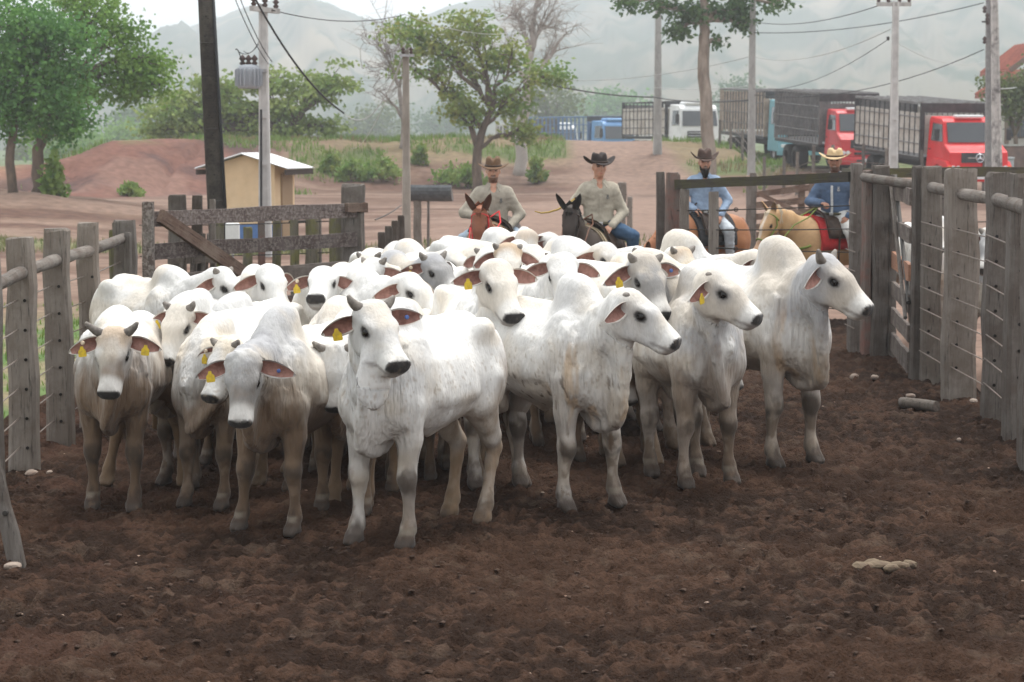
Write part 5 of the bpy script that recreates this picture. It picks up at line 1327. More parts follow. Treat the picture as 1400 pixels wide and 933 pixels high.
M_TAG = mat('tag_yellow', (.68, .48, .03), .5, color2=(.40, .27, .05), scale=26, fac=(.42, .7))
M_BUTTON = mat('tag_button', (.75, .62, .45), .45, color2=(.5, .4, .3), scale=30)
M_BLUETAG = mat('tag_blue', (.10, .18, .42), .45, color2=(.06, .1, .3), scale=30)

def head_frame(yaw, pitch, roll=0.0):
    """columns: forward (muzzle), left, up"""
    return np.array(Rz(yaw) @ Ry(pitch) @ Rx(roll), np.float32)

def make_ear(parent, base, M, side, droop, fwd, twist, L=.215, W=.062, grey=False, tagc=None):
    """cupped leaf; M = head frame (cow local).  side +1 = animal's left"""
    nu, nv = 13, 11
    out = Vector((-.12 + fwd, side * 1.0, -droop)).normalized()
    # the opening looks ahead and a little down/up by twist
    face = Vector((cos(twist), 0, sin(twist)))
    face = (face - out * face.dot(out)).normalized()
    acr = face.cross(out).normalized()
    P = [[], []]
    for sh in (0, 1):
        for i in range(nu):
            u = i / (nu - 1)
            w = W * (max(0.0, sin(pi * min(1, .16 + .84 * u) ** .85)) ** .75 if u < 1 else 0.0) + .004
            if u < .12: w = max(w, .034)
            for j in range(nv):
                v = 2 * j / (nv - 1) - 1
                cup = (.042 * (1 - u * .75)) * (abs(v) ** 1.7) - .022 * (1 - u)
                curl = .03 * u * u
                p = out * (u * L) + acr * (v * w * (1 - .12 * abs(v))) + face * (cup - curl + (.0035 if sh == 0 else -.0035))
                P[sh].append(p)
    hb = Vector(base)
    Mh = Rz(math.atan2(M[1, 0], M[0, 0]))
    vs = [Mh @ p for p in P[0] + P[1]]
    fs, fm = [], []
    n = nu * nv
    flip = side < 0
    for i in range(nu - 1):
        for j in range(nv - 1):
            a = i * nv + j
            q = (a, a + 1, a + nv + 1, a + nv)
            fs.append(q if flip else q[::-1]); fm.append(0 if 0 < j < nv - 2 and i < nu - 2 else 1)
            q = tuple(x + n for x in q)
            fs.append(q[::-1] if flip else q); fm.append(1)
    rim = [i * nv for i in range(nu)] + [(nu - 1) * nv + j for j in range(1, nv)] + [i * nv + nv - 1 for i in range(nu - 2, -1, -1)]
    for a, b in zip(rim[:-1], rim[1:]):
        fs.append((a, b, b + n, a + n)); fm.append(1)
    o = mesh_obj('ear', vs, fs, None, parent, True, [M_EARIN, M_EARGREY if grey else M_EAROUT], fm)
    o.location = hb
    if tagc:
        # flag tag hanging on the open face
        c = Mh @ (out * (L * .52) + face * .012)
        dn = (Mh @ (acr * (1 if (Mh @ acr).z < 0 else -1)))
        dn = (dn * .45 + Vector((0, 0, -.8))).normalized()
        fc = (Mh @ face); fc = (fc - dn * fc.dot(dn)).normalized(); sd = fc.cross(dn)
        mb = MB()
        out2 = [(x_ * .82, y_ * .82) for x_, y_ in [(-.011, -.008), (.011, -.008), (.016, .012), (.033, .030), (.035, .072), (.028, .080), (-.028, .080), (-.035, .072), (-.033, .030), (-.016, .012)]]
        f_ = [c + sd * x + dn * y + fc * .010 for x, y in out2]; b_ = [p - fc * .004 for p in f_]
        k = len(out2)
        mb.add(f_ + b_, [tuple(range(k)), tuple(range(2 * k - 1, k - 1, -1))] + [(i, k + i, k + (i + 1) % k, (i + 1) % k) for i in range(k)])
        if tagc == 'blue':
            mb = MB(); mb.lathe([(0, .010), (.011, .009), (.013, .004), (.013, -.004)], 12, c, Matrix((sd, dn, fc)).transposed())
        t = mb.build('ear_tag', M_BLUETAG if tagc == 'blue' else M_TAG, o)
        if tagc == 'yellow+':
            mb = MB(); mb.lathe([(0, .014), (.012, .013), (.015, .006), (.015, -.004)], 12, c - dn * .03 + sd * .01, Matrix((sd, dn, fc)).transposed())
            mb.build('tag_button', M_BUTTON, o)
    return o

def make_cow(spec):
    """spec: name,label,pos(x,y), yaw (0 = faces the camera, + = picture right), head yaw (absolute), head pitch, ..."""
    g = lambda k, d: spec.get(k, d)
    seed = g('seed', 0); rnd = random.Random(seed * 13 + 5)
    sc = g('scale', 1.0); vox = g('vox', .016)
    yaw = R(g('yaw', 0)); hyaw = R(g('hyaw', 0)) - yaw; hp = R(g('hpitch', 45)); nyaw = R(g('nyaw', math.degrees(hyaw) * .55)); npit = R(g('npitch', 32)); nlen = g('nlen', .50)
    hump = g('hump', .55); fat = g('fat', 1.0)
    root = thing(g('name', 'white_bull'), g('label', ''), 'cattle', (spec['pos'][0], spec['pos'][1], g('z', 0.0)), 0, g('group', 'herd of white cattle in the pen'))
    # local +X is forward; world heading (sin yaw, -cos yaw)
    root.rotation_euler = (0, 0, yaw - pi / 2)
    root.scale = (sc, sc, sc)
    B = Body((-1.15, -.75, -.02), (1.45, .75, 1.95), vox)
    A = Matrix.Identity(3)
    B.torso([-.84, -.79, -.70, -.56, -.36, -.12, .12, .34, .50, .62, .68],
            [1.10, 1.20, 1.285, 1.335, 1.325, 1.30, 1.295, 1.31, 1.27, 1.17, 1.02],
            [1.00, .90, .80, .74, .70, .66, .64, .65, .69, .78, .92],
            [.04, .13, .20 * fat, .25 * fat, .265 * fat, .285 * fat, .285 * fat, .24 * fat, .19, .12, .05], 2.08)
    # hips, tail head, spine
    for s_ in (-1, 1):
        B.ell((-.47, s_ * .205 * fat, 1.27), (.09, .05, .05), k=.13)
        B.ell((-.76, s_ * .10, 1.19), (.07, .045, .05), k=.09)
        # thigh
        B.ell((-.60, s_ * .155 * fat, .98), (.20, .105, .27), Ry(R(12)), k=.09)
        # shoulder
        B.ell((.36, s_ * .18, 1.02), (.15, .085, .28), Ry(R(-14)), k=.09)
        B.ell((.46, s_ * .145, .84), (.12, .085, .14), k=.08)
    B.cone((-.60, 0, 1.30), (.25, 0, 1.275), .05, .05, k=.08)
    # ribs
    for i in range(7):
        x = -.22 + i * .075
        for s_ in (-1, 1):
            B.cone((x + .05, s_ * .222 * fat, 1.10), (x - .03 + rnd.uniform(-.01, .01), s_ * (.258 + rnd.uniform(-.004, .003)) * fat, .88), .018, .020, k=.07)
    # hump over the withers
    B.ell((.28, 0, 1.32), (.23, .10, .12 + .06 * hump), Ry(R(8)), k=.10)
    B.ell((.245, 0, 1.34 + .10 * hump), (.165, .082, .05 + .055 * hump), Ry(R(14)), k=.10)
    # brisket
    B.ell((.52, 0, .74), (.15, .09, .13), k=.08)
    # belly line with sheath
    B.cone((-.34, 0, .76), (.15, 0, .715), .08, .08, k=.09)
    B.cone((-.24, 0, .70), (-.12, 0, .62), .045, .022, k=.07)
    # legs -----------------------------------------------------------------
    lg = g('legs', None) or [(rnd.uniform(-.10, .12), rnd.uniform(-.03, .03)) for _ in range(4)]
    feet = []
    def leg(pts, rs, off, zt):
        out = []
        for p in pts:
            f = max(0, min(1, (zt - p[2]) / zt))
            out.append((p[0] + off[0] * f, p[1] + off[1] * f, p[2]))
        B.chain(out, rs, .028)
        return out
    for j, s_ in enumerate((1, -1)):
        y = s_ * .165
        L = leg([(.40, y, .86), (.375, y, .66), (.395, y * .97, .45), (.398, y * .97, .40), (.388, y, .33), (.385, y, .17), (.392, y, .125), (.425, y, .065)],
                [.115, .080, .056, .054, .039, .035, .047, .046], lg[j], .9)
        B.ell((L[2][0] + .012, L[2][1], L[2][2] - .02), (.050, .052, .065), k=.03)
        feet.append(L[-1])
        y = s_ * .165
        H = leg([(-.52, y, .95), (-.50, y, .80), (-.70, y, .56), (-.775, y * .92, .475), (-.755, y * .92, .38), (-.715, y * .95, .18), (-.705, y * .95, .125), (-.67, y * .95, .065)],
                [.15, .125, .066, .054, .042, .037, .048, .047], lg[2 + j], .95)
        B.cone((H[3][0] - .035, H[3][1], H[3][2] + .035), (H[2][0] - .05, H[2][1], H[2][2] + .10), .024, .02, k=.05)
        feet.append(H[-1])
    for f in feet:
        for s_ in (-1, 1):
            B.cone((f[0] + .0, f[1] + s_ * .025, .055), (f[0] + .052, f[1] + s_ * .024, .018), .038, .026, k=.012)
            B.cone((f[0] - .035, f[1] + s_ * .024, .03), (f[0] + .01, f[1] + s_ * .026, .03), .026, .03, k=.012)
            B.ell((f[0] - .062, f[1] + s_ * .028, .095), (.017, .014, .02), k=.012)
    # tail
    tl = [(-.82, 0, 1.22), (-.89, .0, 1.10), (-.90, .01, .85), (-.89, .02, .62), (-.88, .03, .44)]
    B.chain(tl, [.04, .028, .02, .018, .03], .03)
    # neck -----------------------------------------------------------------
    nb = np.array((.42, 0, 1.10)); nd = np.array((cos(npit) * cos(nyaw), cos(npit) * sin(nyaw), sin(npit)))
    mid = nb + nd * nlen * .5 + np.array((.03, 0, .0)) * (1 - abs(sin(nyaw))) + np.array((0, -sin(nyaw) * .05, -.02))
    J = nb + nd * nlen                                  # head joint
    n1 = (mid - nb) / np.linalg.norm(mid - nb); n2 = (J - mid) / np.linalg.norm(J - mid)
    sd1 = np.cross((0, 0, 1), n1); sd2 = np.cross((0, 0, 1), n2)
    B.ecap(nb - n1 * .10, mid, .15, .24, .108, .185, sd1, k=.10)
    B.ecap(mid, J, .108, .18, .085, .125, sd2, k=.07)
    # head -----------------------------------------------------------------
    M = head_frame(hyaw, hp, R(g('hroll', 0)))
    O = J + M @ np.array((.02, 0, .02))
    hs = g('hscale', 1.10)
    SX, SY, SZ = .76, 1.02, 1.0
    h = lambda x, y, z: O + hs * (M @ np.array((x * SX, y * SY, z * SZ)))
    lat = M[:, 1]
    he = lambda c, r, k=.03, mode='add': B.ell(h(*c), (r[0] * hs * SX, r[1] * hs * SY, r[2] * hs * SZ), M, k=k, mode=mode)
    hc = lambda a, b, wa, ha, wb, hb, k=.04: B.ecap(h(*a), h(*b), wa * hs * SY, ha * hs * SZ, wb * hs * SY, hb * hs * SZ, lat, k=k)
    he((.045, 0, .0), (.125, .095, .11), .05)
    hc((.0, 0, .042), (.20, 0, .034), .092, .046, .082, .055, .05)
    he((-.010, 0, .062), (.05, .080, .04), .05)                      # poll
    hc((.14, 0, -.012), (.42, 0, -.036), .082, .098, .068, .066, .05)
    hc((.20, 0, .050), (.44, 0, .006), .048, .032, .036, .026, .04)  # nose bridge
    hc((.44, -.030, -.030), (.44, .030, -.030), .062, .056, .062, .056, .03) if False else None
    for s_ in (-1, 1):
        he((.452, s_ * .026, -.032), (.066, .044, .056), .03)
        he((.478, s_ * .026, -.022), (.042, .038, .040), .02)
    he((.430, 0, -.086), (.062, .052, .032), .020)                   # lower lip and chin
    for s_ in (-1, 1):
        he((.09, s_ * .052, -.085), (.125, .038, .078), .05)          # cheek
        hc((.17, s_ * .045, -.105), (.40, s_ * .032, -.090), .025, .035, .022, .024, .04)
        he((.155, s_ * .080, .050), (.058, .026, .022), .025)        # brow
        he((.168, s_ * .104, .014), (.036, .022, .024), .018, 'sub')
        he((.172, s_ * .086, -.008), (.038, .015, .010), .012)       # lower lid
        he((.492, s_ * .048, -.010), (.026, .024, .026), .02)
        he((.520, s_ * .046, -.008), (.020, .016, .014), .010, 'sub')
        he((.02, s_ * .090, .035), (.035, .027, .03), .03)           # ear root
    # dewlap: hanging folds from the throat to the brisket
    thr = h(.10, 0, -.13)
    lowp = [h(.17, 0, -.17), None, None, None, None, None, (.60, 0, .60), (.50, 0, .565), (.36, 0, .60)]
    dl = g('dewlap', 1.0)
    a0 = np.array(lowp[0]); b0 = np.array((.66, 0, .68 - .05 * dl)); c0 = np.array((mid[0] + (.06 + .05 * dl) * cos(nyaw), mid[1] * .8, .84 - .11 * dl))
    axis = [thr, h(.02, 0, -.10), J * .6 + mid * .4 + (0, 0, -.08), mid + (0, 0, -.10), mid * .6 + nb * .4 + (0, 0, -.12), nb + (.10, 0, -.14), nb + (.10, 0, -.22), (.42, 0, .78), (.32, 0, .74)]
    nfold = 19
    axf = np.array(axis, float); ts = np.linspace(0, 1, len(axf))
    low = []
    for i in range(nfold):
        t = i / (nfold - 1)
        if t < .72:
            u = t / .72; p = (1 - u) ** 2 * a0 + 2 * u * (1 - u) * c0 + u * u * b0
        else:
            u = (t - .72) / .28; p = b0 * (1 - u) + np.array((.34, 0, .615)) * u + np.array((0, 0, -.05)) * sin(pi * u)
        a = np.array([np.interp(t, ts, axf[:, q]) for q in range(3)])
        w = .010 * max(1, dl) * (1 if i % 2 else -1) * (1 if 0 < i < nfold - 1 else 0)
        low.append(p)
        B.cone(a, p + np.array((0, w, 0)), .036, .017, k=.05)
    for a, p in zip(low[:-1], low[1:]):
        B.cone(a, p, .016, .016, k=.045)
    fl = g('flap', 0)
    if fl:                                               # loose throat skin swinging as a flap
        Mf = np.array(Rz(-yaw - pi / 2 + .45), np.float32); fc_ = np.array((cos(hyaw), sin(hyaw), 0)); tc_ = np.array((sin(-yaw + pi / 2), -cos(-yaw + pi / 2), 0)); tc_ = np.array((cos(-yaw), sin(-yaw), 0)); B.ell(O + fc_ * .06 + tc_ * .13 + (0, 0, -.36), (.115 * fl, .026, .165 * fl), Mf, k=.03); B.ell(O + fc_ * .07 + tc_ * .08 + (0, 0, -.22), (.085, .05, .09), Mf, k=.05)
    V, Q = B.mesh(2)
    # muscle unevenness and hanging skin folds, as real relief
    nx_ = np.zeros(len(V) * 3, np.float32); tmp = np_mesh('tmp', V, Q); tmp.vertices.foreach_get('normal', nx_); nx_ = nx_.reshape(-1, 3); bpy.data.meshes.remove(tmp)
    sd_ = seed * 3.1
    rel = (fbm(V[:, 0] * 7 + sd_, V[:, 1] * 7, V[:, 2] * 6, 3) - .5) * .020
    neckm = sstep(.20, .42, V[:, 0]) * sstep(.55, .75, V[:, 2]) * sstep(1.45, 1.25, V[:, 2]) * (((V - O) @ M)[:, 0] < .02)
    rel += neckm * (np.abs(fbm(V[:, 0] * 15 + sd_, V[:, 1] * 15 + V[:, 2] * 2, V[:, 2] * 2.2, 3) - .5) - .12) * .075
    rel *= sstep(.10, .45, V[:, 2]) * (1 - .8 * ((((V - O) @ M)[:, 0] > .02) & (np.linalg.norm(V - O, axis=1) < .5)))
    V = (V + nx_ * rel[:, None]).astype(np.float32)
    # gentle surface unevenness
    me = np_mesh('body', V, Q)
    # ---------------- coat colour
    X, Y, Z = V[:, 0], V[:, 1], V[:, 2]
    so = seed * 7.7
    base = np.array(g('coat', (.70, .69, .66)), np.float32)
    C = np.repeat(base[None], len(V), 0)
    n1_ = fbm(X * 2.2 + so, Y * 2.2, Z * 2.2, 4); n2_ = fbm(X * 9 + so, Y * 9, Z * 6, 3); n3_ = fbm(X * 26, Y * 26 + so, Z * 7, 3)
    def mixc(C, col, f):
        f = np.clip(f, 0, 1)[:, None]; return C * (1 - f) + np.array(col, np.float32)[None] * f
    # slate-grey tint on neck, hump, face of the bulls
    gy = g('grey', .35)
    gm = np.maximum(np.exp(-((X - .30) ** 2 / .07 + (Z - 1.40) ** 2 / .06)), sstep(.30, .55, X) * sstep(.75, 1.05, Z)) * sstep(.33, .58, n1_ + .14)
    C = mixc(C, (.33, .33, .34), np.minimum(1, gy * 1.25 + .10) * gm)
    # cream tinge
    C = mixc(C, (.60, .49, .34), g('cream', .4) * sstep(.42, .66, fbm(X * 3 + so + 5, Y * 3, Z * 3, 4)))
    # mud: belly, brisket, flank, legs
    mud = g('mud', .6)
    drt = (.105, .068, .042)
    low_ = sstep(.92 + .22 * mud, .62 + .12 * mud, Z + (n2_ - .5) * .42) * min(1.0, mud * 1.1)
    C = mixc(C, (.165, .105, .062), low_ * .96)
    legm = sstep(.62, .30, Z + (n2_ - .5) * .30)
    C = mixc(C, drt, legm * np.minimum(.97, .62 + .3 * mud) * (.34 + .66 * sstep(.47, .55, fbm(X * 9 + so, Y * 9, Z * 7, 4) + .10 * (mud - .4))))
    knee = np.exp(-((Z - .42 + (n2_ - .5) * .16) ** 2) / .006) * (X > 0)
    C = mixc(C, (.060, .043, .031), sstep(.08, .85, knee) * sstep(.36, .52, n2_) * .9)
    hoofd = sstep(.22, .07, Z + (n3_ - .5) * .22)
    C = mixc(C, (.045, .029, .021), hoofd * .88)
    C = mixc(C, (.22, .19, .15), sstep(.03, .01, np.abs(Z - .11)) * sstep(.45, .6, n2_) * .6)      # cleaner skin above the hoof
    C = mixc(C, (.055, .042, .034), sstep(.075, .055, Z))
    # rump / hindquarter dung stain
    C = mixc(C, (.22, .145, .085), g('rump', .5) * sstep(-.45, -.75, X + (n2_ - .5) * .5) * sstep(1.22, .85, Z))
    # rust stain streaks running down neck / shoulder
    st = g('streak', 0.0)
    if st:
        C = mixc(C, (.40, .23, .085), st * sstep(.56, .70, fbm(X * 13 + so, Y * 13, Z * 1.2, 3)) * sstep(.1, .35, X) * sstep(1.2, 1.0, Z) * sstep(.5, .7, Z))
    # splashes
    C = mixc(C, drt, g('splash', .5) * sstep(.66, .74, n3_) * sstep(1.15, .75, Z) * .7)
    # head local coordinates
    q = ((V - O) @ M) / (hs * np.array((SX, SY, SZ)))
    inh = (q[:, 0] > -.08) & (np.abs(q[:, 1]) < .16) & (q[:, 0] < .60) & (np.abs(q[:, 2]) < .19)
    hm = inh.astype(np.float32)
    if g('hgrey', .0):
        fm = hm * sstep(.02, .14, q[:, 0]) * sstep(.45, .30, q[:, 0]) * sstep(.30, .6, fbm(q[:, 0] * 9 + so, q[:, 1] * 14, q[:, 2] * 6, 3) + .1)
        C = mixc(C, (.26, .255, .25), g('hgrey', 0) * fm)
    if g('htan', .0):
        fm = hm * sstep(.16, .0, q[:, 0] + (n2_ - .5) * .2) * sstep(-.02, .05, q[:, 2])
        C = mixc(C, (.45, .33, .22), g('htan', 0) * fm)
    # clean pale muzzle band, dark nose leather and eye rims
    C = mixc(C, base * 1.02, hm * sstep(.33, .40, q[:, 0]) * .7)
    nose = hm * sstep(.480, .490, q[:, 0] + np.abs(q[:, 1]) * .10 - np.maximum(0, q[:, 2] - .005) * .5) * sstep(.035, .020, q[:, 2])
    C = mixc(C, (.030, .027, .026), nose * sstep(-.056, -.044, q[:, 2]))
    C = mixc(C, (.30, .25, .22), hm * sstep(-.060, -.078, q[:, 2]) * sstep(.44, .48, q[:, 0]) * .7)
    mouth = hm * sstep(.016, .004, np.abs(q[:, 2] + .064 + (.47 - q[:, 0]) * .16)) * sstep(.30, .36, q[:, 0])
    C = mixc(C, (.13, .11, .10), mouth * .65)
    de = np.sqrt(((q[:, 0] - .170) * .8) ** 2 + (np.abs(q[:, 1]) - .088) ** 2 + ((q[:, 2] - .014) * 1.5) ** 2)
    C = mixc(C, (.030, .026, .024), hm * sstep(.052, .038, de))
    C = mixc(C, (.34, .33, .32), hm * sstep(.10, .05, de) * sstep(.03, .045, de) * (.25 + .5 * gy))
    fleck = fbm(X * 60 + so, Y * 60, Z * 40, 2); C = mixc(C, (.30, .23, .16), sstep(.66, .74, fleck) * .55 * sstep(1.35, .9, Z) * sstep(.55, .75, Z) * (1 - low_)); C *= (1 + (n3_ - .5) * .13)[:, None]
    foldm = np.maximum(sstep(.30, .46, X) * sstep(.50, .62, Z) * sstep(1.32, 1.10, Z), .35 * sstep(-.1, .2, X) * sstep(.62, .8, Z) * sstep(1.25, 1.0, Z)) * (1 - hm)
    set_col(me, np.concatenate([np.clip(C, 0, 1), np.clip(foldm, 0, 1)[:, None]], 1))
    me.materials.append(coat_mat())
    link(bpy.data.objects.new('body', me), root)
    # eyes, horns, ears ----------------------------------------------------
    for s_ in (1, -1):
        mb = MB(); prof = [(max(.0005, .028 * hs * sin(pi * t / 8)), -.028 * hs * cos(pi * t / 8)) for t in range(9)]
        mb.lathe(prof, 12); o = mb.build('eye', M_EYE, root, True); o.location = Vector(h(.172, s_ * .075, .015))
        hl = g('horn', .085) * (1 + .2 * rnd.uniform(-1, 1))
        if hl > .02:
            hb = Vector(h(-.005, s_ * .072, .066)); od = Vector((M @ np.array((-.28, s_ * .85, .40))).tolist()).normalized(); up = Vector((M @ np.array((-.35, 0, .9))).tolist())
            pts = [hb - od * .03, hb, hb + od * hl * .4, hb + od * hl * .75 + up * hl * .12, hb + od * hl + up * hl * .32]
            MB().tube(pts, [.034, .034, .030, .023, .011], 10).build('horn', M_HORN, root, True)
    ed = g('ears', (.22, .22)); et = g('tags', (None, None)); ef = g('earfwd', (.0, .0))
    for k_, s_ in enumerate((1, -1)):
        make_ear(root, h(.03, s_ * .098, .012), M, s_, ed[k_] + rnd.uniform(-.08, .14), ef[k_] + .12, g('etwist', .10), L=(.215 + .025 * rnd.random()) * hs / 1.1, W=.058, grey=g('grey', .35) > .6, tagc=et[k_])
    return root
# ------------------------------------------------------------------ the herd
def place(s):
    """stand a beast: fore feet at a ground pixel (or a chosen depth), then aim the neck so that the poll meets its pixel"""
    yaw = R(s['yaw']); sc = s.get('scale', 1.0); hd = Vector((sin(yaw), -cos(yaw), 0)); Mw = Rz(yaw - pi / 2)
    hyaw = R(s['hyaw']) - yaw; hp = R(s.get('hpitch', 45)); hs = s.get('hscale', 1.10)
    M = Matrix(head_frame(hyaw, hp, R(s.get('hroll', 0))).tolist()); off = M @ Vector((.02 + .03 * hs, 0, .02 + .10 * hs))
    nb = Vector((.42, 0, 1.10)); nl = s.get('nlen', .50)
    if 'fore' in s:
        f = ground(*s['fore']); pos = f - hd * .40 * sc
    else:
        px, py, Y = s['poll']; P = at(px, py, Y)
        npi = math.asin(max(-.25, min(.94, ((P.z - s.get('z', 0)) / sc - off.z - nb.z) / nl))); ny = s.get('nyaw'); ny = hyaw * .55 if ny is None else R(ny)
        J = nb + Vector((cos(npi) * cos(ny), cos(npi) * sin(ny), sin(npi))) * nl
        w = Mw @ (J + off) * sc; pos = Vector((P.x - w.x, P.y - w.y, 0)); s['npitch'] = math.degrees(npi); s['nyaw'] = math.degrees(ny)
    if 'fore' in s and 'pollpx' in s:
        d = ray(*s['pollpx']); C0 = Vector((0, 0, CAMH)); nbw = pos + Mw @ (nb + off) * sc      # sphere of reachable poll positions
        d = d.normalized(); t = (nbw - C0).dot(d); c = C0 + d * t; dist = (c - nbw).length; r = nl * sc
        if dist < r: c = C0 + d * (t - math.sqrt(r * r - dist * dist))
        else: nl = min(dist / sc, .66)
        v = (Mw.inverted() @ (c - nbw)).normalized(); s['npitch'] = math.degrees(math.asin(max(-.6, min(.95, v.z)))); s['nyaw'] = math.degrees(math.atan2(v.y, v.x)); s['nlen'] = nl
    s['pos'] = (pos.x, pos.y)
    return s
T, Y_, N_ = 'yellow', 'yellow+', None
F, M_, V_ = .0168, .0205, .0245      # surface resolution: near, middle, back rows
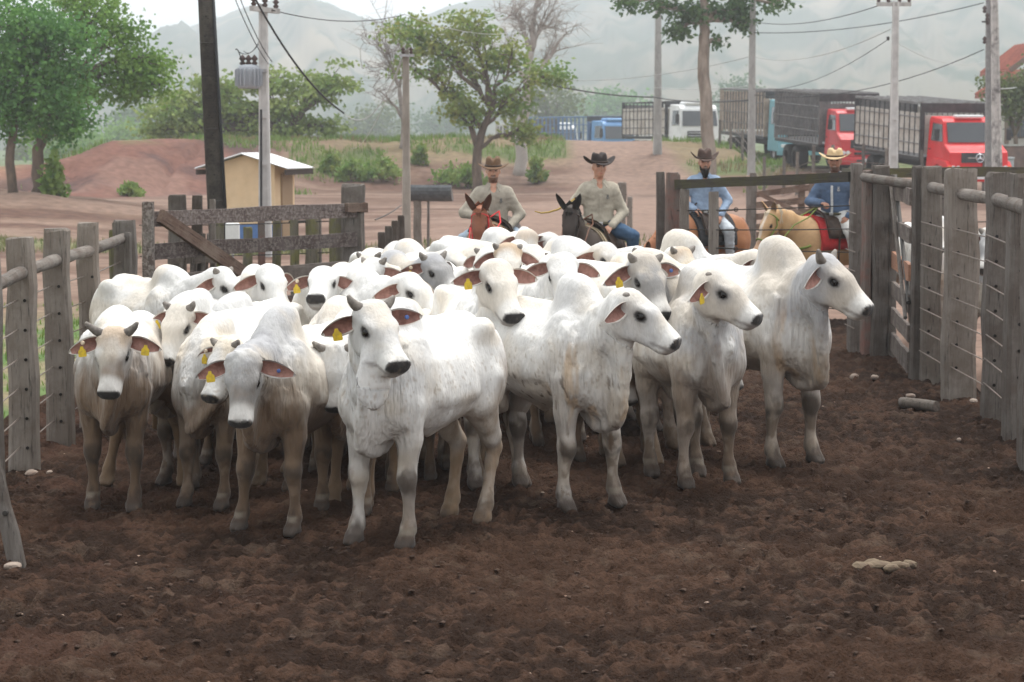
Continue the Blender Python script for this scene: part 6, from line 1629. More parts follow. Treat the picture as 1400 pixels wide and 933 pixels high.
HERD = [
 # front row ------------------------------------------------------------------------------------------------
 dict(fore=(525, 746), yaw=-28, hyaw=36, hpitch=36, pollpx=(515, 420), scale=.97, vox=.0150, mud=.35, rump=.9, grey=.25, cream=.45, ears=(-.05, .75), earfwd=(.25, -1.3), tags=('blue', 'yellow'), horn=.09, dewlap=1.0, flap=1.0, legs=[(.03, .02), (.02, -.02), (.12, 0), (-.02, 0)], fat=1.02,
      label='foremost white bull, standing side-on with its head turned above a hanging dewlap'),
 dict(fore=(157, 698), yaw=-3, hyaw=-6, hpitch=58, pollpx=(152, 460), scale=.90, vox=F, mud=1.9, rump=.6, grey=.1, hump=.1, htan=.8, ears=(.25, .25), tags=('yellow', 'yellow+'), horn=.10, splash=1, legs=[(.02, -.02), (-.05, -.0), (-.10, .12), (-.10, -.18)],
      label='brown-stained young bull facing out beside the left fence, yellow tag in its low ear'),
 dict(fore=(243, 666), yaw=-38, hyaw=-28, hpitch=50, pollpx=(240, 424), scale=.88, vox=F, mud=.7, grey=.1, hump=.8, ears=(.05, .3), tags=(None, 'yellow'), horn=.08,
      label='clean white bull with a broad forehead looking over the brown-stained bull'),
 dict(fore=(284, 694), yaw=-24, hyaw=-34, hpitch=50, pollpx=(303, 474), scale=.84, vox=F, mud=.85, grey=.15, ears=(.3, .3), tags=(None, 'yellow+'), horn=.06, cream=.6,
      label='small cream-faced bull with a round button and yellow tag, squeezed between two front bulls'),
 dict(fore=(371, 727), yaw=-24, hyaw=-4, hpitch=62, pollpx=(330, 494), scale=.90, vox=F, mud=1.15, grey=.7, hgrey=.8, hump=.85, ears=(.30, .30), tags=('blue', 'yellow'), horn=.0, legs=[(.06, .05), (.04, -.05), (0, 0), (-.1, 0)],
      label='grey-foreheaded hornless bull with a tan chest and lowered head, facing out'),
 dict(fore=(472, 700), yaw=-8, hyaw=6, hpitch=64, pollpx=(458, 482), scale=.86, vox=F, mud=1.0, grey=.2, ears=(.2, .28), tags=(None, 'yellow'), horn=.10,
      label='bull half hidden behind the foremost bull, muzzle low and yellow tag in one ear'),
 dict(fore=(676, 664), yaw=12, hyaw=28, hpitch=40, pollpx=(684, 364), scale=1.0, vox=F, mud=.4, grey=.15, ears=(.2, .22), tags=(None, 'yellow'), horn=.0, dewlap=2.2, hscale=1.06,
      label='white hornless bull with a long dewlap behind the foremost bull and streaked bull'),
 dict(fore=(806, 695), yaw=34, hyaw=72, hpitch=32, pollpx=(872, 402), scale=.98, vox=.0150, mud=.45, grey=.25, streak=.5, hump=.95, rump=.3, ears=(.35, .4), tags=(None, None), horn=.03, dewlap=2.1, earfwd=(-.3, -.3), splash=1.2, legs=[(.02, .03), (.02, -.06), (.05, 0), (-.1, .05)],
      label='white bull in profile with rusty streaks running down its neck'),
 dict(fore=(915, 650), yaw=14, hyaw=30, hpitch=46, pollpx=(888, 358), scale=1.0, vox=F, mud=.6, grey=.9, hgrey=.9, ears=(.05, .35), tags=('blue', 'yellow'), horn=.06,
      label='slate-grey faced bull looking out above the streaked bull'),
 dict(fore=(966, 664), yaw=24, hyaw=66, hpitch=30, pollpx=(985, 374), scale=.99, vox=F, mud=.75, grey=.55, hump=.9, ears=(.30, .4), tags=(None, 'yellow'), horn=.03, earfwd=(-.2, -.2), dewlap=1.6, legs=[(0, .02), (.05, -.04), (0, 0), (0, 0)],
      label='bull with a yellow tag by its eye, between the streaked and high-humped bulls'),
 dict(fore=(1083, 636), yaw=36, hyaw=62, hpitch=34, pollpx=(1140, 356), scale=1.07, vox=F, mud=.55, grey=.65, streak=.4, hump=1.05, ears=(.05, .4), tags=(None, None), horn=.09, dewlap=2.1, rump=.4, legs=[(.0, .02), (0, -.02), (0, 0), (0, 0)],
      label='big high-humped bull with stubby horns nearest the heavy right fence'),
 # second rank ----------------------------------------------------------------------------------------------
 dict(poll=(1000, 366, 18.2), yaw=48, hyaw=70, hpitch=40, scale=1.0, vox=M_, grey=.3, horn=0, label='white bull whose back and hump show behind the tag-eyed bull'),
 dict(poll=(938, 352, 18.8), yaw=50, hyaw=40, hpitch=62, scale=.95, vox=M_, grey=.1, cream=.8, htan=.7, horn=.07, label='white bull with a cream poll lowering its head behind the slate-faced bull'),
 dict(poll=(312, 378, 17.6), yaw=40, hyaw=62, hpitch=52, scale=.93, vox=M_, grey=.2, horn=.06, ears=(.3, .5), label='white bull with a drooping grey ear against the lowest board of the gate'),
 dict(poll=(372, 374, 17.4), yaw=10, hyaw=28, hpitch=48, scale=.93, vox=M_, grey=.1, tags=(None, None), horn=0, label='white hornless bull beside the one raising its muzzle'),
 dict(poll=(442, 368, 17.2), yaw=-10, hyaw=-6, hpitch=14, scale=.95, vox=M_, grey=.05, tags=(None, 'yellow+'), horn=0, ears=(.2, .2), label='white bull raising its muzzle straight at the viewer'),
 dict(poll=(505, 364, 18.6), yaw=-20, hyaw=-38, hpitch=40, scale=.95, vox=M_, grey=.2, horn=.07, ears=(.0, .3), label='white bull with half-shut eye and a dark ear behind the foremost bull'),
 dict(poll=(566, 384, 16.8), yaw=28, hyaw=48, hpitch=42, scale=.95, vox=M_, grey=.1, horn=0, label='clean white bull with only one dark eye showing over the foremost bull'),
 dict(poll=(597, 352, 18.6), yaw=25, hyaw=42, hpitch=28, scale=.97, vox=M_, grey=.95, hgrey=.9, horn=.07, ears=(.2, .2), tags=(None, 'yellow+'), label='dark grey faced bull with muzzle lifted, mid herd'),
 dict(poll=(622, 344, 20.6), yaw=30, hyaw=48, hpitch=38, scale=.97, vox=M_, grey=.2, cream=.6, horn=0, label='cream-browed bull just behind the dark grey face'),
 dict(poll=(695, 346, 18.6), yaw=0, hyaw=4, hpitch=58, scale=.95, vox=M_, grey=.1, htan=.9, horn=.05, label='tan-polled bull facing the viewer behind the long-dewlapped bull'),
 dict(poll=(770, 360, 17.2), yaw=10, hyaw=2, hpitch=56, scale=.99, vox=M_, grey=.1, horn=0, label='broad white hornless face in the middle of the herd'),
 dict(poll=(730, 340, 20.4), yaw=5, hyaw=18, hpitch=46, scale=.97, vox=V_, grey=.2, horn=0, label='white bull face below the two rearmost heads'),
 dict(poll=(722, 324, 22.2), yaw=8, hyaw=12, hpitch=68, scale=.97, vox=V_, grey=.1, htan=.6, horn=.0, label='rearmost bull with lowered brownish poll near the red mule'),
 dict(poll=(758, 322, 22.4), yaw=40, hyaw=62, hpitch=40, scale=1.0, vox=V_, grey=.7, hgrey=.6, horn=.0, label='rearmost bull with a grey cheek below the dark mule'),
 dict(poll=(832, 342, 19.6), yaw=24, hyaw=36, hpitch=40, scale=1.0, vox=M_, grey=.4, tags=(None, 'yellow'), hump=.6, horn=.0, label='white bull with a rounded hump beneath the dark mule'),
 dict(poll=(880, 342, 20.6), yaw=62, hyaw=70, hpitch=46, scale=1.0, vox=V_, grey=.1, horn=.05, label='bull whose clean white back shows left of the reddish gate post'),
 dict(poll=(552, 352, 20.5), yaw=-60, hyaw=-75, hpitch=45, scale=.97, vox=V_, grey=.1, horn=0, label='bull whose round white rump faces the board gate'),
 dict(poll=(500, 352, 20.8), yaw=-10, hyaw=-30, hpitch=55, scale=.95, vox=V_, grey=.3, horn=.06, label='bull lowering its head against the end of the board gate'),
 dict(poll=(664, 352, 19.6), yaw=-15, hyaw=-20, hpitch=60, scale=.95, vox=V_, grey=.2, horn=.05, label='bull squeezed between the dark grey face and the tan poll'),
 dict(poll=(640, 560, 15.6), yaw=0, hyaw=0, hpitch=70, scale=.85, vox=V_, grey=.2, mud=1.5, horn=0, label='shaded bull with its head down behind the foremost bull'),
 dict(poll=(1040, 352, 19.6), yaw=58, hyaw=75, hpitch=40, scale=1.0, vox=V_, grey=.1, hump=1.2, horn=0, label='white bull whose rounded hump shows beneath the pale horse'),
]
_er = random.Random(4)
for i, s in enumerate(HERD):
    if i > 10 and 'poll' in s and s['hpitch'] > 36 and s['hpitch'] < 66:
        s['hpitch'] -= 15
        if s['poll'][2] < 20: s['poll'] = (s['poll'][0], s['poll'][1] - 6, s['poll'][2])
    if i > 10: s.setdefault('hump', .35); s.setdefault('earfwd', (_er.uniform(-.9, .15), _er.uniform(-.9, .15))); s['ears'] = tuple(e + _er.uniform(0, .35) for e in s.get('ears', (.22, .22)))
    s['seed'] = i + 1; s.setdefault('name', 'white_bull'); make_cow(place(s))
# bulls packed in behind the front rank: mostly legs and flanks in the gaps
for i, (x, y, yw, lab) in enumerate([(-1.95, 16.75, -22, 'shaded bull packed behind the grey-foreheaded hornless bull'), (-1.22, 16.35, -6, 'shaded bull packed behind the half-hidden low-muzzled bull'), (-2.35, 17.1, 4, 'shaded bull packed behind the broad-foreheaded bull by the left fence'),
        (.50, 17.0, 22, 'shaded bull packed behind the streaked bull'), (1.25, 17.9, 30, 'shaded bull packed between the slate-faced and high-humped bulls'), (-.75, 16.0, 5, 'shaded bull packed behind the hind legs of the foremost bull')]):
    make_cow(dict(pos=(x, y), yaw=yw, hyaw=yw + 4, hpitch=66, npitch=-18, nyaw=0, nlen=.46, scale=.86, vox=V_, mud=1.2, grey=.3, hump=.2, horn=.03, seed=80 + i, name='white_bull', label=lab))
# cattle held in the next pen, seen between the posts
for i, s in enumerate([dict(pos=(4.66, 22.4), yaw=-4, hyaw=-30, hpitch=40, npitch=38, nyaw=0, vox=V_, grey=.8, hgrey=.7, horn=.06, label='grey-faced bull peering between the heavy fence posts'),
                       dict(pos=(4.78, 26.6), yaw=4, hyaw=-10, hpitch=40, npitch=35, nyaw=0, vox=V_, grey=.2, horn=.05, label='white bull behind the narrow board gate of the next pen'),
                       dict(pos=(5.2, 18.9), yaw=20, hyaw=0, hpitch=55, npitch=20, nyaw=0, vox=V_, grey=.3, horn=.05, label='white bull in the next pen low behind the widest fence post')]):
    s['seed'] = 60 + i; s['group'] = 'cattle in the next pen'; make_cow(s)
# ------------------------------------------------------------------ horses and mules
M_LEATHER = mat('leather_dark', (.030, .020, .015), .5, color2=(.06, .035, .022), scale=12, var=.2); M_LEATHERB = mat('leather_brown', (.13, .055, .03), .55, var=.2)
M_REDSTRAP = mat('strap_red', (.62, .03, .035), .6); M_GREENROPE = mat('rope_green', (.22, .27, .06), .7, color2=(.10, .15, .03), scale=60); M_TANROPE = mat('rope_tan', (.40, .27, .07), .8); M_METAL = mat('bit_metal', (.5, .5, .5), .3, .8)
M_PADRED = mat('pad_red', (.52, .03, .035), .85, color2=(.40, .03, .03), scale=15, var=.15); M_PADBLACK = mat('pad_black', (.03, .03, .033), .9, var=.2); M_PADTAN = mat('pad_tan', (.45, .36, .24), .9, var=.2)
def hide_mat(): return mat('hide', attr='coat', rough=.6, var=.08, scale=10, bump=.15, bscale=70, spec=.3)
def make_equine(name, label, cat, pos, yaw, hyaw, hpitch, npitch, nyaw, c1, c2, muzzle, ear, mane, seed, sc=1.0, strap=None, pad=None, z=0.0, nlen=.62, reins=None, blaze=None, hands=None):
    yaw, hyaw = R(yaw), R(hyaw) - R(yaw); npit, ny, hp = R(npitch), R(nyaw), R(hpitch)
    root = thing(name, label, cat, (pos[0], pos[1], z)); root.rotation_euler = (0, 0, yaw - pi / 2); root.scale = (sc,) * 3
    B = Body((-1.1, -.75, -.02), (1.75, .75, 2.1), .020); rnd = random.Random(seed)
    B.torso([-.80, -.74, -.62, -.42, -.15, .15, .38, .55, .64], [1.10, 1.24, 1.33, 1.355, 1.31, 1.30, 1.36, 1.24, 1.08], [1.02, .88, .78, .74, .70, .67, .68, .76, .92], [.05, .15, .235, .265, .275, .265, .235, .16, .06], 2.1)
    for s in (-1, 1):
        B.ell((-.55, s * .14, 1.0), (.23, .12, .28), Ry(R(14)), k=.09); B.ell((.38, s * .15, 1.02), (.15, .09, .26), Ry(R(-16)), k=.09); B.ell((.52, s * .09, .90), (.10, .08, .14), k=.08)
        y = s * .15; o1 = (rnd.uniform(-.05, .08)); o2 = rnd.uniform(-.06, .06)
        B.chain([(.40, y, .85), (.38 + o1 * .3, y, .62), (.39 + o1 * .6, y, .46), (.385 + o1 * .7, y, .38), (.38 + o1 * .9, y, .16), (.42 + o1, y, .06)], [.115, .075, .056, .044, .038, .045], .03)
        B.cone((.42 + o1, y, .05), (.45 + o1, y, .03), .048, .055, .015)
        B.chain([(-.50, y, .95), (-.50, y, .82), (-.72 + o2 * .5, y, .54), (-.745 + o2 * .6, y, .46), (-.70 + o2 * .9, y, .16), (-.66 + o2, y, .06)], [.15, .125, .07, .050, .040, .046], .03)
        B.cone((-.66 + o2, y, .05), (-.63 + o2, y, .03), .048, .055, .015)
    nb = np.array((.46, 0, 1.10)); nd = np.array((cos(npit) * cos(ny), cos(npit) * sin(ny), sin(npit))); J = nb + nd * nlen; mid = nb + nd * nlen * .5 + np.array((.02, 0, .03)); sd = np.cross((0, 0, 1), nd)
    B.ecap(nb - nd * .14, mid, .13, .25, .085, .17, sd, k=.10); B.ecap(mid, J, .085, .165, .068, .115, sd, k=.06)
    M = head_frame(hyaw, hp); O = J + M @ np.array((.02, 0, .0)); h = lambda x, y_, z_: O + M @ np.array((x, y_, z_)); lat = M[:, 1]
    B.ell(h(.05, 0, .01), (.12, .085, .10), M, k=.05); B.ecap(h(.02, 0, .04), h(.24, 0, .03), .078, .06, .068, .06, lat, k=.05); B.ecap(h(.18, 0, -.0), h(.50, 0, -.035), .066, .085, .042, .052, lat, k=.05)
    B.ell(h(.535, 0, -.035), (.06, .054, .055), M, k=.03); B.ell(h(.50, 0, -.085), (.055, .038, .025), M, k=.025)
    for s in (-1, 1):
        B.ell(h(.12, s * .045, -.085), (.11, .035, .075), M, k=.05); B.ell(h(.17, s * .072, .045), (.04, .022, .02), M, k=.025); B.ell(h(.185, s * .092, .022), (.028, .018, .018), M, k=.015, mode='sub')
        B.ell(h(.555, s * .036, -.015), (.026, .02, .024), M, k=.02); B.ell(h(.588, s * .034, -.012), (.018, .010, .015), M, k=.01, mode='sub')
    B.chain([(-.78, 0, 1.24), (-.86, 0, 1.1), (-.86, 0, .8)], [.05, .04, .03], .04)
    V, Q = B.mesh(2); me = np_mesh('body', V, Q); X, Y, Z = V.T
    C = np.repeat(np.array(c1, np.float32)[None], len(V), 0); n = fbm(X * 3 + seed, Y * 3, Z * 3, 4); C = cm(C, c2, sstep(.42, .62, n) * .8); C = cm(C, c2, sstep(.6, .3, Z) * .7)
    q = (V - O) @ M; hm = ((q[:, 0] > -.1) & (np.abs(q[:, 1]) < .15) & (q[:, 0] < .66) & (np.abs(q[:, 2]) < .18)).astype(float)
    C = cm(C, muzzle[0], hm * sstep(.34, .42, q[:, 0])); C = cm(C, muzzle[1], hm * sstep(.55, .585, q[:, 0]))
    if blaze: C = cm(C, blaze, hm * sstep(.03, .015, np.abs(q[:, 1])) * sstep(.02, .05, q[:, 2]) * (q[:, 0] > .05))
    de = np.sqrt((q[:, 0] - .185) ** 2 + (np.abs(q[:, 1]) - .078) ** 2 + (q[:, 2] - .02) ** 2); C = cm(C, (.015, .01, .008), hm * sstep(.036, .022, de)); C = cm(C, (.03, .025, .02), sstep(.08, .06, Z))
    set_col(me, C); me.materials.append(hide_mat()); link(bpy.data.objects.new('body', me), root)
    for s in (1, -1):
        mb = MB(); mb.lathe([(max(.0005, .02 * sin(pi * t / 6)), -.02 * cos(pi * t / 6)) for t in range(7)], 10); o = mb.build('eye', M_EYE, root, True); o.location = Vector(h(.184, s * .068, .02))
        # upright pointed ear, open to the front
        b0 = Vector(h(-.02, s * .05, .07)); ax = Vector((M @ np.array((-.30 if ear < .2 else -.42, s * .42, .85))).tolist()).normalized(); fc = Vector((M @ np.array((.9, s * .25, .3))).tolist()); fc = (fc - ax * fc.dot(ax)).normalized(); sdv = ax.cross(fc)
        vs, fs, fm = [], [], []; nu, nv = 9, 7
        for sh in (0, 1):
            for i in range(nu):
                u = i / (nu - 1); w = (.036 if ear < .2 else .044) * (sin(pi * (.22 + .78 * u)) ** .7 if u < 1 else .0) + .002
                for j in range(nv):
                    v = 2 * j / (nv - 1) - 1; vs.append(b0 + ax * (u * ear) + sdv * (v * w) + fc * (.035 * v * v * (1 - u * .7) - .015 - (.006 * sh)))
        for i in range(nu - 1):
            for j in range(nv - 1):
                a = i * nv + j; f = (a, a + 1, a + nv + 1, a + nv); fs += [f, tuple(x + nu * nv for x in f[::-1])]; fm += [0, 1]
        oute = mat('ear_' + name + str(seed), c1, .7, color2=c2, scale=8); mesh_obj('ear', vs, fs, None, root, True, [mat('ear_in_' + str(seed), tuple(.45 * x + .02 for x in c1), .8), oute], fm)
    # mane: strands along the crest, hanging to one side, forelock between the ears
    rg = np.random.default_rng(seed); mb = MB()
    for k in range(70):
        u = rg.random(); p = nb * (1 - u) + J * u + np.array((0, 0, .17 - .06 * u)) - nd * .02; s = -1 if rg.random() < .7 else 1; L = .13 if ear > .2 else .20; L *= .35 if ear > .2 else 1
        mb.tube([p, p + np.array((0, s * .03, .03)), p + np.array((rg.normal(0, .02), s * .07, -.3 * L)), p + np.array((rg.normal(0, .03), s * .09, -L))], [.016, .015, .010, .003], 4)
    for k in range(12):
        p = h(-.01, rg.normal(0, .02), .10); mb.tube([p, h(.05, rg.normal(0, .02), .12), h(.12 + .04 * rg.random(), rg.normal(0, .03), .085)], [.012, .010, .003], 4)
    mb.build('mane', mane, root)
    tm = MB()
    for k in range(20): p = Vector((-.85, rg.normal(0, .02), 1.0)); tm.tube([p, p + Vector((-.03, rg.normal(0, .04), -.3)), p + Vector((rg.normal(0, .05), rg.normal(0, .06), -.65))], [.02, .018, .004], 4)
    tm.build('tail', mane, root)
    # bridle
    def ring(x, w, ht, zc, n=16): return [Vector(h(x, cos(2 * pi * k / n) * w, zc + sin(2 * pi * k / n) * ht)) for k in range(n + 1)]
    st = strap or M_LEATHER; br = MB()
    br.tube(ring(.40, .066, .080, -.040), .011, 6, cap=False); br.build('noseband', st, root, True)
    MB().tube([Vector(h(.05, sin(a) * .098, cos(a) * .108 + .0)) for a in np.linspace(-1.9, 1.9, 15)], .011, 6).build('browband', st, root, True)
    for s in (-1, 1):
        MB().tube([Vector(h(.04, s * .092, .03)), Vector(h(.12, s * .10, -.05)), Vector(h(.26, s * .082, -.055)), Vector(h(.40, s * .066, -.05)), Vector(h(.47, s * .06, -.075))], .010, 6).build('cheek_strap', st, root, True)
        MB().lathe([(.020, -.004), (.026, 0), (.020, .004)], 10, h(.475, s * .062, -.078), M=Rx(R(90))).build('bit_ring', M_METAL, root)
        if reins:
            hd = Vector(hands) if hands else Vector((.18, 0, 1.50)); a = Vector(h(.475, s * .065, -.08)); c_ = Vector(mid.tolist()) + Vector((0, s * .16, -.02))
            MB().tube([a, a.lerp(c_, .5) + Vector((0, s * .03, -.05)), c_, c_.lerp(hd, .5) + Vector((0, s * .03, -.03)), hd], .009, 6).build('rein', reins, root, True)
    # saddle, pad, breast strap
    def shell(x0, x1, drop, out, m, nm, t=.03, lift=0.0):
        vs, fs = [], []; nx, na = 8, 15
        for sh in (0, 1):
            for i in range(nx):
                x = x0 + (x1 - x0) * i / (nx - 1)
                tz_ = np.interp(x, [-.6, -.42, -.15, .15, .38, .5], [1.33, 1.355, 1.31, 1.30, 1.36, 1.28]) + .012 + out; wd = .285 + out
                for j in range(na):
                    a = -drop + 2 * drop * j / (na - 1); vs.append((x, sin(a) * (wd + t * (1 - sh)), 1.0 + cos(a) * (tz_ - 1.0 + t * (1 - sh)) + (lift * max(0, abs((x - x0) / (x1 - x0) - .5) - .2) * 2.2 if abs(a) < .8 else 0)))
        n_ = nx * na
        for i in range(nx - 1):
            for j in range(na - 1): a = i * na + j; fs += [(a, a + na, a + na + 1, a + 1), (n_ + a, n_ + a + 1, n_ + a + na + 1, n_ + a + na)]
        for i in range(nx - 1):
            for j in (0, na - 1): a = i * na + j; fs.append((a, a + na, n_ + a + na, n_ + a))
        for j in range(na - 1):
            for i in (0, nx - 1): a = i * na + j; fs.append((a, a + 1, n_ + a + 1, n_ + a))
        return mesh_obj(nm, vs, fs, m, root, True)
    shell(-.36, .36, 1.75, .0, pad or M_PADBLACK, 'saddle_pad', .03); shell(-.24, .26, 1.35, .035, M_LEATHER, 'saddle', .035, .07)
    MB().tube([(.50 + .14 * cos(a), sin(a) * .27, 1.0 - .06 * cos(a)) for a in np.linspace(-1.5, 1.5, 13)], .018, 6).build('breast_strap', st if strap else M_LEATHER, root, True)
    for s in (-1, 1):
        MB().tube([(.10, s * .33, 1.15), (.14, s * .36, .85), (.14, s * .36, .62)], .014, 6).build('stirrup_leather', M_LEATHER, root)
        MB().tube([Vector((.14 + cos(a) * .02, s * .36 + sin(a) * .06, .56 + cos(a) * .07)) for a in np.linspace(0, 2 * pi, 13)], .010, 6).build('stirrup', M_METAL, root)
    return root

# ------------------------------------------------------------------ riders
def skin_mat(): return mat('skin', attr='coat', rough=.55, var=.05, scale=30, spec=.35)
def cloth(name, c, c2=None): return mat(name, c, .92, color2=c2 or tuple(x * .78 for x in c), scale=9, var=.10, bump=.5, bscale=22, spec=.15)
M_JEANS = cloth('jeans_light', (.27, .34, .42), (.38, .44, .50)); M_DENIM = cloth('jeans_dark', (.045, .085, .15), (.07, .12, .19)); M_WHITEP = cloth('trousers_white', (.68, .67, .64)); M_PALEJ = cloth('jeans_washed', (.45, .50, .55), (.55, .58, .60))
M_KHAKI = cloth('shirt_khaki', (.41, .37, .305)); M_BEIGE = cloth('shirt_beige', (.45, .405, .325)); M_LBLUE = cloth('shirt_light_blue', (.30, .39, .52)); M_CHAMB = cloth('shirt_chambray', (.08, .12, .19), (.105, .15, .235)); M_WHITEC = cloth('shirt_trim', (.66, .66, .64))
M_BOOT = mat('boot', (.035, .022, .016), .45, var=.2); M_HAIR = mat('hair', (.012, .009, .007), .8, var=.2, bump=.6, bscale=120); M_PRINT = mat('shirt_print', (.12, .13, .14), .9); M_BELT = mat('belt', (.08, .07, .035), .6, var=.3, scale=20)
def person(label, pos, z, yaw, hyaw, hpitch, skin, shirt, trousers, hat, hatband, beard, hands, seed, lean=6, sc=1.0, knee=(.27, .30, -.16), ankle=(.16, .34, -.58), trim=None, brim=(.19, .165, .055), crown=.115, smile=False):
    yaw = R(yaw); root = thing('person', label, 'person', (pos[0], pos[1], z)); root.rotation_euler = (0, 0, yaw - pi / 2); root.scale = (sc,) * 3
    la = R(lean); up = lambda z_: (sin(-la) * 0 + sin(la) * z_ * .35, z_)
    M = head_frame(R(hyaw) - yaw, R(hpitch)); hc = np.array((up(.735)[0] + .02, 0, .735)); h = lambda x, y, z_: hc + M @ np.array((x, y, z_)); rg = random.Random(seed)
    sh = [(up(.49)[0], s * .165, .475) for s in (1, -1)]; hip = [(0, s * .095, .06) for s in (1, -1)]
    el, wr = [], []
    for i, s in enumerate((1, -1)):
        wr.append(np.array(hands[i])); a = np.array(sh[i]); d = wr[i] - a; m_ = a + d * .5; L = np.linalg.norm(d); off = math.sqrt(max(.0009, .29 ** 2 - (L / 2) ** 2)); w = np.array((-.45, s * .85, -.30)); w = w - d * (w @ d) / L ** 2; w /= np.linalg.norm(w); el.append(m_ + w * off)
    def torso_(B, e):
        B.ell((0, 0, .10), (.115 + e, .165 + e, .12 + e), k=.06); B.ecap((up(.15)[0], 0, .15), (up(.42)[0], 0, .42), .150 + e, .105 + e, .175 + e, .118 + e, (0, 1, 0), k=.06); B.ecap((up(.47)[0], -.12, .475), (up(.47)[0], .12, .475), .075 + e, .062 + e, .075 + e, .062 + e, (1, 0, 0), k=.09); B.cone((up(.5)[0], 0, .53), (up(.5)[0], 0, .50), .05, .09, k=.08)
    def arms_(B, e, hand):
        for i in (0, 1):
            B.cone(sh[i], el[i], .056 + e, .046 + e, k=.07); B.cone(el[i], wr[i], .044 + e, .030 + e * (1 if not hand else .2), k=.02)
    def legs_(B, e):
        for i, s in enumerate((1, -1)):
            kn = (knee[0], s * knee[1], knee[2]); an = (ankle[0], s * ankle[1], ankle[2]); B.cone(hip[i], kn, .098 + e, .062 + e, k=.05); B.cone(kn, an, .060 + e, .042 + e, k=.02)
    lo, hi = (-.35, -.55, -.72), (.55, .55, .95)
    B = Body(lo, hi, .0108)
    torso_(B, -.012); arms_(B, -.012, True); legs_(B, -.012)
    B.cone((up(.50)[0], 0, .50), h(-.015, 0, -.06), .058, .052, k=.03)
    B.ell(h(-.005, 0, .02), (.098, .076, .105), M, k=.02); B.ell(h(.03, 0, -.055), (.062, .056, .055), M, k=.035); B.ell(h(.062, 0, -.092), (.028, .03, .024), M, k=.03)
    B.cone(h(.088, 0, .018), h(.112, 0, -.024), .011, .017, k=.016); B.ell(h(.085, 0, -.060), (.016, .027, .010), M, k=.012)
    for s in (-1, 1):
        B.ell(h(.080, s * .032, .028), (.02, .026, .010), M, k=.015); B.ell(h(.094, s * .033, .012), (.014, .017, .010), M, k=.010, mode='sub'); B.ell(h(.062, s * .045, -.020), (.025, .022, .022), M, k=.02); B.ell(h(-.005, s * .078, -.005), (.022, .011, .032), M, k=.01)
    # hands: palm, four bent fingers, thumb
    for i, s in enumerate((1, -1)):
        d = wr[i] - el[i]; d = d / np.linalg.norm(d); sd = np.array((0, s * 1.0, 0)) - d * d[1] * s; sd /= np.linalg.norm(sd); dn = np.cross(d, sd) * s; dn = dn if dn[2] < 0 else -dn
        pc = wr[i] + d * .05; B.ecap(wr[i] + d * .005, wr[i] + d * .075, .030, .016, .040, .015, sd, k=.02)
        for f in range(4):
            o = (f - 1.5) * .0205; L = (.036, .042, .040, .032)[f]; a = wr[i] + d * .085 + sd * o; b_ = a + d * L * .8 + dn * L * .5; c_ = b_ + d * L * .15 + dn * L * .8; e_ = c_ - d * L * .5 + dn * L * .2; B.chain([a, b_, c_, e_], [.0098, .0092, .0088, .0078], .005)
        a = wr[i] + d * .03 - sd * .030; b_ = a + d * .03 - sd * .022 + dn * .012; B.chain([a, b_, b_ + d * .03 + sd * .004 + dn * .012], [.013, .0115, .009], .008)
    V, Q = B.mesh(1); me = np_mesh('body', V, Q); q = (V - hc) @ M; C = np.repeat(np.array(skin, np.float32)[None], len(V), 0)
    C = cm(C, tuple(np.array(skin) * (1.1, .82, .75)), sstep(.4, .6, fbm(V[:, 0] * 30, V[:, 1] * 30, V[:, 2] * 30, 2)) * .4)
    hd = (V[:, 2] > .56).astype(float); C = cm(C, (.012, .009, .007), hd * np.maximum(sstep(.055, .065, q[:, 2]), sstep(-.015, -.03, q[:, 0]) * sstep(-.04, -.02, q[:, 2])))
    eb = hd * (np.abs(q[:, 2] - .034) < .0075) * (np.abs(np.abs(q[:, 1]) - .034) < .021) * (q[:, 0] > .04); C = cm(C, (.012, .009, .007), eb)
    ey = hd * (np.abs(q[:, 2] - .013) < .0065) * (np.abs(np.abs(q[:, 1]) - .033) < .015) * (q[:, 0] > .04); C = cm(C, (.04, .03, .025), ey * .9)
    C = cm(C, (.52, .42, .37) if smile else tuple(np.array(skin) * (.8, .5, .48)), hd * (np.abs(q[:, 2] + .062) < .0055) * (np.abs(q[:, 1]) < .020) * (q[:, 0] > .06))
    if beard: C = cm(C, (.018, .012, .009), hd * np.maximum(sstep(-.052, -.075, q[:, 2]) * (q[:, 0] > .0) * (q[:, 2] > -.14), (np.abs(q[:, 2] + .046) < .006) * (q[:, 0] > .07) * (np.abs(q[:, 1]) < .03)) * (.9 if beard > 1 else .75))
    set_col(me, C); me.materials.append(skin_mat()); link(bpy.data.objects.new('body', me), root)
    def garment(nm, fn, e, m, vox=.0145, zlo=None, fold=.007, parent=None):
        B = Body(lo, hi, vox); fn(B, e)
        if zlo is not None: B.D = np.maximum(B.D, (zlo - B.ax[2])[None, None, :].astype(np.float32))
        V, Q = B.mesh(1); me = np_mesh(nm, V, Q); nr = np.zeros(len(V) * 3, np.float32); me.vertices.foreach_get('normal', nr); nr = nr.reshape(-1, 3)
        w = fbm(V[:, 0] * 13 + seed, V[:, 1] * 13, V[:, 2] * 26, 3) - .5; w2 = np.sin((V[:, 2] * 70 + V[:, 0] * 60 + fbm(V[:, 0] * 9, V[:, 1] * 9, V[:, 2] * 9, 2) * 14)) * .25
        V = V + nr * ((w + w2 * .5) * 2 * fold)[:, None]; me.vertices.foreach_set('co', V.astype(np.float32).ravel()); me.update(); me.materials.append(m); return link(bpy.data.objects.new(nm, me), parent or root)
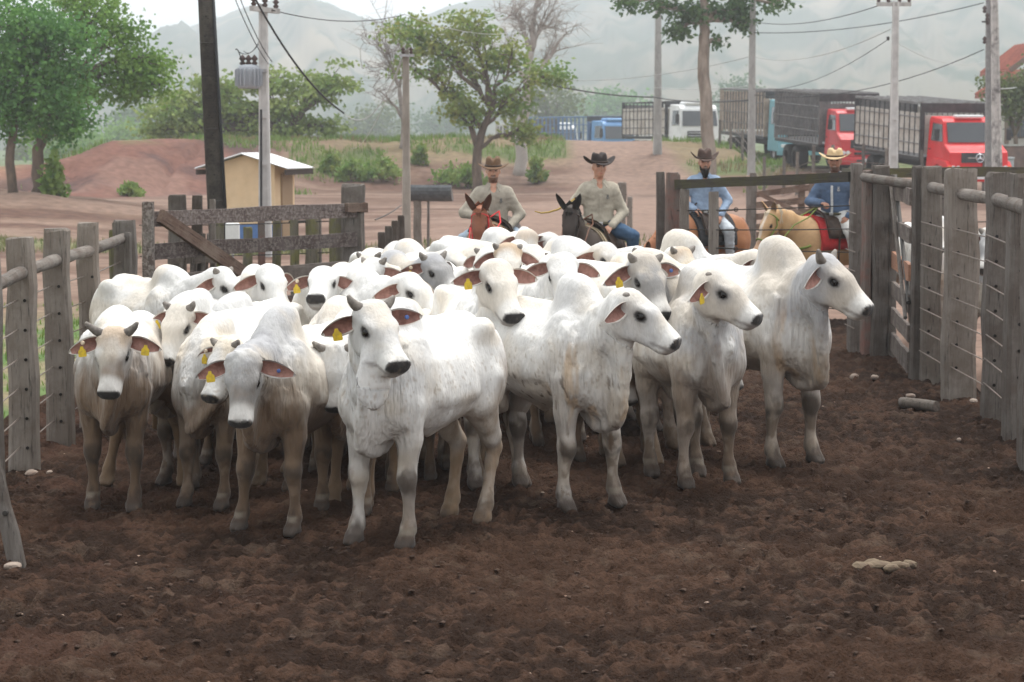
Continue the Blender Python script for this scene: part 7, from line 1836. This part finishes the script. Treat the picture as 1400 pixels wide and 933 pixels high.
    def shirt_fn(B, e):
        torso_(B, e); arms_(B, e, False); B.cone((up(.50)[0], 0, .50), (up(.55)[0] - .005, 0, .572), .068, .056, k=.05)
        B.ell((up(.55)[0] + .085, 0, .562), (.075, .034, .085), k=.012, mode='sub')      # open neck
    st = garment('shirt', shirt_fn, .016, shirt, zlo=.02)
    # open collar wings, button placket, cuffs, pocket print
    col = trim or shirt
    for s in (1, -1):
        ux = up(.55)[0]
        ul = [(ux - .068, s * .0, .612), (ux - .035, s * .060, .612), (ux + .03, s * .070, .600), (ux + .088, s * .034, .568)]; ll = [(ux - .092, s * .0, .568), (ux - .055, s * .092, .560), (ux + .045, s * .104, .548), (ux + .130, s * .074, .500)]
        vs = ul + ll + [(v[0] * .985 - .006, v[1] * .93, v[2] - .004) for v in ul + ll]; fs = []
        for k in range(3): fs += [(k, k + 1, k + 5, k + 4), (k + 8, k + 12, k + 13, k + 9), (k, k + 8, k + 9, k + 1), (k + 4, k + 5, k + 13, k + 12)]
        fs += [(3, 11, 15, 7), (0, 4, 12, 8)]
        mesh_obj('collar', vs, fs if s > 0 else [f[::-1] for f in fs], col, st)
    pl = MB(); zs = np.linspace(.50, .10, 9); xs_ = [up(z_)[0] + np.interp(z_, [.08, .15, .30, .42, .50], [.130, .128, .133, .137, .095]) + .009 for z_ in zs]
    for k in range(8): pl.add([(xs_[k], -.014, zs[k]), (xs_[k], .014, zs[k]), (xs_[k + 1], .014, zs[k + 1]), (xs_[k + 1], -.014, zs[k + 1]), (xs_[k] - .02, -.014, zs[k]), (xs_[k] - .02, .014, zs[k]), (xs_[k + 1] - .02, .014, zs[k + 1]), (xs_[k + 1] - .02, -.014, zs[k + 1])], [(3, 2, 1, 0), (0, 4, 7, 3), (1, 2, 6, 5)])
    pl.build('placket', col, st)
    if trim is None or True:
        pr = MB()
        for k, (yy, zz, w, ht) in enumerate(((.085, .40, .022, .010), (.085, .383, .040, .006), (.085, .372, .030, .005), (.078, .415, .006, .012), (.092, .415, .006, .012))): pr.box((up(zz)[0] + .118 + .016, yy, zz), (.006, w, ht), Rz(R(28)))
        pr.build('chest_print', M_WHITEC if trim else M_PRINT, st)
    garment('trousers', lambda B, e: (B.ell((0, 0, .08), (.12 + e, .165 + e, .09 + e), k=.05), legs_(B, e)), .014, trousers)
    bl = MB(); bl.tube([Vector((cos(a) * .150, sin(a) * .190, .085)) for a in np.linspace(0, 2 * pi, 25)], .018, 6, cap=False); be = bl.build('belt', M_BELT, root, True); MB().box((.165, 0, .085), (.02, .05, .04), bev=.005).build('buckle', M_METAL, be)
    for s in (1, -1):
        an = np.array((ankle[0], s * ankle[1], ankle[2])); B = Body(an - (.15, .12, .16), an + (.28, .12, .26), .012); B.cone(an + (0, 0, .16), an + (0, 0, -.02), .066, .052, k=.02); B.cone(an + (-.01, 0, -.06), an + (.15, s * .02, -.075), .045, .036, k=.04); B.cone(an + (-.03, 0, -.07), an + (-.03, 0, -.10), .036, .034, k=.01)
        V, Q = B.mesh(1); me = np_mesh('boot', V, Q); me.materials.append(M_BOOT); link(bpy.data.objects.new('boot', me), root)
    if beard and beard > 1:
        B = Body(hc - .25, hc + .25, .008); B.ell(h(.045, 0, -.115), (.055, .052, .065), M, k=.03); B.ell(h(.055, 0, -.165), (.035, .036, .05), M, k=.03); B.ell(h(.02, .052, -.055), (.04, .018, .05), M, k=.02); B.ell(h(.02, -.052, -.055), (.04, .018, .05), M, k=.02); B.ell(h(.09, 0, -.060), (.03, .024, .012), M, k=.008, mode='sub')
        V, Q = B.mesh(1); me = np_mesh('beard', V, Q); me.materials.append(M_HAIR); link(bpy.data.objects.new('beard', me), root)
    # hat: rolled brim, creased crown
    rx, ry, roll = brim; nA = 40; rings = [(1.0, 0, 0), (.90, 0, 0), (.72, 0, 0), (.56, 0, 0), (.55, .25, 1), (.53, .55, 1), (.49, .85, 1), (.42, 1.0, 1), (.20, .92, 1), (.0, .86, 1)]
    vs, fs = [], []
    for sh_ in (0, 1):
        for (r_, t_, cr) in rings:
            for k in range(nA):
                a = 2 * pi * k / nA; x, y = cos(a) * r_ * rx, sin(a) * r_ * ry * (1 if not cr else .92)
                if not cr: z_ = roll * (abs(y) / ry) ** 2 * max(0, (r_ - .5) * 2) * 1.6 - .022 * (abs(x) / rx) ** 2 * max(0, (r_ - .5) * 2)
                else: z_ = crown * t_ - (.03 * max(0, 1 - (y / .035) ** 2) if t_ > .8 else 0) + (.012 * (-x / rx))
                vs.append(h(x - .004, y, z_ + .055 - .007 * sh_))
    nr_ = len(rings)
    for sh_ in (0, 1):
        o = sh_ * nr_ * nA
        for i in range(nr_ - 1):
            for k in range(nA): a, b_ = o + i * nA + k, o + i * nA + (k + 1) % nA; f = (a, b_, b_ + nA, a + nA); fs.append(f if sh_ == 0 else f[::-1])
    for k in range(nA): a, b_ = k, (k + 1) % nA; fs.append((a, a + nr_ * nA, b_ + nr_ * nA, b_))
    ht = mesh_obj('hat', vs, fs, hat, root, True)
    MB().tube([Vector(h(cos(a) * .555 * rx - .004, sin(a) * .55 * ry * .94, .055 + .016 + .012 * -cos(a) * .5)) for a in np.linspace(0, 2 * pi, 33)], .011, 6, cap=False).build('band', hatband, ht, True)
    return root
H_BROWN = mat('felt_brown', (.155, .090, .050), .95, color2=(.11, .065, .038), scale=12, var=.12); H_BLACK = mat('felt_black', (.025, .017, .015), .8, var=.2); H_DKBR = mat('felt_dark_brown', (.085, .052, .042), .9, color2=(.06, .038, .03), scale=12, var=.1); H_STRAW = mat('straw', (.56, .42, .25), .85, color2=(.46, .33, .18), scale=30, var=.15, bump=.6, bscale=90); H_BANDR = mat('hat_band', (.05, .03, .02), .6)
MAN_DARK = mat('mane_dark', (.02, .015, .012), .8); MAN_RED = mat('mane_red', (.14, .045, .02), .8); MAN_PALE = mat('mane_pale', (.55, .46, .34), .85)
def ridepos(px, Y): return Vector((at(px, 300, Y).x, Y, 0))
# rider 1, red mule
Y = 27.2; p = ridepos(674, Y); zs_ = 1.22
make_equine('mule', 'reddish-brown mule with tall ears and a red halter facing the herd', 'mule', (p.x + .03, p.y - .05), -12, -8, 62, 45, 2, (.26, .095, .045), (.20, .07, .035), ((.34, .24, .19), (.42, .36, .32)), .25, MAN_RED, 31, 1.0, M_REDSTRAP, M_PADTAN, reins=M_REDSTRAP, nlen=.58, hands=(.16, .08, 1.5))
person('smiling rider in a khaki shirt, light jeans and a brown hat on the red mule', p, zs_, 4, 0, 3, (.58, .34, .24), M_KHAKI, M_JEANS, H_BROWN, H_BANDR, 1, ((.20, .16, .07), (.24, -.14, .20)), 41, sc=1.02, knee=(.22, .36, -.06), ankle=(.12, .38, -.46), smile=True, brim=(.19, .18, .025))
# rider 2, dark mule
p = ridepos(818, 27.0)
make_equine('mule', 'dark brown mule with a pale-tipped muzzle and upright ears facing the herd', 'mule', (p.x - .08, p.y - .05), -18, -14, 64, 52, -2, (.040, .028, .022), (.065, .045, .033), ((.30, .20, .145), (.03, .025, .02)), .24, MAN_DARK, 32, .98, M_LEATHER, M_PADTAN, reins=M_LEATHERB, nlen=.58, hands=(.16, .05, 1.5))
person('rider in a beige shirt, dark jeans and a black hat on the dark mule', p, 1.27, 8, 14, 2, (.50, .28, .19), M_BEIGE, M_DENIM, H_BLACK, H_BANDR, 0, ((.20, .12, .06), (.22, -.20, .10)), 42, sc=1.02, knee=(.22, .37, -.06), ankle=(.12, .38, -.46), brim=(.20, .185, .05))
wh = thing('whip', 'thin curved tan whip held out by the rider on the dark mule', 'whip', at(784, 270, 26.9))
MB().tube([at(x, y_, 26.9 - .01 * i) - wh.location for i, (x, y_) in enumerate(((788, 271), (775, 280), (762, 287), (750, 290.5), (740, 291.5), (731, 289)))], [.016, .014, .012, .011, .010, .006], 6).build('lash', M_TANROPE, wh, True)
MB().tube([at(786, 272, 26.9) - wh.location, at(797, 265, 26.9) - wh.location], .017, 8).build('handle', M_LEATHERB, wh, True)
# rider 3 behind the cable fence
p = ridepos(962, 30.4)
make_equine('horse', 'bay horse half hidden by the fence posts under the bearded rider', 'horse', (p.x - .02, p.y), -48, -40, 55, -22, 0, (.36, .155, .065), (.28, .11, .05), ((.12, .06, .04), (.04, .03, .03)), .15, MAN_DARK, 33, 1.0, M_LEATHER, M_PADBLACK, reins=M_LEATHER, hands=(.16, .05, 1.5))
person('long-bearded rider in a light blue shirt and a curled brown hat behind the cable fence', p, 1.30, 4, 4, 4, (.48, .27, .185), M_LBLUE, M_PALEJ, H_DKBR, H_BANDR, 2, ((.20, .20, .04), (.22, -.16, .12)), 43, sc=1.0, smile=True, brim=(.20, .19, .06), crown=.13)
# rider 4 on the pale horse
p = ridepos(1142, 29.4)
make_equine('horse', 'pale golden horse with a green bridle and lowered head facing sideways', 'horse', (p.x - .05, p.y), -62, -50, 52, 30, 12, (.52, .33, .17), (.43, .26, .125), ((.44, .27, .17), (.28, .19, .15)), .15, MAN_PALE, 34, 1.0, M_GREENROPE, M_PADRED, reins=M_GREENROPE, blaze=(.62, .52, .42), nlen=.60, hands=(.22, .05, 1.5))
person('smiling rider in a blue shirt and a straw hat on the pale horse', p, 1.30, -26, -12, 2, (.36, .19, .125), M_CHAMB, M_WHITEP, H_STRAW, H_BANDR, 1, ((.16, .22, .06), (.30, -.08, .22)), 44, sc=1.04, trim=M_WHITEC, smile=True, brim=(.21, .20, .035), crown=.105)
# ------------------------------------------------------------------ haze: one closed box of even air round the scene
hz = MB(); hz.box((0, 1120, 83), (6400, 2360, 190))
m = bpy.data.materials.new('haze_air'); m.use_nodes = True; n = m.node_tree; n.nodes.clear()
out = n.nodes.new('ShaderNodeOutputMaterial'); pv = n.nodes.new('ShaderNodeVolumePrincipled')
pv.inputs['Color'].default_value = (.90, .95, 1.0, 1); pv.inputs['Density'].default_value = .00072; pv.inputs['Anisotropy'].default_value = .5
n.links.new(pv.outputs[0], out.inputs['Volume'])
o = hz.build('haze', m); tag(o, kind='stuff')
